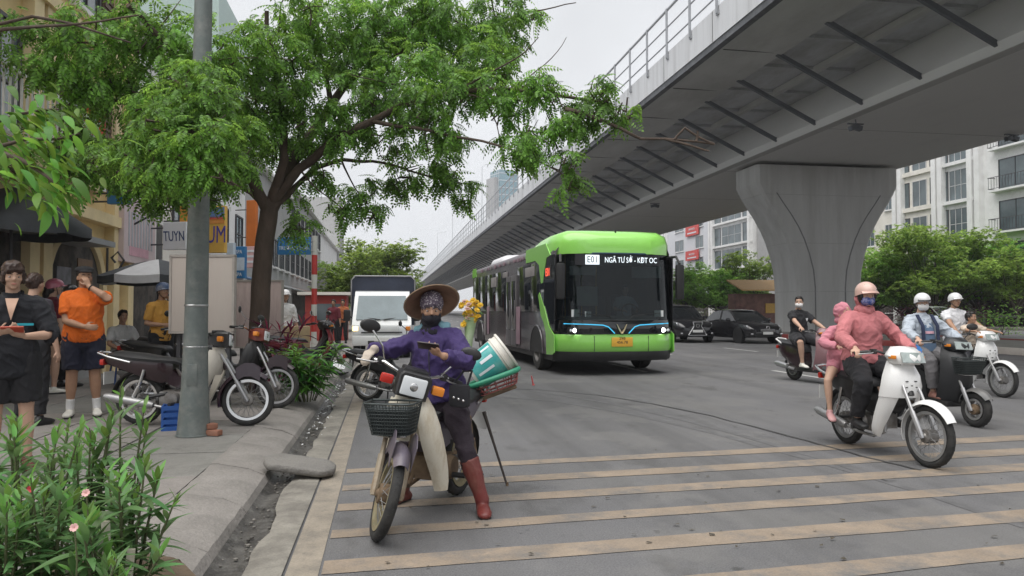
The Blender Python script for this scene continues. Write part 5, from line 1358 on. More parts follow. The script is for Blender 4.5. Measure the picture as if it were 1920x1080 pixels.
        fender(I4, (0,0,Rw), Rw+.04, .07, 40, 165, .02, 10).build('rear_fender', bike_black, t, 50)
        for s in (-1,1): m = MB(); m.tube([(0,s*.12,Rw+.02),(-.06,s*.13,.58)], .022, 8); m.build('shock_absorber', chrome, t)
    else:
        # head tube and spine
        m = MB(); m.tube([onax(.62), onax(.93)], .035, 10); m.tube([onax(.7), (.62,0,.50), (.40,0,.45), (.15,0,.55), (-.25,0,.66)], .032, 8); m.build('frame', body if style == 'cub' else bike_black, t)
        if style == 'wave':
            # tall smooth front panel with two legs beside the wheel
            OUT = [(.96,.81,.085),(.90,.835,.13),(.80,.85,.175),(.70,.845,.192),(.60,.82,.197),(.50,.775,.199),(.40,.73,.197),(.30,.685,.187),(.24,.665,.17),(.205,.66,.14)]
            CEN = [.90,.955,1.005,1.02,.99]
            rows = [[(xo + (xc-xo)*math.cos(u*1.5708), yo*math.sin(u*1.5708), z) for u in (-1,-.8,-.6,-.4,-.2,0,.2,.4,.6,.8,1)] for (z, xo, yo), xc in zip(OUT[:5], CEN)]
            m = MB(); m.sheet(rows, .008); sh = m.build('front_panel', shield, t, 70)
            m = MB()
            for yy in (-.045, .045): m.box((1.018, yy, .755), (.012,.026,.010), M=None, bev=.004)
            for yy in (-.05, .05): m.box((1.018, yy, .70), (.012,.022,.009), M=None, bev=.003)
            m.box((1.024,0,.715), (.010,.02,.009), bev=.003); m.build('vent_slot', bike_black, sh)
            INN = [(.955,.085),(.905,.10),(.845,.108),(.775,.112),(.735,.112),(.71,.115)]
            for s in (-1,1):
                rows = [[(xo + (xi-xo)*math.cos(u*1.5708), s*(yi + (yo-yi)*math.sin(u*1.5708)), z - .012*(z < .25)*(1-u)) for u in (0,.2,.4,.6,.8,1)] for (z, xo, yo), (xi, yi) in zip(OUT[4:], INN)]
                m = MB(); m.sheet(rows, .008); m.build('leg_shield', shield, t, 70)
                m = MB(); m.sheet([[(.93-.27*v-.05*u, s*(.055+.05*u), .78-.42*v) for u in (0,1)] for v in (0,.5,1)], .01); m.build('inner_panel', bike_black, t, 60)
            m = MB(); m.loft([[(xx-.10,-w_,z),(xx+.05,-w_*.6,z),(xx+.05,w_*.6,z),(xx-.10,w_,z)] for z, xx, w_ in ((.90,.90,.10),(.965,.88,.085))]); m.build('neck_cover', bike_black, t, 50)
            m = MB()
            for s in (-1,1): m.tube([(xo + (xi-xo)*.72 + .006, s*(yi + (yo-yi)*.5), z) for (z, xo, yo), (xi, yi) in zip(OUT[4:9], INN)], .0035, 4)
            m.tube([(OUT[4][1] + (.99-OUT[4][1])*math.cos(u*1.5708) + .004, OUT[4][2]*math.sin(u*1.5708)*1.01, .602) for u in (-1,-.8,-.6,-.4,-.2,0,.2,.4,.6,.8,1)], .0035, 4); m.build('panel_gap', bike_black, t)
            # centre tunnel
            m = MB(); m.loft([[(x,-w_,z0),(x,-w_*.9,z1-.03),(x,0,z1),(x,w_*.9,z1-.03),(x,w_,z0)] for x, w_, z0, z1 in ((.86,.09,.55,.80),(.72,.085,.42,.60),(.56,.08,.40,.54),(.44,.09,.42,.60),(.36,.10,.45,.70))]); m.build('centre_cover', bike_black, t, 50)
        else:
            m = MB(); rows = []
            for z, x, w_ in ((.86,.90,.085),(.76,.935,.12),(.66,.925,.135),(.56,.88,.12)):
                rows.append([(x + .03*(1-abs(u)**2) - .05*abs(u)**2, u*w_, z) for u in (-1,-.6,0,.6,1)])
            m.sheet(rows, .008); m.build('front_panel', shield, t, 60)
            for s in (-1,1):
                rows = [[(x1 + (x0-x1)*math.cos(u*1.5708), s*(y0 + (y1-y0)*math.sin(u*1.5708)), z) for u in (0,.2,.4,.6,.8,1)]
                        for z, x0, x1, y0, y1 in ((.84,.90,.84,.075,.13),(.76,.93,.82,.09,.17),(.66,.925,.79,.105,.195),(.55,.89,.755,.112,.207),(.44,.835,.715,.118,.211),(.34,.775,.685,.122,.210),(.26,.735,.668,.126,.206),(.20,.715,.664,.130,.198))]
                m = MB(); m.sheet(rows, .008); m.build('leg_shield', shield, t, 60)
            m = MB(); m.loft([[(x,-w_,z0),(x,-w_*.8,z1-.02),(x,0,z1),(x,w_*.8,z1-.02),(x,w_,z0)] for x, w_, z0, z1 in ((.86,.05,.6,.78),(.66,.06,.44,.56),(.46,.07,.42,.56),(.36,.09,.46,.68))]); m.build('centre_cover', body, t, 50)
        # engine
        m = MB(); m.box((.40,0,.30), (.30,.20,.17), bev=.04); e = m.build('engine', eng, t, 40)
        for s in (-1,1): m = MB(); m.lathe([(.0,0),(.085,0),(.09,.01),(.075,.05),(.0,.055)], 20, T(.42, s*.10, .30) @ RX(-90*s)); m.build('crankcase_cover', eng, e, 30)
        m = MB(); m.box((.62,0,.345), (.16,.13,.12), bev=.01)
        for k in range(5): m.box((.57+.03*k,0,.345), (.008,.17,.155))
        m.build('cylinder', eng, e, 30)
        m = MB(); m.tube([(.68,-.03,.33),(.71,-.06,.24),(.62,-.12,.19),(.40,-.14,.20),(.22,-.15,.235)], .016, 8); m.lathe([(.0,0),(.03,0),(.043,.05),(.046,.5),(.03,.56),(.0,.56)], 16, T(.24,-.165,.235) @ RY(-80)); m.build('exhaust', pm('muffler_steel', (.36,.36,.36), rough=.42, metal=.75, var=.15, dirt=(.16,.15,.14), damt=.5) if not muddy else rust_m, t, 40)
        for s in (-1,1):
            m = MB(); m.tube([(.46,s*.09,.26),(.46,s*.24,.255)], .012, 6); f = m.build('foot_peg', bike_black, t)
            m = MB(); m.tube([(.46,s*.15,.255),(.46,s*.25,.255)], .02, 8); m.build('peg_rubber', bike_black, f)
            m = MB(); m.tube([(.36,s*.10,.36),(0,s*.105,Rw)], .018, 8); m.build('swing_arm', bike_black, t)
            m = MB(); m.tube([(-.01,s*.125,Rw+.03),(.055,s*.13,.44)], .028, 10); m.tube([(.055,s*.13,.44),(.11,s*.13,.62)], .019, 10); m.build('shock_absorber', chrome if not muddy else rust_m, t)
        m = MB(); m.box((.18,.085,.30), (.46,.03,.10), bev=.03); m.build('chain_case', bike_black if style == 'wave' else chrome, t, 40)
        spoke_wheel(t, 'rear_wheel', (0,0,Rw), Rw, tw*1.1, I4, rimmat, tyre, hubmat=eng)
        fender(I4, (0,0,Rw), Rw+.05, .065, 30, 185, .02, 12).build('rear_fender', bike_black, t, 50)
        # side covers and tail
        secs = []
        for x, w_, z0, z1 in ((.40,.075,.50,.68),(.28,.125,.47,.71),(.10,.135,.52,.73),(-.12,.125,.60,.745),(-.32,.085,.66,.76),(-.40,.05,.69,.755)):
            secs.append([(x,-w_*.7,z0),(x,-w_,z0+(z1-z0)*.5),(x,-w_*.9,z1),(x,w_*.9,z1),(x,w_,z0+(z1-z0)*.5),(x,w_*.7,z0)])
        m = MB(); m.loft(secs); m.build('body_cover', body, t, 50)
        secs = [[(x,-w_*.95,z),(x,-w_,z+.03),(x,-w_*.7,z+th),(x,0,z+th+.008),(x,w_*.7,z+th),(x,w_,z+.03),(x,w_*.95,z)] for x, w_, z, th in ((.50,.06,.655,.03),(.44,.10,.685,.05),(.20,.13,.70,.06),(.02,.135,.715,.075),(-.25,.12,.745,.07),(-.34,.08,.755,.04))]
        m = MB(); m.loft(secs); m.build('seat', seat_black, t, 50)
        if rack:
            m = MB(); m.tube([(-.05,.13,.70),(-.30,.13,.76),(-.44,.09,.80),(-.47,0,.805),(-.44,-.09,.80),(-.30,-.13,.76),(-.05,-.13,.70)], .013, 8); m.build('grab_rail', tail_trim or chrome, t)
        m = MB(); m.box((-.415,0,.695), (.05,.15,.07), bev=.02); m.build('tail_light', redlens, t)
    if plate:
        m = MB(); m.box((-.37 if style != 'scooter' else -.42, 0, .52), (.006,.19,.14), M=None); m.build('number_plate', plate_w, t, 0, T(0,0,0))
    if stand:
        m = MB(); m.tube([(.30,.08,.22),(.24,.17,.02)], .012, 6); m.build('side_stand', bike_black, t)
    if basket:
        B = T(*(onax(.74) + Vector((.07,0,0)))) @ RZ(steer*.25)
        def ringp(z, dx, dy, x0): 
            return [(x0 + dx*px_, dy*py_, z) for px_, py_ in ((0,-1),(.2,-1.0),(.8,-.98),(.97,-.85),(1,-.5),(1.02,0),(1,.5),(.97,.85),(.8,.98),(.2,1.0),(0,1))]
        bk = pm('basket_wire', (.045,.055,.055), rough=.45, metal=.3, var=.2)
        m = MB()
        zs_ = [-.10 + .022*k for k in range(10)]
        for i, z in enumerate(zs_):
            f = i/9; m.tube(ringp(z, .18+.05*f, .125+.04*f, .02), .003 if i < 9 else .007, 5, B, closed=True)
        b = m.build('basket', bk, t)
        m = MB(); lo_, hi_ = ringp(-.10,.18,.125,.02), ringp(.098,.23,.165,.02)
        n_ = len(lo_)
        for i in range(n_):
            for k in range(4):
                f = k/4; a = Vector(lo_[i]).lerp(Vector(lo_[(i+1)%n_]), f); c = Vector(hi_[i]).lerp(Vector(hi_[(i+1)%n_]), f); m.tube([a, c], .0025, 4, B, caps=False)
        for k in range(9): m.tube([(.02+.02*k, -.12, -.10), (.02+.02*k, .12, -.10)], .0025, 4, B, caps=False)
        tag(m.build('basket_wires', bk, b), kind='stuff')
        m = MB(); m.loft([[(x0, y*w_, z) for x0, y in ((.03,-1),(.17+dx,-.95),(.19+dx,0),(.17+dx,.95),(.03,1))] for z, w_, dx in ((-.095,.115,0),(.06,.145,.03))], M=B); m.build('basket_liner', pm('dark_net', (.03,.038,.04), rough=.8, var=.3, scale=20), b, 30)
        m = MB(); m.tube([(.0,-.10,-.11),(.14,-.09,-.115),(.17,0,-.115),(.14,.09,-.115),(.0,.10,-.11)], .006, 6, B); m.build('basket_bracket', chrome, b)
    t['_'] = 0; del t['_']
    info = {'grips': gp_, 'S': S, 'onax': onax}
    return t, info
def bikeM(px_f, d_f, hx, hy, z=0.0, wb=1.22, lean=0.0):
    """matrix with the FRONT contact at pixel px_f/depth d_f, heading (hx,hy) given in camera ground axes"""
    h = cam2world(hx, hy).normalized(); f = camframe(px_f, d_f, z); rpos = f - h*wb
    return headM(rpos, h.x, h.y) @ RX(lean)
def dep(py, z=0.0): return FPX*(CAMH - z)/(py - HOR)
# ================================================================= people
skin_l = pm('skin_light', (0.52,0.33,0.24), rough=.5, var=.06, scale=10, spec=.35)
skin_m = pm('skin_tan', (0.40,0.235,0.155), rough=.5, var=.08, scale=10, spec=.35)
hair_b = pm('hair_black', (0.014,0.011,0.010), rough=.45, var=.3, scale=30, stretch=(1,1,.15))
hair_br = pm('hair_brown', (0.040,0.020,0.014), rough=.45, var=.35, scale=30, stretch=(1,1,.15))
eye_w = pm('eye_white', (0.42,0.39,0.37), rough=.25); eye_d = pm('eye_dark', (0.012,0.009,0.008), rough=.15); lipm = pm('lip', (0.42,0.17,0.15), rough=.45)
def cloth(name, col, var=.14, **k): return pm(name, col, rough=.85, var=var, scale=5, bump=.25, bscale=120, sheen=.03, **k)
def remeshed(mb, vox, it=3, fold=0.0, fscale=9.0, seed=0, relax=.5):
    me = bpy.data.meshes.new('tmp'); me.from_pydata([tuple(v) for v in mb.v], [], mb.f)
    bm = bmesh.new(); bm.from_mesh(me); bmesh.ops.recalc_face_normals(bm, faces=bm.faces[:]); bm.to_mesh(me); bm.free()
    o = bpy.data.objects.new('tmp', me); COL.objects.link(o)
    r = o.modifiers.new('r', 'REMESH'); r.mode = 'VOXEL'; r.voxel_size = vox; r.use_smooth_shade = True
    if it: q = o.modifiers.new('s', 'SMOOTH'); q.iterations = it; q.factor = relax
    dg = bpy.context.evaluated_depsgraph_get(); out_ = bpy.data.meshes.new_from_object(o.evaluated_get(dg))
    bpy.data.objects.remove(o); bpy.data.meshes.remove(me)
    if fold:
        out_.update(); n = len(out_.vertices); nr = np.zeros(n*3, np.float32); out_.vertices.foreach_get('normal', nr); nr = nr.reshape(-1,3)
        for v, nn in zip(out_.vertices, nr):
            p = v.co; q = Vector((p.x*fscale, p.y*fscale, p.z*fscale*.85))
            wq = Vector((noise.noise(q*.6 + Vector((0,seed,1))), noise.noise(q*.6 + Vector((seed,4,0))), noise.noise(q*.6 + Vector((2,0,seed)))))*.9
            n1 = noise.noise(q + wq + Vector((seed, 0, 0))); n2 = noise.noise(q*2.1 + wq*2 + Vector((0, seed, 3)))
            d = .9*max(0, 1 - abs(n1)*3.0)**1.6 + .45*max(0, 1 - abs(n2)*3.2)**1.5 + .5*noise.noise(q*.45)
            v.co = p + Vector(nn) * (fold * (d - .30))
    out_.shade_smooth()
    return out_
def ring(p, d, sd, a, b, n=14):
    d = Vector(d).normalized(); s_ = Vector(sd); s_ = (s_ - d*s_.dot(d)).normalized(); f = d.cross(s_)
    return [Vector(p) + s_*(a*math.cos(2*math.pi*k/n)) + f*(b*math.sin(2*math.pi*k/n)) for k in range(n)]
def sweep(m, pts, ab, sd, round_=(True, True), n=14):
    """elliptical sweep through pts; ab gives (half width along sd, half depth) per point"""
    pts = [Vector(p) for p in pts]; rings = []; N = len(pts)
    ab = [x if isinstance(x, tuple) else (x, x) for x in ab]
    ds = [(pts[min(i+1,N-1)] - pts[max(i-1,0)]).normalized() for i in range(N)]
    if round_[0]:
        e = min(ab[0]); rings += [ring(pts[0]-ds[0]*e*.85, ds[0], sd, ab[0][0]*.35, ab[0][1]*.35, n), ring(pts[0]-ds[0]*e*.5, ds[0], sd, ab[0][0]*.8, ab[0][1]*.8, n)]
    rings += [ring(p, d, sd, a, b, n) for p, d, (a, b) in zip(pts, ds, ab)]
    if round_[1]:
        e = min(ab[-1]); rings += [ring(pts[-1]+ds[-1]*e*.5, ds[-1], sd, ab[-1][0]*.8, ab[-1][1]*.8, n), ring(pts[-1]+ds[-1]*e*.85, ds[-1], sd, ab[-1][0]*.35, ab[-1][1]*.35, n)]
    m.loft(rings)
def ik(a, b, l1, l2, pole):
    a, b, pole = Vector(a), Vector(b), Vector(pole); d = b - a; L = d.length; mx_ = (l1+l2)*.998
    if L > mx_: b = a + d*(mx_/L); d = b - a; L = mx_
    c = (l1*l1 - l2*l2 + L*L)/(2*L); h = math.sqrt(max(l1*l1 - c*c, 0)); u = d/L
    pv = pole - a; pv = pv - u*pv.dot(u); pv = pv.normalized() if pv.length > 1e-5 else u.orthogonal()
    return a + u*c + pv*h, b
def orth(d, up):
    x = Vector(d).normalized(); z = Vector(up); z = (z - x*z.dot(x)).normalized(); y = z.cross(x); return Matrix((x, y, z)).transposed()
def hand(m, W, d, nrm, side, curl=.5, s=1.0, o=0.0, spread=1.0, thumb=.5):
    """W wrist, d towards the knuckles, nrm the way the palm faces, side=+1 thumb on +cross(d,nrm)"""
    d = Vector(d).normalized(); nrm = Vector(nrm); nrm = (nrm - d*nrm.dot(d)).normalized(); sd = d.cross(nrm)*side
    sweep(m, [W, W + d*.035*s, W + d*.085*s], [(.026*s+o,.018*s+o), (.037*s+o,.016*s+o), (.040*s+o,.013*s+o)], sd, (True, True), 10)
    for off, L, r_ in ((.030,.072,.0088),(.010,.081,.0092),(-.010,.076,.0088),(-.029,.060,.0078)):
        p = W + d*.082*s + sd*off*s*spread; pts = [p - d*.02*s, p]; a = 0
        for k, f in enumerate((.46,.30,.24)):
            a += curl*(55 if k == 0 else 62); dd = d*math.cos(R(a)) + nrm*math.sin(R(a)) + sd*off*2.0*(1-curl); p = p + dd*L*f*s; pts.append(p)
        sweep(m, pts, [(r_*s+o)*q for q in (1.1,1.05,1.0,.92,.8)], sd, (True, True), 8)
    p = W + d*.025*s + sd*.03*s; t1 = (sd*.75 + d*.6 + nrm*.25).normalized(); t2 = (sd*(.35-.5*thumb) + d*.75 + nrm*(.3+.5*thumb)).normalized()
    sweep(m, [p - sd*.015*s, p + t1*.032*s, p + t1*.032*s + t2*.03*s, p + t1*.032*s + t2*.055*s], [(.013*s+o),(.0115*s+o),(.0098*s+o),(.0078*s+o)], nrm, (True, True), 8)
def person(label, M, P, look, vox=.0095, group=None):
    """P: pose in the local frame (x forward, y left, z up); look: clothing and head"""
    t = thing('person', label, 'person', M, group)
    s = P.get('s', 1.0); g = P.get('g', 1.0)
    pel, neck = Vector(P['pel']), Vector(P['neck'])
    up = (neck - pel).normalized(); ys = P.get('yaw', 0); sd = Vector((-math.sin(R(ys)), math.cos(R(ys)), 0)); sd = (sd - up*sd.dot(up)).normalized(); fw = sd.cross(up)
    yp = P.get('pyaw', ys*.4); sp = Vector((-math.sin(R(yp)), math.cos(R(yp)), 0))
    shw = .165*s*P.get('shw', 1.0); ua, fa, th, sh = .275*s, .245*s, .41*s, .40*s
    J = {}
    for k, q in (('l', 1), ('r', -1)):
        J['s'+k] = neck - up*.055*s + sd*q*shw; J['h'+k] = pel + sp*q*.09*s
        J['e'+k], J['w'+k] = ik(J['s'+k], P['h'+k], ua, fa, P.get('e'+k, J['s'+k] + Vector((-.3, q*.25, -.4))))
        J['k'+k], J['a'+k] = ik(J['h'+k], P['f'+k], th, sh, P.get('k'+k, J['h'+k] + Vector((1, q*.12, .1))))
    hc = neck + up*.075*s + (Vector(P['head']) if 'head' in P else Vector((.035, 0, .105)))*s
    hd_ = Matrix.Rotation(R(P.get('hyaw', 0)), 3, 'Z') @ Matrix.Rotation(R(P.get('hpitch', 0)), 3, 'Y') @ Matrix.Rotation(R(P.get('hroll', 0)), 3, 'X')
    HM = T(*hc) @ hd_.to_4x4() @ SCL(.93*s*P.get('hs', 1), .93*s*P.get('hs', 1), .93*s*P.get('hs', 1))
    L_spine = neck - pel
    def sp_pt(f, bow=0.0): return pel + L_spine*f + fw*bow
    W = P.get('w', (.150,.160,.138,.150,.155,.060)); Dp = (.112,.118,.100,.112,.090,.058)
    def torso(m, o=0.0, f0=-.16, f1=1.0, flat=(False, False), gg=1.0):
        fs_ = [-.16, .06, .36, .68, .88, 1.0]; pts = []; ab = []
        fl = sorted(set([f0] + [f for f in fs_ if f0 < f < f1] + [f1]))
        for f in fl:
            i = max([k for k in range(6) if fs_[k] <= f + 1e-6] or [0]); j = min(i+1, 5); u = 0 if i == j else max(0, (f-fs_[i])/(fs_[j]-fs_[i]))
            a = (W[i]+(W[j]-W[i])*u)*s*g*(gg if f < .5 else 1); b = (Dp[i]+(Dp[j]-Dp[i])*u)*s*g*(gg if f < .5 else 1)
            pts.append(sp_pt(f, P.get('belly', .0)*s*math.sin(max(0, min(1, f))*3.14))); ab.append((a+o, b+o))
        sweep(m, pts, ab, sd, (not flat[0], not flat[1]), 20)
        # shoulder girdle
        if f1 > .8: sweep(m, [J['sr'], neck - up*.035*s, J['sl']], [(.052*s*g+o), (.062*s+o*.7), (.052*s*g+o)], up, (True, True), 12)
    def arm(m, k, o=0.0, t1=1.0, flat=True, wide=1.0):
        """t1: 0..1 along shoulder to wrist"""
        a, e, w_ = J['s'+k], J['e'+k], J['w'+k]; st = [(0,.052),(.25,.048),(.5,.040),(.62,.041),(.8,.034),(1.0,.026)]
        pts = []; rr = []
        for f, r_ in st:
            p = a.lerp(e, f*2) if f <= .5 else e.lerp(w_, (f-.5)*2)
            if f <= t1 + 1e-6: pts.append(p); rr.append(r_*s*(.6+.4*g) + o*(1 + (wide-1)*f))
        if pts and t1 < 1 and not any(abs(f-t1) < 1e-6 for f, _ in st):
            p = a.lerp(e, t1*2) if t1 <= .5 else e.lerp(w_, (t1-.5)*2); r_ = np.interp(t1, [x for x,_ in st], [y for _,y in st]); pts.append(p); rr.append(r_*s*(.6+.4*g) + o*(1 + (wide-1)*t1))
        sweep(m, pts, rr, sd, (True, not flat), 12)
    def leg(m, k, o=0.0, t0=0.0, t1=1.0, flat=True, wide=1.0, o1=None):
        a, e, w_ = J['h'+k], J['k'+k], J['a'+k]; st = [(0,.088),(.2,.082),(.42,.062),(.5,.056),(.62,.056),(.72,.052),(.88,.036),(1.0,.034)]
        fr = sorted(set([f for f, _ in st if t0 <= f <= t1] + [t0, t1])); pts = []; rr = []
        for f in fr:
            p = a.lerp(e, f*2) if f <= .5 else e.lerp(w_, (f-.5)*2); r_ = np.interp(f, [x for x,_ in st], [y for _,y in st])
            oo = o if o1 is None else o + (o1-o)*f
            pts.append(p); rr.append(float(r_)*s*(.55+.45*g) + oo)
        sweep(m, pts, rr, sd, (t0 == 0, not flat), 14)
    def foot(m, k, o=0.0, sole=0.0):
        a = J['a'+k]; td = Vector(P.get('t'+k, (1, .12*(1 if k == 'l' else -1), 0))).normalized(); dn = Vector(P.get('dn', (0,0,-1)))
        b = a + dn*(.05*s); 
        sweep(m, [a, a + dn*.03*s - td*.015*s, b - td*.04*s], [(.036*s+o), (.038*s+o), (.036*s+o,.03*s+o)], td.cross(dn), (True, True), 10)
        sweep(m, [b - td*.05*s + dn*.0*s, b + td*.05*s, b + td*.12*s + dn*.006*s, b + td*.165*s + dn*.012*s], [(.033*s+o,.034*s+o), (.040*s+o,.036*s+o), (.045*s+o,.025*s+o), (.034*s+o,.016*s+o)], td.cross(dn), (True, True), 12)
    # --- the body: one continuous surface
    m = MB(); torso(m); 
    sweep(m, [neck - up*.03*s, neck + up*.05*s, hc - (hd_ @ Vector((.015,0,.05)))*s], [(.058*s,.058*s),(.052*s,.055*s),(.050*s,.055*s)], sd, (True, True), 12)
    for k, q in (('l', 1), ('r', -1)):
        arm(m, k, 0, 1.0, False); leg(m, k, 0, 0, 1.0, False); foot(m, k)
        hp = P.get('hand_'+k, {}); fa_d = (J['w'+k]-J['e'+k]).normalized()
        hand(m, J['w'+k], hp.get('d', fa_d), hp.get('n', Vector((0,0,-1)) if abs(fa_d.z) < .8 else Vector((0,-q,0))), hp.get('side', q*(1)), hp.get('curl', .35), s*.95, 0, hp.get('spread', 1), hp.get('thumb', .5))
    # head
    m.ball((0,0,.03), (.096,.076,.098), HM, 16, 12); m.ball((.022,0,-.052), (.068,.056,.060), HM, 14, 10); m.ball((.066,0,-.088), (.022,.026,.018), HM); m.ball((.03,0,-.01), (.066,.068,.07), HM, 14, 10)
    m.tube([(.086,0,.012),(.101,0,-.008),(.106,0,-.022)], [.010,.012,.0155], 8, HM); 
    for q in (-1,1):
        m.ball((.0,q*.075,-.012), (.020,.010,.032), HM); m.ball((.086,q*.011,-.026), (.011,.008,.007), HM); m.ball((.062,q*.040,-.022), (.024,.022,.020), HM)
        m.tube([(.088,q*.012,.024),(.080,q*.045,.022)], .008, 6, HM)
    m.ball((.084,0,-.054), (.010,.022,.008), HM)
    body = link('body', remeshed(m, vox, 3), t); body.data.materials.clear(); body.data.materials.append(look['skin'])
    # eyes, brows, mouth
    for q in (-1,1):
        m = MB(); m.ball((.0775,q*.031,.004), (.012,.0135,.0085), HM, 10, 6); e = m.build('eye', eye_w, t)
        m = MB(); m.ball((.0865,q*.031,.004), (.004,.0058,.0062), HM, 8, 6); m.build('iris', eye_d, e)
        m = MB(); m.tube([(.094,q*.014,.030),(.092,q*.034,.034),(.080,q*.050,.028)], [.0035,.0042,.002], 5, HM); m.build('eyebrow', hair_b, t)
    m = MB(); m.tube([(.086,-.022,-.056),(.0945,-.008,-.053),(.096,0,-.0545),(.0945,.008,-.053),(.086,.022,-.056)], [.002,.005,.005,.005,.002], 6, HM); m.build('lips', lipm, t)
    # --- clothes
    def dress(name, mb, mat, vx=.011, fold=.010, it=2, seed=0, fs=9.0):
        o = link(name, remeshed(mb, vx, it, fold, fs, seed), t); o.data.materials.clear(); o.data.materials.append(mat); return o
    sdn = look.get('seed', 1)
    if 'pants' in look:
        mt, ln, oo = look['pants'][:3]; o1 = look['pants'][3] if len(look['pants']) > 3 else None
        m = MB(); torso(m, min(oo*.8, .012)+.004, -.16, .16, (False, True))
        for k in 'lr': leg(m, k, oo, 0, ln, True, 1, o1)
        dress(look.get('pants_name', 'trousers'), m, mt, .012, .011, 2, sdn+3, 8)
    if 'top' in look:
        mt, sl, oo, hem = look['top'][:4]
        m = MB(); torso(m, oo, hem, .97, (True, False), look.get('top_flare', 1.0))
        for k in 'lr': arm(m, k, oo, sl, True, look.get('sleeve_wide', 1.0))
        dress(look.get('top_name', 'shirt'), m, mt, .011, look.get('fold', .010), 2, sdn, 9)
        if look.get('collar'):
            m = MB(); c0 = neck + up*.012*s; rg = [[p for p in ring(c0 + up*h*s, up + fw*.25, sd, (.070-.0*h)*s, .072*s, 18)] for h in (.0,.028,.045)]; m.loft(rg, caps=False); rg2 = [[p for p in ring(c0 + up*h*s, up + fw*.25, sd, .077*s, .080*s, 18)] for h in (.045,.01)]; m.loft(rg2, caps=False); m.build('collar', mt, t, 60)
    if 'gloves' in look:
        for k, q in (('l', 1), ('r', -1)):
            if k in look['gloves'][1]:
                m = MB(); hp = P.get('hand_'+k, {}); fa_d = (J['w'+k]-J['e'+k]).normalized()
                hand(m, J['w'+k], hp.get('d', fa_d), hp.get('n', Vector((0,0,-1))), hp.get('side', q), hp.get('curl', .35), s*.95, .0035, hp.get('spread', 1), hp.get('thumb', .5))
                sweep(m, [J['w'+k] - fa_d*.05*s, J['w'+k] + fa_d*.02*s], [.034*s, .031*s], sd, (False, True)); dress('glove', m, look['gloves'][0], .0065, 0, 1)
    if 'shoes' in look:
        mt, kind = look['shoes']
        for k in 'lr':
            m = MB()
            if kind == 'boot':
                leg(m, k, .012, .60, 1.0, False, 1, .016); foot(m, k, .010)
            elif kind == 'shoe': foot(m, k, .007)
            else: foot(m, k, .007)
            o = dress('boot' if kind == 'boot' else 'shoe', m, mt, .0085, .003 if kind == 'boot' else 0, 2)
            a = J['a'+k]; td = Vector(P.get('t'+k, (1, .12*(1 if k == 'l' else -1), 0))).normalized(); dn = Vector(P.get('dn', (0,0,-1))); b = a + dn*.078*s
            if kind in ('boot', 'shoe'):
                m = MB(); q = td.cross(dn).normalized(); rows = []
                for u, w_ in ((-.075,.02),(-.06,.034),(0,.038),(.06,.044),(.12,.046),(.16,.036),(.178,.015)): rows.append([b + td*u*s + q*w_*s - dn*.012, b + td*u*s + q*w_*s + dn*.006, b + td*u*s - q*w_*s + dn*.006, b + td*u*s - q*w_*s - dn*.012])
                m.loft(rows); m.build('sole', look.get('sole', black_p), o, 40)
    if 'socks' in look:
        for k in 'lr': m = MB(); leg(m, k, .006, .86, 1.0, False); dress('sock', m, look['socks'], .009, 0, 1)
    # --- head gear
    h = look.get('hair')
    if h:
        hm = look.get('hairmat', hair_b); m = MB(); m.ball((-.018,0,.043), (.100,.086,.094), HM, 16, 12)
        if h == 'short': m.ball((-.045,0,-.0), (.062,.076,.062), HM, 14, 10); m.ball((.03,0,.10), (.06,.07,.035), HM)
        if h in ('bob', 'fringe'):
            m.ball((-.040,0,-.02), (.070,.088,.085), HM, 14, 10)
            for q in (-1,1): m.ball((.025,q*.072,-.005), (.035,.022,.068), HM)
            m.ball((.066,.016,.066), (.040,.062,.034), HM); m.ball((.072,-.032,.060), (.028,.036,.032), HM); m.ball((.04,0,.085), (.062,.074,.052), HM)
        if h == 'long':
            m.ball((-.052,0,-.02), (.060,.082,.10), HM, 14, 10); m.tube([(-.075,0,.0),(-.105,.01,-.10),(-.11,.03,-.22),(-.10,.04,-.32)], [.07,.065,.05,.02], 10, HM)
        if h == 'bun': m.ball((-.05,0,-.0), (.062,.078,.07), HM); m.ball((-.11,0,.03), (.045,.045,.045), HM)
        o = link('hair', remeshed(m, .008, 2, .009, 26, sdn), t); o.data.materials.clear(); o.data.materials.append(hm)
    if 'helmet' in look:
        hm = look['helmet']; m = MB(); rings = []
        for i in range(9):
            a = math.pi/2*i/8; rings.append([(-.004 + .128*math.cos(a)*math.cos(2*math.pi*k/28)*(1.05), .105*math.cos(a)*math.sin(2*math.pi*k/28), .048 + .108*math.sin(min(a,1.52))) for k in range(28)])
        rings = [[(p[0]*1.0, p[1], p[2]-.045 + (.03 if p[0] > 0 else -.018)*min(1,abs(p[0])/.1)) for p in rings[0]]] + rings
        m.loft(rings, True); ho = m.build('helmet', hm, t, 60, HM)
        m = MB(); rows = []
        for i in range(6):
            u = i/5; rows.append([(.112 - .035*abs(v)**2 + .062*u*(1-.45*abs(v)**2), v*(.085+.004*u), .052 - .012*u - .012*abs(v)**2*u) for v in (-1,-.6,-.2,.2,.6,1)])
        m.sheet(rows, .005); m.build('visor', look.get('visor', hm), ho, 60)
        for q in (-1,1): m = MB(); m.tube([(.01,q*.088,.03),(.028,q*.074,-.06),(.045,q*.02,-.112),(.045,0,-.114)], .005, 5); m.build('chin_strap', black_p, ho)
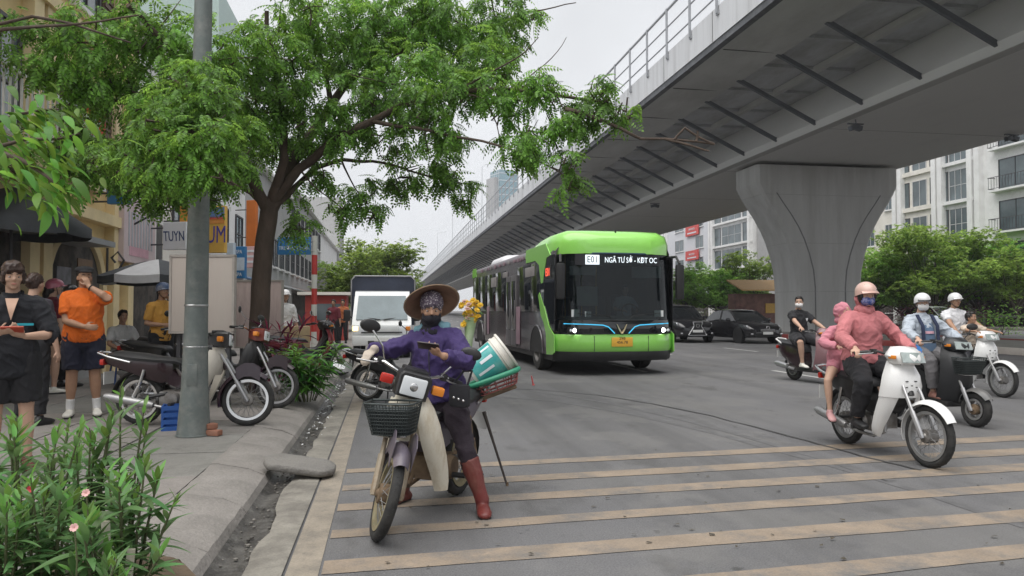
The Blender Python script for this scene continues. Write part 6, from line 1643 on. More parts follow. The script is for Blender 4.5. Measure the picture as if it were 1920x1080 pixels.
    if 'mask' in look:
        m = MB(); rows = []
        for i in range(9):
            el = R(-62 + 104*i/8); row = []
            for j in range(15):
                az = R(-82 + 164*j/14); row.append((.026 + .088*math.cos(el)*math.cos(az), .076*math.cos(el)**.8*math.sin(az), -.045 + .064*math.sin(el)))
            rows.append(row)
        m.sheet(rows, .003); mo = m.build('face_mask', look['mask'], t, 70, HM)
        for q in (-1,1): m = MB(); m.tube([(.035,q*.073,-.02),(.0,q*.084,.005),(-.012,q*.083,-.02),(.028,q*.070,-.065)], .0018, 4); m.build('ear_loop', look['mask'], mo)
    if 'sunglasses' in look:
        m = MB()
        for q in (-1,1): m.box((.103,q*.033,.004), (.006,.05,.034), M=None, bev=.003); m.tube([(.1,q*.058,.01),(.0,q*.083,.008)], .0025, 4)
        m.build('glasses', look['sunglasses'], t, 40, HM)
    info = {'J': J, 'HM': HM, 'hc': hc, 'up': up, 'fw': fw, 'sd': sd, 't': t, 'dress': dress, 'neck': neck, 's': s}
    return t, info
# ================================================================= street furniture on the left
galv = pm('galvanised_pole', (0.15,0.172,0.165), rough=.6, metal=.25, var=.18, scale=5, dirt=(.28,.28,.26), dscale=7, damt=.55, bump=.15, bscale=60)
p = camframe(366, 7.65, PZ); t = thing('lamp_post', 'thick weathered grey metal pole with two bands standing on the pavement', 'pole', T(p.x, p.y, PZ) @ RY(.55))
m = MB(); m.lathe([(.165,0),(.155,.12),(.130,.5),(.115,1.1),(.095,3.2),(.080,5.5),(.065,9.0)], 20); m.build('shaft', galv, t, 50)
for z in (.90, 1.32): m = MB(); m.torus(.118-.008*z, .012, 24, 6, T(0,0,z)); m.build('band', alu, t, 50)
m = MB(); m.box((0,-.121,.62), (.10,.02,.22), bev=.006); m.build('hatch', galv, t)
m = MB(); m.lathe([(.175,0),(.175,.012),(.15,.02),(.145,.0)], 20); m.build('base_plate', galv, t, 30)
# beige boards on legs behind the pole
bpl = pm('beige_board', (0.47,0.42,0.375), rough=.75, var=.06, scale=1.5, dirt=(.39,.33,.30), dscale=1.5, damt=.6, stretch=(3,3,.4))
bpk = pm('pink_grey_board', (0.48,0.385,0.365), rough=.75, var=.1, scale=1.5, dirt=(.25,.19,.18), dscale=2, damt=.6, stretch=(3,3,.4))
def board(label, px0, px1, py0, py1, d, mat, n=1, legs=True):
    p = ond((px0+px1)/2, (py0+py1)/2, d); wd = (px1-px0)/FPX*d; hh = (py1-py0)/FPX*d
    t = thing('notice_board', label, 'board', T(p.x, p.y, PZ) @ Matrix.Rotation(-YAW + R(-4), 4, 'Z'))
    zc = p.z - PZ
    for k in range(n):
        m = MB(); m.box((-wd/2 + wd*(k+.5)/n, 0, zc), (wd/n-.012, .05, hh), bev=.008); m.build('panel', mat, t)
    m = MB()
    for e in (-1,1): m.box((e*(wd/2+.005), .0, zc), (.03,.07,hh+.03))
    m.box((0,0,zc+hh/2+.015), (wd+.04,.07,.03)); m.box((0,0,zc-hh/2-.015), (wd+.04,.07,.03)); m.build('frame', pm('board_frame', (.36,.33,.30), rough=.6), t, 0)
    if legs:
        for e in (-1,1): m = MB(); m.box((e*wd*.4, .05, (zc-hh/2)/2), (.05,.05,zc-hh/2)); m.build('leg', framed, t, 0)
board('plain beige board on legs standing behind the grey pole', 320, 440, 482, 621, 9.7, bpl, 2)
board('dull pink wall panel behind the tree trunk', 442, 530, 528, 650, 14.2, bpk, 3)
# striped pole with the street name
p = camframe(589, 19.2, PZ); t = thing('street_sign', 'red and white striped pole with a blue street name plate', 'street sign', T(p.x, p.y, PZ) @ Matrix.Rotation(-YAW, 4, 'Z'))
zpx = lambda y: 1.42 + (582-y)/FPX*19.2 - PZ
redp = pm('sign_pole_red', (.42,.04,.035), rough=.5, var=.12); whp = pm('sign_pole_white', (.55,.55,.52), rough=.5, var=.1, dirt=(.35,.38,.33), damt=.6)
ys = [442, 478, 515, 541, 571, 592, 622, 665]; ys[-1] = 582 + 1.27*1400/19.2
for i in range(len(ys)-1):
    z1, z0 = zpx(ys[i]), max(0, zpx(ys[i+1])); m = MB(); m.lathe([(.072,z0),(.072,z1)], 16); m.build('pole_band', redp if i in (1,3,5) else whp, t, 40)
sg = MB(); sg.box((-.50,-.08,zpx(461.5)), (.86,.03,.45), bev=.012); sg = sg.build('name_plate', sblue, t)
text('lettering', 'ĐƯỜNG', .085, signw, sg, FACE((-.50,-.097,zpx(455)), (1,0,0)), .003)
text('lettering', 'TRƯỜNG CHINH', .125, signw, sg, FACE((-.50,-.097,zpx(466)), (1,0,0)), .003, .82)
m = MB(); m.tube([(-.9,-.06,zpx(452)),(.02,-.06,zpx(452))], .014, 6); m.tube([(-.9,-.06,zpx(471)),(.02,-.06,zpx(471))], .014, 6); m.build('clamp', alu, t)
# bollards and small posts
for px, d, h_, r_, lab, mt in ((612,14.5,1.05,.085,'grey concrete post beside the striped sign pole',kerbm),(543,10.4,.36,.055,'short white post at the foot of the red-leaved plant',whp),(52,3.3,.27,.035,'white wooden stake in the corner of the flower bed',white_p)):
    p = camframe(px, d, PZ); t = thing('bollard', lab, 'post', T(p.x, p.y, PZ)); 
    m = MB(); m.box((0,0,h_/2), (r_*1.7,r_*1.7,h_), bev=.012); m.build('shaft', mt, t); m = MB(); m.box((0,0,h_+.006), (r_*1.9,r_*1.9,.02), bev=.006); m.build('top', mt, t)
# parasols
def parasol(label, px, d, ztop, zed, rad, c1, c2, polec=framed, n=8, tilt=0):
    p = camframe(px, d, PZ); t = thing('parasol', label, 'parasol', T(p.x, p.y, PZ) @ RZ(17))
    ztop -= PZ; zed -= PZ
    m = MB(); m.tube([(0,0,0),(0,0,ztop-.02)], .022, 8); m.build('pole', polec, t)
    for k in range(n):
        a, b = 2*math.pi*k/n, 2*math.pi*(k+1)/n; rows = []
        for i in range(6):
            u = .03 + .97*i/5; row = []
            for j in range(7):
                f = a + (b-a)*j/6; sag = .05*math.sin(math.pi*j/6)*u
                row.append((rad*u*math.cos(f)*(1-sag*.6), rad*u*math.sin(f)*(1-sag*.6), ztop - (ztop-zed)*u**1.35 - sag*.5))
            rows.append(row)
        rows.append([(x, y, z-.13) for x, y, z in rows[-1]])
        m = MB(); m.sheet(rows, .004); m.build('canopy_panel', c1 if k % 2 else c2, t, 60)
        m = MB(); m.tube([(0,0,ztop-.04),(rad*math.cos(a), rad*math.sin(a), zed-.01)], .008, 4); m.build('rib', polec, t)
    m = MB(); m.lathe([(.26,0),(.26,.09),(.08,.14),(.03,.3)], 16); m.build('base', kerbm, t)
para_d = pm('parasol_charcoal', (.055,.06,.068), rough=.8, var=.12); para_g = pm('parasol_grey', (.52,.52,.54), rough=.8, var=.08)
parasol('big charcoal parasol in front of the arched doorway at the left edge', 18, 10.6, 3.18, 2.62, 1.0, para_d, para_d)
parasol('grey and charcoal parasol beyond the yellow house', 296, 13.2, 2.32, 2.02, .95, para_g, para_d)
# blue crate and bricks at the foot of the pole
p = camframe(331, 8.05, PZ); t = thing('crate', 'bright blue plastic crate hidden partly behind the grey pole', 'crate', T(p.x, p.y, PZ) @ RZ(10) @ SCL(.85,.85,.9))
bl = pm('crate_blue', (.02,.09,.33), rough=.45, var=.1)
m = MB()
for z in (.02,.10,.18,.26): 
    for e in (-1,1): m.box((0, e*.125, z), (.28,.015,.05)); m.box((e*.14,0,z), (.015,.265,.05))
for ex in (-1,1):
    for ey in (-1,1): m.box((ex*.138, ey*.123, .145), (.022,.022,.29))
m.build('side_slats', bl, t, 0); m = MB(); m.box((0,0,.012), (.27,.24,.02)); m.build('floor_panel', bl, t, 0)
brk = pm('brick_red', (.30,.13,.08), rough=.85, var=.2, dirt=(.2,.15,.12), damt=.5, bump=.4)
for k, (px, dx, rz, z, lab) in enumerate(((392,7.72,15,.03,'broken reddish brick lying flat at the foot of the grey pole'),(402,7.62,-25,.03,'second brick leaning beside the grey pole foot'),(398,7.66,40,.09,'brick piece lying on top of the other bricks'))):
    p = camframe(px, dx, PZ+z); m = MB(); m.box((0,0,0), (.17 if k < 2 else .11,.085,.055), bev=.008); o = m.build('brick', brk, None, 30); o.matrix_world = T(p.x,p.y,PZ+z) @ RZ(rz); tag(o, lab, 'brick')
p = camframe(1000, 14.2); t = thing('marker_peg', 'small thin red peg standing on the asphalt in front of the bus', 'peg', T(p.x,p.y,0) @ RY(-12)); m = MB(); m.lathe([(.016,.02),(.014,.16),(.006,.19)], 8); m.build('shaft', pm('peg_red', (.5,.09,.09)), t); m = MB(); m.lathe([(.03,0),(.028,.02)], 10); m.build('base', pm('peg_red', (.5,.09,.09)), t)

# ================================================================= planted things
def leaf_mesh(name, L, w_, mat, bend=.25, fold=.25, n=7):
    rows = []
    for i in range(n+1):
        u = i/n; ww = w_*(math.sin(math.pi*min(1,u*.96+.03))**.8)*(1.0-.25*u); z = -bend*L*u*u
        rows.append([(L*u, -ww, z + fold*ww), (L*u, 0, z), (L*u, ww, z + fold*ww)])
    m = MB(); m.sheet(rows); return m.mesh(name, mat, 60)
ol = [leaf_mesh('leaf', .15, .016, leaf_pl, .15), leaf_mesh('leaf', .13, .014, leaf_pl, .35), leaf_mesh('leaf', .11, .017, leafmat('young_leaf', (.12,.28,.06), .25, .3), .1), leaf_mesh('leaf', .16, .017, leaf_pl, .5)]
def leafy_plant(label, px, d, h_, stems, seed, meshes, per=26, spread=.22, name='oleander', scale=1.0, z=PZ, tip=True, droop=.0, cat='plant', group=None):
    q = random.Random(seed); p = camframe(px, d, z); t = thing(name, label, cat, T(p.x, p.y, z), group)
    for k in range(stems):
        a = q.uniform(0,6.28); sx, sy = math.cos(a)*spread*q.random(), math.sin(a)*spread*q.random(); hh = h_*q.uniform(.6,1.05)
        b0 = Vector((sx*.3, sy*.3, 0)); b1 = Vector((sx*.8, sy*.8, hh*.55)); b2 = Vector((sx*1.3, sy*1.3, hh))
        m = MB(); m.tube([b0, b0.lerp(b1,.5), b1, b1.lerp(b2,.5), b2], [.008,.007,.006,.005,.003], 6); m.build('stem', pm('green_stem', (.09,.10,.045), rough=.7, var=.3), t, 60)
        n = int(per*hh/h_)
        for i in range(n):
            u = .22 + .78*(i+.5)/n; pos = b0.lerp(b1, u/.55) if u < .55 else b1.lerp(b2, (u-.55)/.45)
            az = i*2.4 + q.uniform(-.4,.4); el = R(q.uniform(5,50)) if u < .8 else R(q.uniform(35,78)) - droop
            me = meshes[2] if (u > .88 and tip) else q.choice([meshes[0], meshes[1], meshes[3]])
            o = link('leaf', me, t); sc = scale*q.uniform(.75,1.15)*(1-.25*(u > .9))
            o.matrix_local = T(*pos) @ Matrix.Rotation(az,4,'Z') @ Matrix.Rotation(-el,4,'Y') @ RX(q.uniform(-25,25)) @ SCL(sc,sc,sc)
    return t
pls = [(55,3.35,.78,5,'leafy oleander at the far left of the flower bed'),(110,3.0,.62,5,'oleander with drooping leaves in the middle of the flower bed'),(165,3.55,.80,4,'tall oleander with pale new tips behind the broken fence'),(232,3.75,.86,4,'tallest oleander with one bare stem near the grey pole'),
       (245,3.25,.66,4,'narrow oleander at the right end of the flower bed'),(20,2.9,.55,5,'dense low oleander in the lower left corner'),(200,2.95,.46,4,'short oleander beside the broken white fence'),(95,3.9,.72,4,'oleander standing at the back of the flower bed'),(140,2.65,.36,5,'low bright green plant at the front of the flower bed')]
for i, (px, d, h_, st, lab) in enumerate(pls): leafy_plant(lab, px, d, h_, st + (4 if i != 3 else 1), 100+i, ol, 30 if i != 3 else 22, .19, group='plants of the corner flower bed', scale=(1.0, .9)[i % 2] if i != 8 else .7)
p = camframe(130, 3.2, PZ)
m = MB(); rows = []
for i in range(14):
    for_ = []
    for j in range(12):
        u, v = i/13*2-1, j/11*2-1; ee = 1/max(1.0, math.hypot(u,v)/(.92+.16*noise.noise((math.atan2(v,u)*1.3,2,7)))); for_.append((u*ee*.68, v*ee*.8, .05*max(0,1-(u*ee)**2-(v*ee)**2) + .02*noise.noise((u*5,v*5,0)) - .004))
    rows.append(for_)
m.sheet(rows); o = m.build('flower_bed_soil', pm('bed_soil', (.15,.11,.075), rough=.95, var=.3, scale=6, bump=.6), None, 60); o.location = (p.x-.1, p.y, PZ); tag(o, kind='structure')
# broken white picket pieces in the bed
fm_ = pm('picket_white', (.5,.48,.40), rough=.8, var=.15, dirt=(.25,.2,.13), dscale=8, damt=.8)
p = camframe(212, 3.05, PZ); t = thing('picket_fence', 'remnant of a low weathered white picket fence among the plants', 'fence', T(p.x, p.y, PZ) @ RZ(8))
for k, (x, h_, tl) in enumerate(((-.06,.34,3),(0.0,.42,-2),(.055,.30,5),(-.12,.24,-6))): m = MB(); m.box((0,0,h_/2), (.032,.016,h_), bev=.004); m.build('picket', fm_, t, 30, T(x,0,0) @ RY(tl))
m = MB(); m.box((-.03,.014,.16), (.26,.014,.03)); m.build('rail', fm_, t, 0)
# small pink flowers
fl = pm('flower_pink', (.62,.36,.34), rough=.6, var=.15); fr = pm('flower_red', (.45,.03,.04), rough=.6)
for px, py, d, mt, lab in ((162,925,2.9,fl,'small pale pink flower in the middle of the bed'),(140,990,2.7,fl,'small whitish pink flower low in the bed'),(58,918,2.95,fr,'red flower among the dark leaves at the left')):
    q = ond(px, py, d); t = thing('flower', lab, 'flower', T(q.x,q.y,q.z)); m = MB(); m.tube([(0,0,0),(.01,.0,-.12),(.0,0,-(q.z-PZ))], .003, 5); m.build('stem', pm('green_stem', (.09,.10,.045)), t)
    pm_ = MB(); pm_.sheet([[(.0,-.003,0),(0,.003,0)],[(.012,-.012,.006),(.012,.012,.006)],[(.024,-.008,.004),(.024,.008,.004)]]); me = pm_.mesh('petal', mt, 60)
    for k in range(5): o = link('petal', me, t); o.matrix_local = RX(60) @ RZ(72*k) @ RY(-20) @ SCL(.7,.7,.7)
# red cordyline and the hanging green bush at the kerb
cd_ = [leaf_mesh('leaf', .42, .03, redleaf, .35), leaf_mesh('leaf', .36, .028, redleaf, .55), leaf_mesh('leaf', .30, .026, leafmat('crimson_leaf', (.26,.03,.06), .3, .35), .2), leaf_mesh('leaf', .4, .03, leafmat('dark_red_leaf', (.07,.015,.025), .3, .2), .6)]
leafy_plant('crimson-leaved cordyline between the parked motorbikes', 528, 11.4, 1.1, 7, 201, cd_, 24, .28, 'cordyline', 1.0, PZ)
gb = [leaf_mesh('leaf', .2, .022, leafmat('bush_leaf', (.06,.20,.03), .35, .35), .5), leaf_mesh('leaf', .17, .02, leafmat('bush_leaf', (.06,.20,.03)), .7), leaf_mesh('leaf', .15, .02, leafmat('bush_tip', (.13,.34,.05), .3, .4), .3), leaf_mesh('leaf', .22, .022, leafmat('bush_leaf', (.06,.20,.03)), .8)]
leafy_plant('bushy green plant spilling over the kerb beside the small white post', 578, 10.5, .80, 22, 202, gb, 26, .5, 'shrub', 1.35, PZ, True, .5)
# broad-leaved tree whose branch hangs into the view from the left
p = camframe(-330, 4.9, PZ); t = thing('street_tree', 'tree with broad bright leaves reaching in from the left edge', 'tree', T(p.x,p.y,PZ)); inv = t.matrix_world.inverted()
m = MB(); limb(m, [(0,0,0),(.05,0,1.3),(.0,.05,2.2),(-.1,.1,4.2)], .13, .06, 10, .06, 3); m.build('trunk', bark2, t, 60)
brs = [[(-330,330,4.9),(-150,330,4.8),(-20,276,4.7),(45,262,4.6),(105,262,4.6),(150,250,4.6)], [(-20,276,4.7),(40,300,4.5),(80,330,4.4),(115,360,4.4)], [(-150,330,4.8),(-40,240,4.8),(40,215,4.9),(110,205,4.9)], [(-20,276,4.7),(40,330,4.9),(80,370,5.0)],
       [(-330,200,5.1),(-60,60,5.2),(60,30,5.3),(130,42,5.3),(245,80,5.4)],[(-200,120,5.1),(0,55,5.2),(120,48,5.2),(260,28,5.2)]]
m = MB(); Pl = []
for i, b_ in enumerate(brs):
    pts = [inv @ ond(*b) for b in b_]; limb(m, pts, .022 if i < 4 else .02, .006, 6, .02, i)
    if i < 4: Pl.append(pts)
m.build('limb', bark, t, 60)
bl_ = [leaf_mesh('leaf', .135, .028, leaf_big, .3, .2), leaf_mesh('leaf', .12, .025, leaf_big, .6, .2), leaf_mesh('leaf', .15, .03, leafmat('broad_leaf_dark', (.075,.20,.035), .3, .45), .5, .2)]
q = random.Random(77)
for pts in Pl:
    for k in range(74):
        u = q.uniform(.30 if pts is Pl[0] else .25, 1.0)*(len(pts)-1); i = min(int(u), len(pts)-2); pos = pts[i].lerp(pts[i+1], u-i) + Vector((q.gauss(0,.085),q.gauss(0,.10),q.gauss(0,.075)))
        o = link('leaf', q.choice(bl_), t); sc = q.uniform(.7,1.15)
        o.matrix_local = T(*pos) @ RZ(q.uniform(-80,80)) @ RY(q.uniform(-5,48)) @ RX(q.uniform(-35,35)) @ SCL(sc,sc,sc)
# ================================================================= motorbikes and people
dirtycream = pm('dirty_cream_plastic', (0.66,0.62,0.52), rough=.45, var=.04, dirt=(.40,.30,.17), dscale=11, damt=.6, stretch=(1,1,.35))
purplegrey = pm('purple_grey_paint', (0.115,0.10,0.13), rough=.4, var=.12, dirt=(.2,.16,.12), damt=.5)
maroon = pm('maroon_paint', (0.022,0.008,0.012), rough=.25, var=.1, coat=.5)
mudrim = pm('muddy_rim', (0.30,0.27,0.17), rough=.65, metal=.3, var=.25, dirt=(.28,.19,.10), dscale=9, damt=.7)
mudfork = pm('muddy_fork', (0.34,0.29,0.22), rough=.6, metal=.3, var=.2, dirt=(.24,.15,.08), dscale=9, damt=.7)
pinkmet = pm('dusty_pink_paint', (0.24,0.13,0.14), rough=.35, var=.06, coat=.3)
# ---- hawker's motorbike and the hawker
df = dep(1008); hx_, hd_y = -.325, -.945
MB1 = bikeM(716, df, hx_, hd_y, 0, 1.22, R(-10)); MH = bikeM(716, df, hx_, hd_y, 0, 1.22, 0)
b1, i1 = motorbike('motorbike', 'old muddy motorbike with cream leg shields and a black wire basket, its front wheel turned', MB1, 'cub', 1.22, 38, purplegrey, purplegrey, dirtycream, bike_black, mudrim, rubber, None, True, (1,1), mudfork, None, True, True)
toH = MH.inverted() @ MB1
gr = toH @ i1['grips'][-1]; gl = toH @ i1['grips'][1]
def camH(px, py, d): return MH.inverted() @ ond(px, py, d)
ph = camH(806, 652, 5.02)
lf = camH(905, 945, 5.22); lf.z = .085
P = dict(pel=(.37,.02,.80), neck=(.44,-.02,1.265), s=.97, g=1.06, yaw=6, pyaw=0, hr=tuple(gr + Vector((-.055,.03,.055))), hl=tuple(ph + Vector((-.03,.085,-.055))), er=(.15,-.75,.95), el=(.15,.65,.75),
         fl=tuple(lf), fr=(.34,-.30,.085), kl=(1.4,.55,.4), kr=(1.3,-.4,.4), tl=(.85,.45,0), tr=(1,-.2,0), hyaw=27, hpitch=13, hroll=0, head=(.03,.02,.095),
         hand_r=dict(d=(.72,-.2,-.45), n=(-.3,-.05,-.9), curl=.45, side=-1), hand_l=dict(d=(.15,-.85,.35), n=(-.55,.1,.75), curl=.38, side=-1, spread=1.25), w=(.150,.162,.142,.152,.150,.058))
pur = cloth('purple_jacket', (0.047,0.029,0.118)); blk_t = cloth('black_plum_trousers', (0.022,0.014,0.022))
bootm = pm('red_rubber_boot', (0.155,0.028,0.024), rough=.42, var=.22, scale=5, dirt=(.22,.12,.09), dscale=6, damt=.45)
h1, ih = person('woman in a conical straw hat and purple jacket straddling the muddy motorbike', MH, P, dict(skin=skin_m, top=(pur, .97, .019, -.04), top_name='jacket', pants=(blk_t, .80, .012, .006), shoes=(bootm, 'boot'), hair='bun', gloves=(cloth('pale_glove', (.50,.43,.36)), 'r'), seed=2, top_flare=1.06, fold=.017), vox=.0065)
HM = ih['HM']
# head wrap, neck mask
m = MB(); m.ball((-.010,0,.052), (.107,.093,.098), HM, 18, 12); m.ball((.050,0,.058), (.052,.074,.036), HM); o = link('head_scarf', remeshed(m, .008, 2, .006, 22, 4), h1)
sc = bpy.data.materials.new('patterned_scarf'); sc.use_nodes = True; n_ = sc.node_tree; bs_ = n_.nodes['Principled BSDF']; bs_.inputs['Roughness'].default_value = .85
tc_ = n_.nodes.new('ShaderNodeTexCoord'); vo = n_.nodes.new('ShaderNodeTexVoronoi'); vo.inputs['Scale'].default_value = 70; cr = n_.nodes.new('ShaderNodeValToRGB')
cr.color_ramp.elements[0].color = (.42,.38,.40,1); cr.color_ramp.elements[0].position = .25; cr.color_ramp.elements[1].color = (.085,.065,.09,1); cr.color_ramp.elements[1].position = .45
n_.links.new(tc_.outputs['Object'], vo.inputs['Vector']); n_.links.new(vo.outputs['Distance'], cr.inputs[0]); n_.links.new(cr.outputs[0], bs_.inputs['Base Color'])
o.data.materials.clear(); o.data.materials.append(sc)
m = MB(); m.ball((.016,0,-.058), (.092,.079,.062), HM, 16, 10); m.ball((-.01,0,-.10), (.085,.078,.06), HM, 16, 10); nk = ih['neck'] + ih['up']*.01; m.ball(tuple(HM.inverted() @ nk), (.095,.095,.06), HM, 16, 8)
o = link('neck_mask', remeshed(m, .008, 2, .007, 14, 9), h1); o.data.materials.clear(); o.data.materials.append(cloth('black_knit', (.014,.013,.02)))
# jacket hood lying on the shoulders, pale teal lining
m = MB(); c0 = ih['neck']; sd_, fw_, up_ = ih['sd'], ih['fw'], ih['up']
m.tube([c0 + sd_*q_*.13 + fw_*(-.02+.05*(1-abs(q_))) + up_*(.0+.02) for q_ in (-1,-.6)] + [c0 - fw_*.10 + up_*.03] + [c0 + sd_*q_*.13 + fw_*(-.02+.05*(1-abs(q_))) + up_*.02 for q_ in (.6,1)], [.03,.045,.06,.045,.03], 10)
o = link('hood', remeshed(m, .010, 2, .010, 12, 5), h1); o.data.materials.clear(); o.data.materials.append(cloth('teal_hood', (.16,.30,.36)))
# chest emblem, stitched
m = MB(); ce = ih['J']['sl'].lerp(ih['neck'], .25) + fw_*.135 - up_*.11; m.prism([(-.03,-.012),(-.01,.02),(.008,.008),(.03,.026),(.02,-.02),(.0,-.008)], .004, FACE(ce, sd_, up_)); m.build('chest_emblem', pm('emblem_white', (.7,.7,.72)), h1, 0)
m = MB(); zz = [ih['neck'] + fw_*(.075+.085*min(1,f*2.2)) - up_*(.02+.42*f) for f in [k/8 for k in range(9)]]; m.tube(zz, .004, 5); m.build('zip', black_p, h1)
# conical hat: woven double shell, tipped back
HT = HM @ T(-.045,0,.058) @ RY(-50) @ RX(10) @ SCL(.86,.86,.86)
straw = pm('woven_straw', (0.42,0.30,0.20), rough=.75, var=.14, scale=3, bump=.5, bscale=90, stretch=(1,1,6), dirt=(.28,.18,.12), damt=.4)
m = MB(); prof_ = [(.012,.125),(.10,.078),(.20,.022),(.262,-.020)]; prf = prof_ + [(.264,-.026),(.255,-.026),(.195,.012),(.10,.062),(.012,.106)]
m.lathe(prf, 40, HT, closed=True)
hat = m.build('conical_hat', straw, None, 40); hat.matrix_world = MH.copy(); tag(hat, 'conical straw hat tipped back on the purple jacketed woman', 'hat')
for r_, z in ((.262,-.021),(.20,.024),(.14,.058),(.08,.09)):
    m = MB(); m.torus(r_, .004, 40, 5, HT @ T(0,0,z)); m.build('hoop', pm('straw_hoop', (.30,.20,.13), rough=.7), hat)
m = MB(); m.lathe([(.085,.0),(.085,.035)], 24, HT, ); m.build('inner_band', pm('brown_cloth', (.12,.05,.04), rough=.9), hat)
m = MB(); m.lathe([(.245,-.026),(.19,.008),(.10,.056),(.02,.098),(.02,.096),(.10,.052),(.19,.004),(.245,-.029)], 36, HT, closed=True); m.build('lining', pm('hat_lining', (.27,.155,.10), rough=.85, var=.2, scale=12), hat)
# phone held in her left hand
pd_ = MH @ FACE(ph + Vector((.02,.0,.012)), (.2,-1,.12), (.72,.1,.62))
t = thing('phone', 'dark phone held in the bare left hand of the woman in purple', 'phone', pd_); m = MB(); m.box((0,0,0), (.150,.072,.009), bev=.004); m.build('case', pm('phone_case', (.03,.02,.022), rough=.35), t); m = MB(); m.box((0,0,.005), (.138,.064,.002)); m.build('screen', blackgl, t)
# waist pouch
q = camH(862, 742, 5.15); t = thing('pouch', 'black pouch with pale studs hanging at the waist of the woman in purple', 'pouch', MH @ T(*q)); m = MB(); m.box((0,0,0), (.07,.15,.16), bev=.03); m.build('bag', cloth('pouch_black', (.016,.016,.02)), t); 
for k in range(3): m = MB(); m.ball((.036,-.03+.035*k,-.01-.01*k), (.006,.010,.010)); m.build('stud', chrome, t)
m = MB(); m.tube([(0,-.05,.08),(-.12,-.02,.16),(-.15,.03,.16),(0,.06,.08)], .008, 6); m.build('strap', cloth('pouch_black', (.016,.016,.02)), t)
# carrier with the bucket, on the rear rack
qc = camH(926, 712, 6.05); axd = Vector(MH.inverted().to_3x3() @ (CM @ Vector((.90,.34,.28)))).normalized(); 
Bc = MH @ Matrix.Translation(qc)
x_ = Vector(MH.inverted().to_3x3() @ (CM @ Vector((.93,.33,-.1)))).normalized(); y_ = Vector(MH.inverted().to_3x3() @ (CM @ Vector((.1,.0,-1)))).normalized(); z_ = x_.cross(y_).normalized(); y_ = z_.cross(x_)
O3 = Matrix((x_, y_, z_)).transposed().to_4x4()
t = thing('carrier_basket', 'red wire carrier with a thick green rim lashed behind the muddy motorbike', 'carrier', Bc @ O3)
def loop(rx, ry, z): return [(rx*math.copysign(abs(math.cos(a))**.6, math.cos(a)), ry*math.copysign(abs(math.sin(a))**.6, math.sin(a)), z) for a in [2*math.pi*k/24 for k in range(24)]]
redw = pm('red_wire', (.30,.085,.08), rough=.5, var=.15); grn = pm('green_hose', (.03,.24,.14), rough=.45, var=.1)
m = MB(); m.tube(loop(.215,.17,.02), .022, 10, closed=True); m.build('rim', grn, t)
m = MB()
for z, f in ((-.02,.95),(-.05,.88),(-.08,.8)): m.tube(loop(.21*f,.165*f,z), .0045, 5, closed=True)
a_, b_ = loop(.21,.165,.02), loop(.168,.132,-.08)
for k in range(24): m.tube([a_[k], b_[k]], .004, 5)
for k in range(7): m.tube([(-.15+.05*k,-.12,-.08),(-.15+.05*k,.12,-.08)], .004, 5)
m.build('wire_frame', redw, t)
m = MB(); m.box((0,0,-.105), (.30,.2,.03), bev=.01); m.build('bracket', rust_m, t)
bq = pm('bucket_plastic', (.68,.66,.60), rough=.45, var=.04, dirt=(.5,.45,.36), damt=.5)
tb = thing('bucket', 'white plastic bucket with a teal label lying tilted in the red carrier', 'bucket', Bc @ O3 @ T(.0,0,.135) @ RY(74) @ SCL(1.02,1.02,1.02))
m = MB(); m.lathe([(.0,-.16),(.128,-.16),(.134,-.15),(.145,.05),(.150,.11),(.158,.112),(.158,.13),(.150,.132),(.152,.165),(.163,.168),(.163,.185),(.15,.187),(.140,.18),(.0,.18)], 36); m.build('shell', bq, tb, 40)
m = MB(); rows = []
for z, r_ in ((-.135,.1385),(-.02,.1435),(.095,.1515)): rows.append([(r_*math.cos(a), r_*math.sin(a), z) for a in [R(195 + 150*k/16) for k in range(17)]])
m.sheet(rows, -.0015); lb = m.build('label', pm('label_teal', (.04,.33,.32), rough=.4, var=.12, dirt=(.25,.5,.45), dscale=9, damt=.6), tb, 60)
m = MB()
for a0, a1, z0, z1 in ((214,222,-.12,.08),(246,256,-.05,.06),(276,284,-.11,.03)):
    m.sheet([[((.1422+.0085*(z+.1)/.165)*math.cos(R(a)), (.1422+.0085*(z+.1)/.165)*math.sin(R(a)), z) for a in (a0,(a0+a1)/2,a1)] for z in (z0,(z0+z1)/2,z1)], -.0015)
m.build('label_stripe', signw, lb, 60)
m = MB(); m.tube([(.155*math.cos(a), .155*math.sin(a), .12+.05*abs(math.sin(a))) for a in [math.pi*k/12 for k in range(13)]], .004, 5); m.build('bail', chrome, tb)
# prop stick
a_ = ond(907, 772, 6.05); b_ = onz(951, 911); t = thing('prop_stick', 'thin dark stick propped from the muddy motorbike to the road', 'stick', T(b_.x,b_.y,0)); m = MB(); m.tube([(0,0,0), tuple((a_-b_)*.6), tuple(a_-b_)], [.009,.011,.016], 7); m.build('rod', pm('stick_dark', (.05,.04,.035), rough=.6, var=.2), t); m = MB(); m.lathe([(.012,.0),(.012,.03)], 8); m.build('ferrule', rust_m, t)

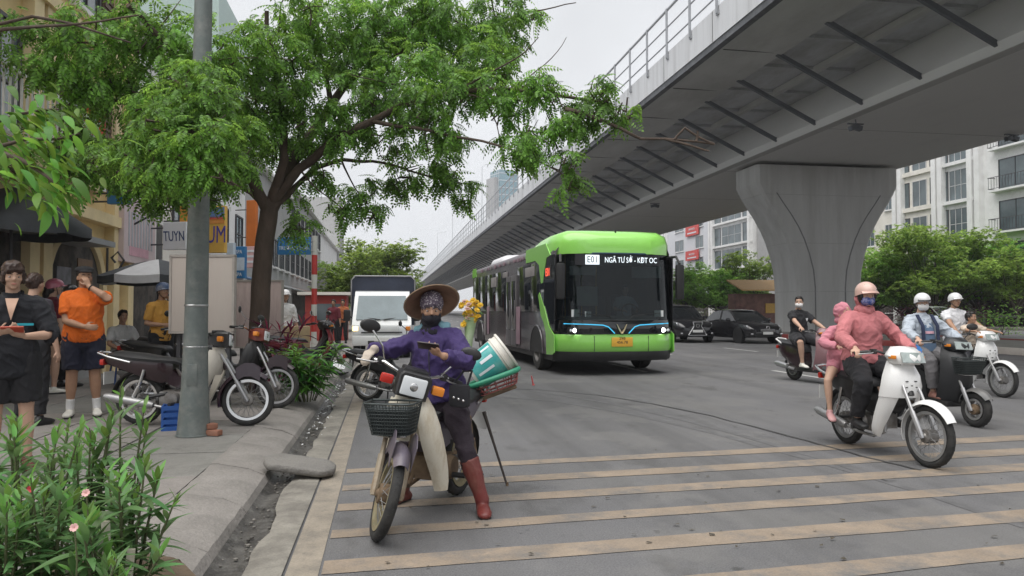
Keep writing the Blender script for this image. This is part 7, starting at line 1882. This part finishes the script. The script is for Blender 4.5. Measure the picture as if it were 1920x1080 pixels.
# ---- woman in coral hoodie on the white motorbike with a child behind
dfp = dep(875); M2 = bikeM(1738, dfp, .153, -.988, 0, 1.24, R(1))
b2, i2 = motorbike('motorbike', 'white motorbike with a broad white front panel carrying the coral hoodie rider', M2, 'wave', 1.24, 5, bike_black, white_p, white_p, white_p, pm('dull_rim', (.34,.34,.34), rough=.4, metal=.6), rubber, None, False, (0,0), alu, chrome)
coral = cloth('coral_hoodie', (0.49,0.17,0.18)); black_c = cloth('black_cloth', (0.014,0.014,0.017)); pinkc = cloth('pale_pink_cloth', (0.56,0.22,0.27))
g = i2['grips']
def riderP(g, pel=(.27,0,.90), neck=(.31,0,1.385), s=1.0, gg=1.05, **k):
    d = dict(pel=pel, neck=neck, s=s, g=gg, hl=tuple(Vector(g[1]) + Vector((-.075,.015,.035))), hr=tuple(Vector(g[-1]) + Vector((-.075,-.015,.035))), el=(.15,.75,.9), er=(.15,-.75,.9), fl=(.47,.20,.345), fr=(.47,-.20,.345), kl=(1.5,.5,.9), kr=(1.5,-.5,.9),
             hand_l=dict(d=(.8,.15,-.35), n=(-.3,0,-.9), curl=.75, side=-1), hand_r=dict(d=(.8,-.15,-.35), n=(-.3,0,-.9), curl=.75, side=-1))
    d['hand_l']['side'] = 1; d['hand_r']['side'] = -1
    d.update(k); return d
bluemask = pm('blue_floral_mask', (.05,.09,.30), rough=.8, var=.5, scale=30, dirt=(.45,.4,.5), dscale=28, damt=.9)
h2, ih2 = person('woman in a coral hoodie, cap helmet and blue patterned mask on a white motorbike', M2, riderP(g, s=1.02, gg=1.12, hyaw=-8, hpitch=4), dict(skin=skin_l, top=(coral, .98, .022, -.02), top_name='hoodie', pants=(black_c, .96, .02, .035), shoes=(black_p, 'shoe'), hair='bob', helmet=pm('helmet_blush', (.62,.42,.36), rough=.35, coat=.2), mask=bluemask, seed=5, fold=.014, top_flare=1.05), vox=.0085)
HM = ih2['HM']; m = MB(); c0 = ih2['neck']; m.ball(tuple(HM.inverted() @ (c0 + ih2['up']*.04)), (.10,.105,.07), HM, 16, 8); m.ball((-.05,0,-.045), (.085,.098,.085), HM, 14, 10)
o = link('hood', remeshed(m, .010, 2, .012, 14, 3), h2); o.data.materials.clear(); o.data.materials.append(coral)
# child behind
Pc = dict(pel=(-.06,.0,.90), neck=(-.05,.03,1.24), s=.80, g=.85, hl=(.10,.14,1.02), hr=(.16,-.20,1.04), er=(-.2,-.5,1.0), fl=(.06,.26,.40), fr=(.10,-.26,.36), kl=(.4,.6,.8), kr=(.35,-.7,.8), hyaw=5, hs=1.12, tl=(.9,.3,-.2), tr=(.9,-.3,-.2), head=(.03,-.06,.10))
h3, ih3 = person('child in a pale pink dress and hood sitting behind the coral hoodie rider', M2, Pc, dict(skin=skin_l, top=(pinkc, .98, .018, -.55), top_name='dress', top_flare=1.45, pants=(pinkc, .25, .01), pants_name='shorts', shoes=(pm('pink_sandal', (.55,.30,.30), rough=.5), 'shoe'), seed=8, fold=.014), vox=.0085, group=None)
HM = ih3['HM']; m = MB(); m.ball((-.022,0,.035), (.112,.100,.115), HM, 16, 12); m.ball((-.03,0,-.08), (.09,.09,.06), HM, 14, 10); o = link('hood', remeshed(m, .010, 2, .012, 14, 3), h3); o.data.materials.clear(); o.data.materials.append(pinkc)

# ---- woman in pale denim on the dark electric scooter
dfe = dep(800); M3 = bikeM(1827, dfe, .13, -.99, 0, 1.14, R(1)); dk = pm('scooter_dark_grey', (0.022,0.023,0.025), rough=.4, var=.15)
b3, i3 = motorbike('scooter', 'dark electric scooter with a small spoked front wheel and a black front basket', M3, 'scooter', 1.14, 6, dk, pm('fender_grey', (.14,.14,.14), rough=.4, dirt=(.2,.18,.15)), dk, dk, pm('dull_rim', (.34,.34,.34)), rubber, None, True, (1,0), alu, None, True, True, Rw=.215)
denim = cloth('pale_denim', (0.42,0.47,0.53), dirt=(.55,.58,.62), damt=.5); grey_t = cloth('grey_trousers', (0.15,0.145,0.15)); bl_t = cloth('blue_tshirt', (0.10,0.16,0.25))
g = i3['grips']
h4, ih4 = person('woman in a pale denim jacket and white mask on the dark electric scooter', M3, riderP(g, (.20,0,.86), (.17,0,1.335), 1.0, .98, fl=(.56,.13,.365), fr=(.56,-.13,.365), hyaw=-18, hpitch=2, kl=(1.5,.35,.7), kr=(1.5,-.4,.7)), dict(skin=skin_l, top=(denim, .95, .024, -.02), top_name='jacket', pants=(grey_t, .93, .022, .03), shoes=(pm('brown_shoe', (.2,.09,.07)), 'shoe'), hair='long', helmet=pm('helmet_white', (.75,.75,.75), rough=.3, coat=.3), visor=black_p, mask=pm('white_mask', (.78,.77,.76), rough=.8, var=.03), seed=11, fold=.018), vox=.0095)
ih = ih4; fw_, sd_, up_, nk = ih['fw'], ih['sd'], ih['up'], ih['neck']
m = MB(); m.sheet([[nk + sd_*u*(.085+.01*v) + fw_*(.098+.055*min(1,v*2.5)-.03*u*u) - up_*(.045+.42*v) for u in (-1,-.5,0,.5,1)] for v in (0,.15,.35,.6,.8,1)], .012); m.build('tshirt', bl_t, h4, 60)
m = MB(); m.sheet([[nk + sd_*u*.06 + fw_*(.170-.02*u*u) - up_*(.20+.035*v) for u in (-1,-.3,.3,1)] for v in (0,1)], .006); m.build('shirt_print', pm('print_pink', (.6,.35,.42)), h4, 0)
for q_ in (-1,1):
    m = MB(); m.sheet([[nk + sd_*(q_*.105 + u*.022) + fw_*(.06+.105*min(1,v*2.2)) - up_*(-.02+.34*v) for u in (-1,1)] for v in (0,.2,.45,.7,1)], .012); m.build('strap', cloth('navy_strap', (.02,.03,.07)), h4, 60)
m = MB(); m.sheet([[Vector((.30+.22*v, -.19+.10*u, .97-.13*v-.05*abs(u))) for u in (-1,-.3,.3,1)] for v in (0,.5,1)], .01); m.build('shirt_tail', cloth('bright_blue_cloth', (.05,.19,.50)), h4, 60)

# ---- father in white with a child standing in front
dff = dep(745); M4 = bikeM(1878, dff, .15, -.989, 0, 1.22, 0)
b4, i4 = motorbike('motorbike', 'white motorbike near the right edge carrying a man and a small child', M4, 'wave', 1.22, 4, bike_black, white_p, white_p, white_p, pm('dull_rim', (.34,.34,.34)), rubber, None, False, (0,0), alu, chrome)
g = i4['grips']
wt = cloth('white_tshirt', (0.66,0.66,0.68)); 
h5, ih5 = person('man in a white T-shirt and white cap helmet riding behind a small child', M4, riderP(g, (.18,0,.90), (.16,.0,1.40), 1.04, 1.1, hyaw=-5), dict(skin=skin_m, top=(wt, .34, .020, -.05), pants=(cloth('dark_grey_trousers', (.05,.05,.06)), .95, .018, .025), shoes=(black_p, 'shoe'), hair='short', helmet=pm('helmet_white', (.75,.75,.75)), seed=14, fold=.016), vox=.0095)
Pc = dict(pel=(.50,0,.80), neck=(.55,-.02,1.16), s=.72, g=.9, hl=(.88,.22,1.06), hr=(.90,-.20,1.07), el=(.6,.5,1.0), er=(.6,-.5,1.0), fl=(.55,.12,.32), fr=(.55,-.12,.32), kl=(.9,.3,.5), kr=(.9,-.3,.5), hyaw=20, hs=1.25)
h6, ih6 = person('small dark-haired child in a cream shirt leaning on the white handlebar', M4, Pc, dict(skin=skin_m, top=(cloth('cream_shirt', (.62,.52,.42)), .40, .014, -.1), pants=(cloth('dark_grey_trousers', (.05,.05,.06)), .9, .012), shoes=(black_p, 'shoe'), hair='short', seed=15), vox=.0095)

# ---- man in black on the maroon scooter
drm = dep(712); h_ = cam2world(.30, -.954).normalized(); f = camframe(1488, drm); M5 = headM(f, h_.x, h_.y)
b5, i5 = motorbike('scooter', 'dark maroon scooter with a dusty pink front panel in front of the grey pier', M5, 'scooter', 1.24, 8, pm('dark_maroon', (.03,.014,.018), rough=.25, coat=.4), bike_black, pinkmet, pinkmet, alu, rubber, None, False, (0,0), alu, white_p, True, False, Rw=.235)
g = i5['grips']
h7, ih7 = person('man in a black T-shirt and white mask on the maroon scooter looking aside', M5, riderP(g, (.16,0,.88), (.14,0,1.385), 1.05, 1.05, fl=(.55,.15,.375), fr=(.50,-.20,.375), hyaw=-42, hpitch=0, kl=(1.4,.5,.8), kr=(1.4,-.7,.8)), dict(skin=skin_l, top=(black_c, .36, .020, -.06), sleeve_wide=1.6, pants=(cloth('charcoal_shorts', (.03,.03,.034)), .46, .03, .05), pants_name='shorts', shoes=(pm('white_shoe', (.7,.68,.62), rough=.6), 'shoe'), hair='short', mask=pm('white_mask', (.78,.77,.76)), seed=17, fold=.016), vox=.0095)
ih = ih7; ce = ih['neck'] + ih['sd']*.08 + ih['fw']*.155 - ih['up']*.16; m = MB(); m.prism([(-.03,.03),(.03,.035),(.0,-.04)], .006, FACE(ce, ih['sd'], ih['up'])); m.build('chest_print', pm('emblem_white', (.7,.7,.72)), h7, 0)

# ---- parked motorbikes on the pavement
def parked(px, d, hx, hy, label, lean=-4, **k):
    return motorbike('motorbike', label, bikeM(px, d, hx, hy, PZ, 1.22, R(lean)), group='motorbikes parked on the pavement', stand=True, **k)
darkrim = pm('silver_rim', (.45,.45,.45), rough=.3, metal=.7)
parked(466, dep(797,PZ), .995, -.06, 'dark maroon motorbike with a cream leg shield parked behind the grey pole', style='cub', body=maroon, fend=pm('plum_paint', (.030,.014,.024), rough=.25, coat=.4), shield=pm('cream_plastic', (.66,.62,.54), rough=.4, var=.04), cowl=bike_black, rimmat=chrome, steer=14, mirrors=(0,1))
parked(520, dep(765,PZ), .92, -.38, 'black motorbike with a dark fender parked just beyond the maroon one', style='cub', body=bike_black, fend=pm('dark_plum', (.03,.018,.022), rough=.3), shield=bike_black, cowl=pm('rust_red_paint', (.16,.03,.02), rough=.4), rimmat=alu, steer=22, mirrors=(1,1))
parked(395, 11.0, .95, -.30, 'grey-black motorbike parked below the beige board', style='wave', body=bike_black, fend=bike_black, shield=pm('slate_plastic', (.10,.10,.11), rough=.4), cowl=bike_black, rimmat=alu, mirrors=(1,1))
parked(372, 12.6, .9, -.42, 'dark motorbike parked near the seated person under the parasol', style='wave', body=bike_black, fend=bike_black, shield=bike_black, cowl=pm('slate_plastic', (.10,.10,.11)), rimmat=alu, mirrors=(1,0))
parked(640, 14.6, .75, .65, 'red and black motorbike parked beyond the green bush', style='wave', body=pm('red_bike_paint', (.20,.02,.03), rough=.3, coat=.3), fend=bike_black, shield=pm('red_bike_paint', (.20,.02,.03)), cowl=bike_black, rimmat=alu, mirrors=(1,1))
# black bike behind the hawker, with the flower bundle
h_ = cam2world(.93, -.36).normalized(); f = camframe(692, dep(752)); M6 = headM(f, h_.x, h_.y) @ RX(R(-4))
b6, i6 = motorbike('motorbike', 'black motorbike standing crosswise behind the woman in purple', M6, 'wave', 1.22, 0, bike_black, bike_black, bike_black, bike_black, alu, rubber, None, True, (1,1), alu, chrome, stand=True)
qf = ond(880, 628, 11.0); t = thing('flower_bundle', 'bundle of yellow flowers in a pale green wrapper behind the conical hat', 'flowers', T(qf.x,qf.y,qf.z) @ RY(4))
m = MB(); m.loft([[(r_*math.cos(a)*(1+.08*math.sin(3*a)), r_*math.sin(a)*(1+.08*math.sin(3*a+1)), z) for a in [2*math.pi*k/16 for k in range(16)]] for r_, z in ((.03,-.5),(.045,-.3),(.065,.0),(.10,.26),(.09,.25))]); m.build('wrapper', pm('green_wrapper', (.36,.50,.26), rough=.5, var=.15, scale=8, dirt=(.6,.65,.55), damt=.6), t, 50)
fy_ = pm('flower_yellow', (.80,.50,.03), rough=.6, var=.15); fp_ = pm('flower_blush', (.66,.42,.36), rough=.6, var=.15)
q = random.Random(9)
fb = MB()
for k in range(9): fb.sheet([[(0,-.006,0),(0,.006,0)],[(.03,-.014,.014),(.03,.014,.014)],[(.052,-.008,.012),(.052,.008,.012)]], 0, RZ(40*k))
for k in range(7): fb.sheet([[(0,-.006,.012),(0,.006,.012)],[(.02,-.010,.03),(.02,.010,.03)],[(.034,-.006,.034),(.034,.006,.034)]], 0, RZ(51*k+20))
fy_me = fb.mesh('blossom', fy_, 60); fp_me = fy_me.copy(); fp_me.materials.clear(); fp_me.materials.append(fp_)
for k in range(34):
    x, y, z = q.gauss(0,.085), q.gauss(0,.08), .36+q.gauss(0,.09); o = link('blossom', fy_me if k % 6 else fp_me, t); o.matrix_local = T(x-.02,y,z) @ RX(q.uniform(20,100)) @ RY(q.uniform(-30,30)) @ RZ(q.uniform(0,360)) @ SCL(.95,.95,.95)
lm_ = leaf_mesh('leaf', .13, .02, leaf_pl, .3)
for k in range(26): o = link('leaf', lm_, t); o.matrix_local = T(q.gauss(0,.09),q.gauss(0,.08),.28+q.gauss(0,.08)) @ RZ(q.uniform(0,360)) @ RY(q.uniform(-60,10))

# ================================================================= people standing on the pavement
def standM(px, d, hx, hy, z=PZ):
    p = camframe(px, d, z); h = cam2world(hx, hy); return headM(p, h.x, h.y)
def standP(s=1.0, g=1.0, **k):
    d = dict(pel=(0,0,.90*s), neck=(.01,0,1.385*s), s=s, g=g, hl=(.06,.27*s,.80*s), hr=(.06,-.27*s,.80*s), el=(-.4,.5,1.0), er=(-.4,-.5,1.0), fl=(.0,.12*s,.085*s), fr=(.0,-.12*s,.085*s), kl=(1,.15,.5), kr=(1,-.15,.5), hand_l=dict(n=(0,-1,0), curl=.35), hand_r=dict(n=(0,1,0), curl=.35)); d.update(k); return d
s = .985
P = standP(s, .93, hr=(.30,-.06,1.10), hl=(.26,.10,1.07), er=(-.1,-.55,.9), el=(-.1,.6,.9), hyaw=10, hpitch=10, hand_l=dict(d=(.4,-.8,.25), n=(-.5,0,.8), curl=.5, side=-1), hand_r=dict(d=(.45,.75,.2), n=(-.5,0,.8), curl=.5, side=1))
navy_blk = cloth('oversize_black_shirt', (0.012,0.013,0.018))
h8, ih8 = person('young woman with short brown hair in an oversized black shirt holding a red phone', standM(24, 5.95, .50, -.86), P, dict(skin=skin_l, top=(navy_blk, .55, .024, -.30), sleeve_wide=1.5, top_flare=1.12, pants=(black_c, .43, .035, .055), pants_name='shorts', shoes=(pm('dark_red_shoe', (.12,.03,.03), rough=.6), 'shoe'), hair='fringe', hairmat=hair_br, seed=21, fold=.014, collar=True), vox=.007)
ih = ih8
m = MB(); m.sheet([[ih['neck'] + ih['sd']*u*(.044*(1-v)) + ih['fw']*(.098+.078*min(1,v*2.2)) - ih['up']*(.0+.17*v) for u in (-1,0,1)] for v in (0,.3,.6,.98)], .004); m.build('neckline_skin', skin_l, h8, 60)
m = MB(); m.box((0,0,0), (.12,.018,.006)); m.build('chest_print', pm('print_cyan', (.02,.36,.45)), h8, 0, FACE(ih['neck'] + ih['sd']*.09 + ih['fw']*.172 - ih['up']*.20, ih['sd'], ih['up']))
pc = Vector((.34,.02,1.125)); t = thing('phone', 'red phone held in both hands by the young woman in black', 'phone', standM(24, 5.95, .50, -.86) @ T(*pc) @ RY(-35) @ RZ(90)); m = MB(); m.box((0,0,0), (.15,.078,.012), bev=.005); m.build('case', pm('case_red', (.42,.06,.03), rough=.4), t); m = MB(); m.box((0,0,.0065), (.138,.068,.002)); m.build('screen', blackgl, t)
s = 1.065; orange = cloth('orange_polo', (0.72,0.145,0.012)); navy_s = cloth('navy_shorts', (0.014,0.016,0.035))
P = standP(s, 1.18, hr=(.27,.02,1.08), hl=(.20,.06,1.555), er=(-.1,-.6,.9), el=(.25,.60,1.15), hyaw=16, hpitch=3, belly=.035, hand_l=dict(d=(-.1,-.35,.9), n=(-.8,-.4,0), curl=.5, side=1), hand_r=dict(d=(.3,.9,-.1), n=(-.9,.2,0), curl=.35, side=1), fl=(.0,.15,.09), fr=(.02,-.13,.09))
h9, ih9 = person('stout man in an orange polo shirt with a hand raised to his mouth', standM(158, 9.0, .42, -.905), P, dict(skin=skin_m, top=(orange, .36, .026, -.10), sleeve_wide=1.7, pants=(navy_s, .46, .03, .055), pants_name='shorts', shoes=(pm('white_shoe', (.7,.68,.62)), 'shoe'), socks=cloth('white_sock', (.72,.72,.72)), hair='short', seed=23, fold=.009, collar=True), vox=.0085)
# flat black cap
HM = ih9['HM']; m = MB(); m.ball((-.01,0,.088), (.120,.104,.052), HM, 18, 10); m.ball((.085,0,.070), (.058,.080,.012), HM, 14, 8); o = link('cap', remeshed(m, .008, 2), h9); o.data.materials.clear(); o.data.materials.append(black_c)
m = MB(); J = ih9['J']; d_ = (J['wl']-J['el']).normalized(); m.torus(.034, .008, 20, 8, Matrix.Translation(J['wl'] - d_*.03) @ d_.to_track_quat('Z','Y').to_matrix().to_4x4()); m.build('watch', black_p, h9)
s = 1.03
h10, _ = person('woman in a maroon T-shirt, black shorts and pink helmet standing with her back turned', standM(96, 11.4, .55, .84), standP(s, 1.0, hyaw=-20), dict(skin=skin_l, top=(cloth('maroon_tshirt', (.14,.018,.03)), .40, .02, -.2), pants=(black_c, .22, .02, .03), pants_name='shorts', shoes=(pm('white_shoe', (.7,.68,.62)), 'shoe'), hair='long', helmet=pm('helmet_pink', (.50,.14,.20), rough=.3, coat=.3), seed=25), vox=.0095)
h11, _ = person('person with a black helmet half hidden behind the man in orange', standM(128, 12.4, .2, .98), standP(1.0, 1.0), dict(skin=skin_l, top=(cloth('dark_tshirt', (.035,.03,.04)), .4, .02, -.2), pants=(black_c, .97, .02, .03), shoes=(black_p, 'shoe'), hair='short', helmet=pm('helmet_black', (.02,.02,.022), rough=.3, coat=.3), seed=26), vox=.012)
h12, _ = person('dark-haired person standing behind the young woman in black, back of the head showing', standM(60, 8.3, .1, .99), standP(1.0, 1.0), dict(skin=skin_l, top=(cloth('dark_tshirt', (.035,.03,.04)), .4, .02, -.2), pants=(black_c, .97, .02, .03), shoes=(black_p, 'shoe'), hair='bun', hairmat=hair_br, seed=27), vox=.012)
P = standP(1.0, 1.0, hl=(.16,.10,1.42), el=(.2,.6,1.0), hyaw=0, hr=(.2,-.1,1.05))
h13, ih13 = person('person in a yellow-orange shirt and blue cap standing under the grey parasol', standM(302, 11.6, .85, -.52), P, dict(skin=skin_m, top=(cloth('amber_shirt', (.58,.30,.06)), .4, .02, -.2), pants=(black_c, .97, .02, .03), shoes=(black_p, 'shoe'), hair='short', helmet=pm('cap_blue', (.05,.09,.19), rough=.6, dirt=(.5,.5,.55), damt=.7), seed=28), vox=.0095)
P = dict(pel=(0,0,.50), neck=(.03,0,.98), s=.98, g=1.0, hl=(.32,.12,.60), hr=(.32,-.12,.60), el=(0,.5,.6), er=(0,-.5,.6), fl=(.42,.12,.085), fr=(.42,-.12,.085), kl=(.5,.15,1), kr=(.5,-.15,1))
h14, _ = person('person in a white shirt sitting low against the yellow house wall', standM(228, 13.0, .75, -.66), P, dict(skin=skin_m, top=(cloth('white_shirt_far', (.60,.60,.60)), .4, .018, -.12), pants=(black_c, .97, .018), shoes=(black_p, 'shoe'), hair='short', seed=29), vox=.011)
st_ = standM(228, 13.0, .75, -.66); t = thing('stool', 'low blue plastic stool under the person in a white shirt', 'stool', st_); m = MB(); m.box((0,0,.335), (.3,.3,.03), bev=.01); m.build('seat', bl, t)
for ex in (-1,1):
    for ey in (-1,1): m = MB(); m.tube([(ex*.11,ey*.11,.33),(ex*.15,ey*.15,0)], .015, 6); m.build('leg', bl, t)
h15, _ = person('person in white with a pale helmet standing by the beige box near the striped pole', standM(533, 15.5, .6, -.8), standP(1.0, 1.0), dict(skin=skin_l, top=(cloth('white_shirt_far', (.60,.60,.60)), .6, .02, -.2), pants=(black_c, .97, .02, .03), shoes=(black_p, 'shoe'), hair='short', helmet=pm('helmet_white', (.75,.75,.75)), seed=30), vox=.012)
h16, _ = person('distant person in orange walking by the kerb left of the truck', standM(643, 29, .1, -1), standP(1.0, 1.0), dict(skin=skin_m, top=(cloth('dull_orange', (.40,.12,.04)), .6, .02, -.2), pants=(black_c, .97, .02, .03), shoes=(black_p, 'shoe'), hair='short', seed=31), vox=.014)
h17, _ = person('distant person in dark red walking beyond the grey post', standM(626, 27, -.1, -1), standP(.98, 1.0), dict(skin=skin_m, top=(cloth('maroon_tshirt', (.14,.018,.03)), .6, .02, -.2), pants=(black_c, .97, .02, .03), shoes=(black_p, 'shoe'), hair='short', seed=32), vox=.014)
# beige carton on the pavement
p = camframe(556, 15.2, PZ); t = thing('carton', 'beige cardboard carton stacked by the striped sign pole', 'carton', T(p.x,p.y,PZ+.35) @ RZ(12)); m = MB(); m.box((0,0,.3), (.5,.4,.6), bev=.01); m.build('box', pm('cardboard', (.38,.29,.17), rough=.9), t); m = MB(); m.box((0,0,.603), (.5,.06,.004)); m.build('tape', pm('tape', (.45,.35,.22), rough=.4), t)
t2 = thing('crate', 'grey-green crate under the beige cardboard carton', 'crate', T(p.x,p.y,PZ) @ RZ(10)); m = MB(); m.box((0,0,.17), (.6,.5,.34), bev=.015); m.build('body', pm('crate_grey', (.17,.20,.18), rough=.6, var=.15), t2); m = MB(); m.box((0,0,.345), (.62,.52,.012), bev=.004); m.build('lid', pm('crate_grey', (.17,.20,.18)), t2)

# the bus driver
P = dict(pel=(4.52,.62,1.22), neck=(4.58,.62,1.72), s=1.02, g=1.05, hl=(4.92,.80,1.42), hr=(4.92,.44,1.42), el=(4.5,1.1,1.3), er=(4.5,.1,1.3), fl=(5.0,.74,.76), fr=(5.0,.5,.76), kl=(5.2,.75,1.5), kr=(5.2,.5,1.5))
hD, _ = person('bus driver in a pale blue shirt behind the big windscreen', bus.matrix_world.copy(), P, dict(skin=skin_m, top=(cloth('driver_shirt', (.40,.50,.62)), .42, .02, -.1), pants=(black_c, .95, .018), shoes=(black_p, 'shoe'), hair='short', seed=41), vox=.013)
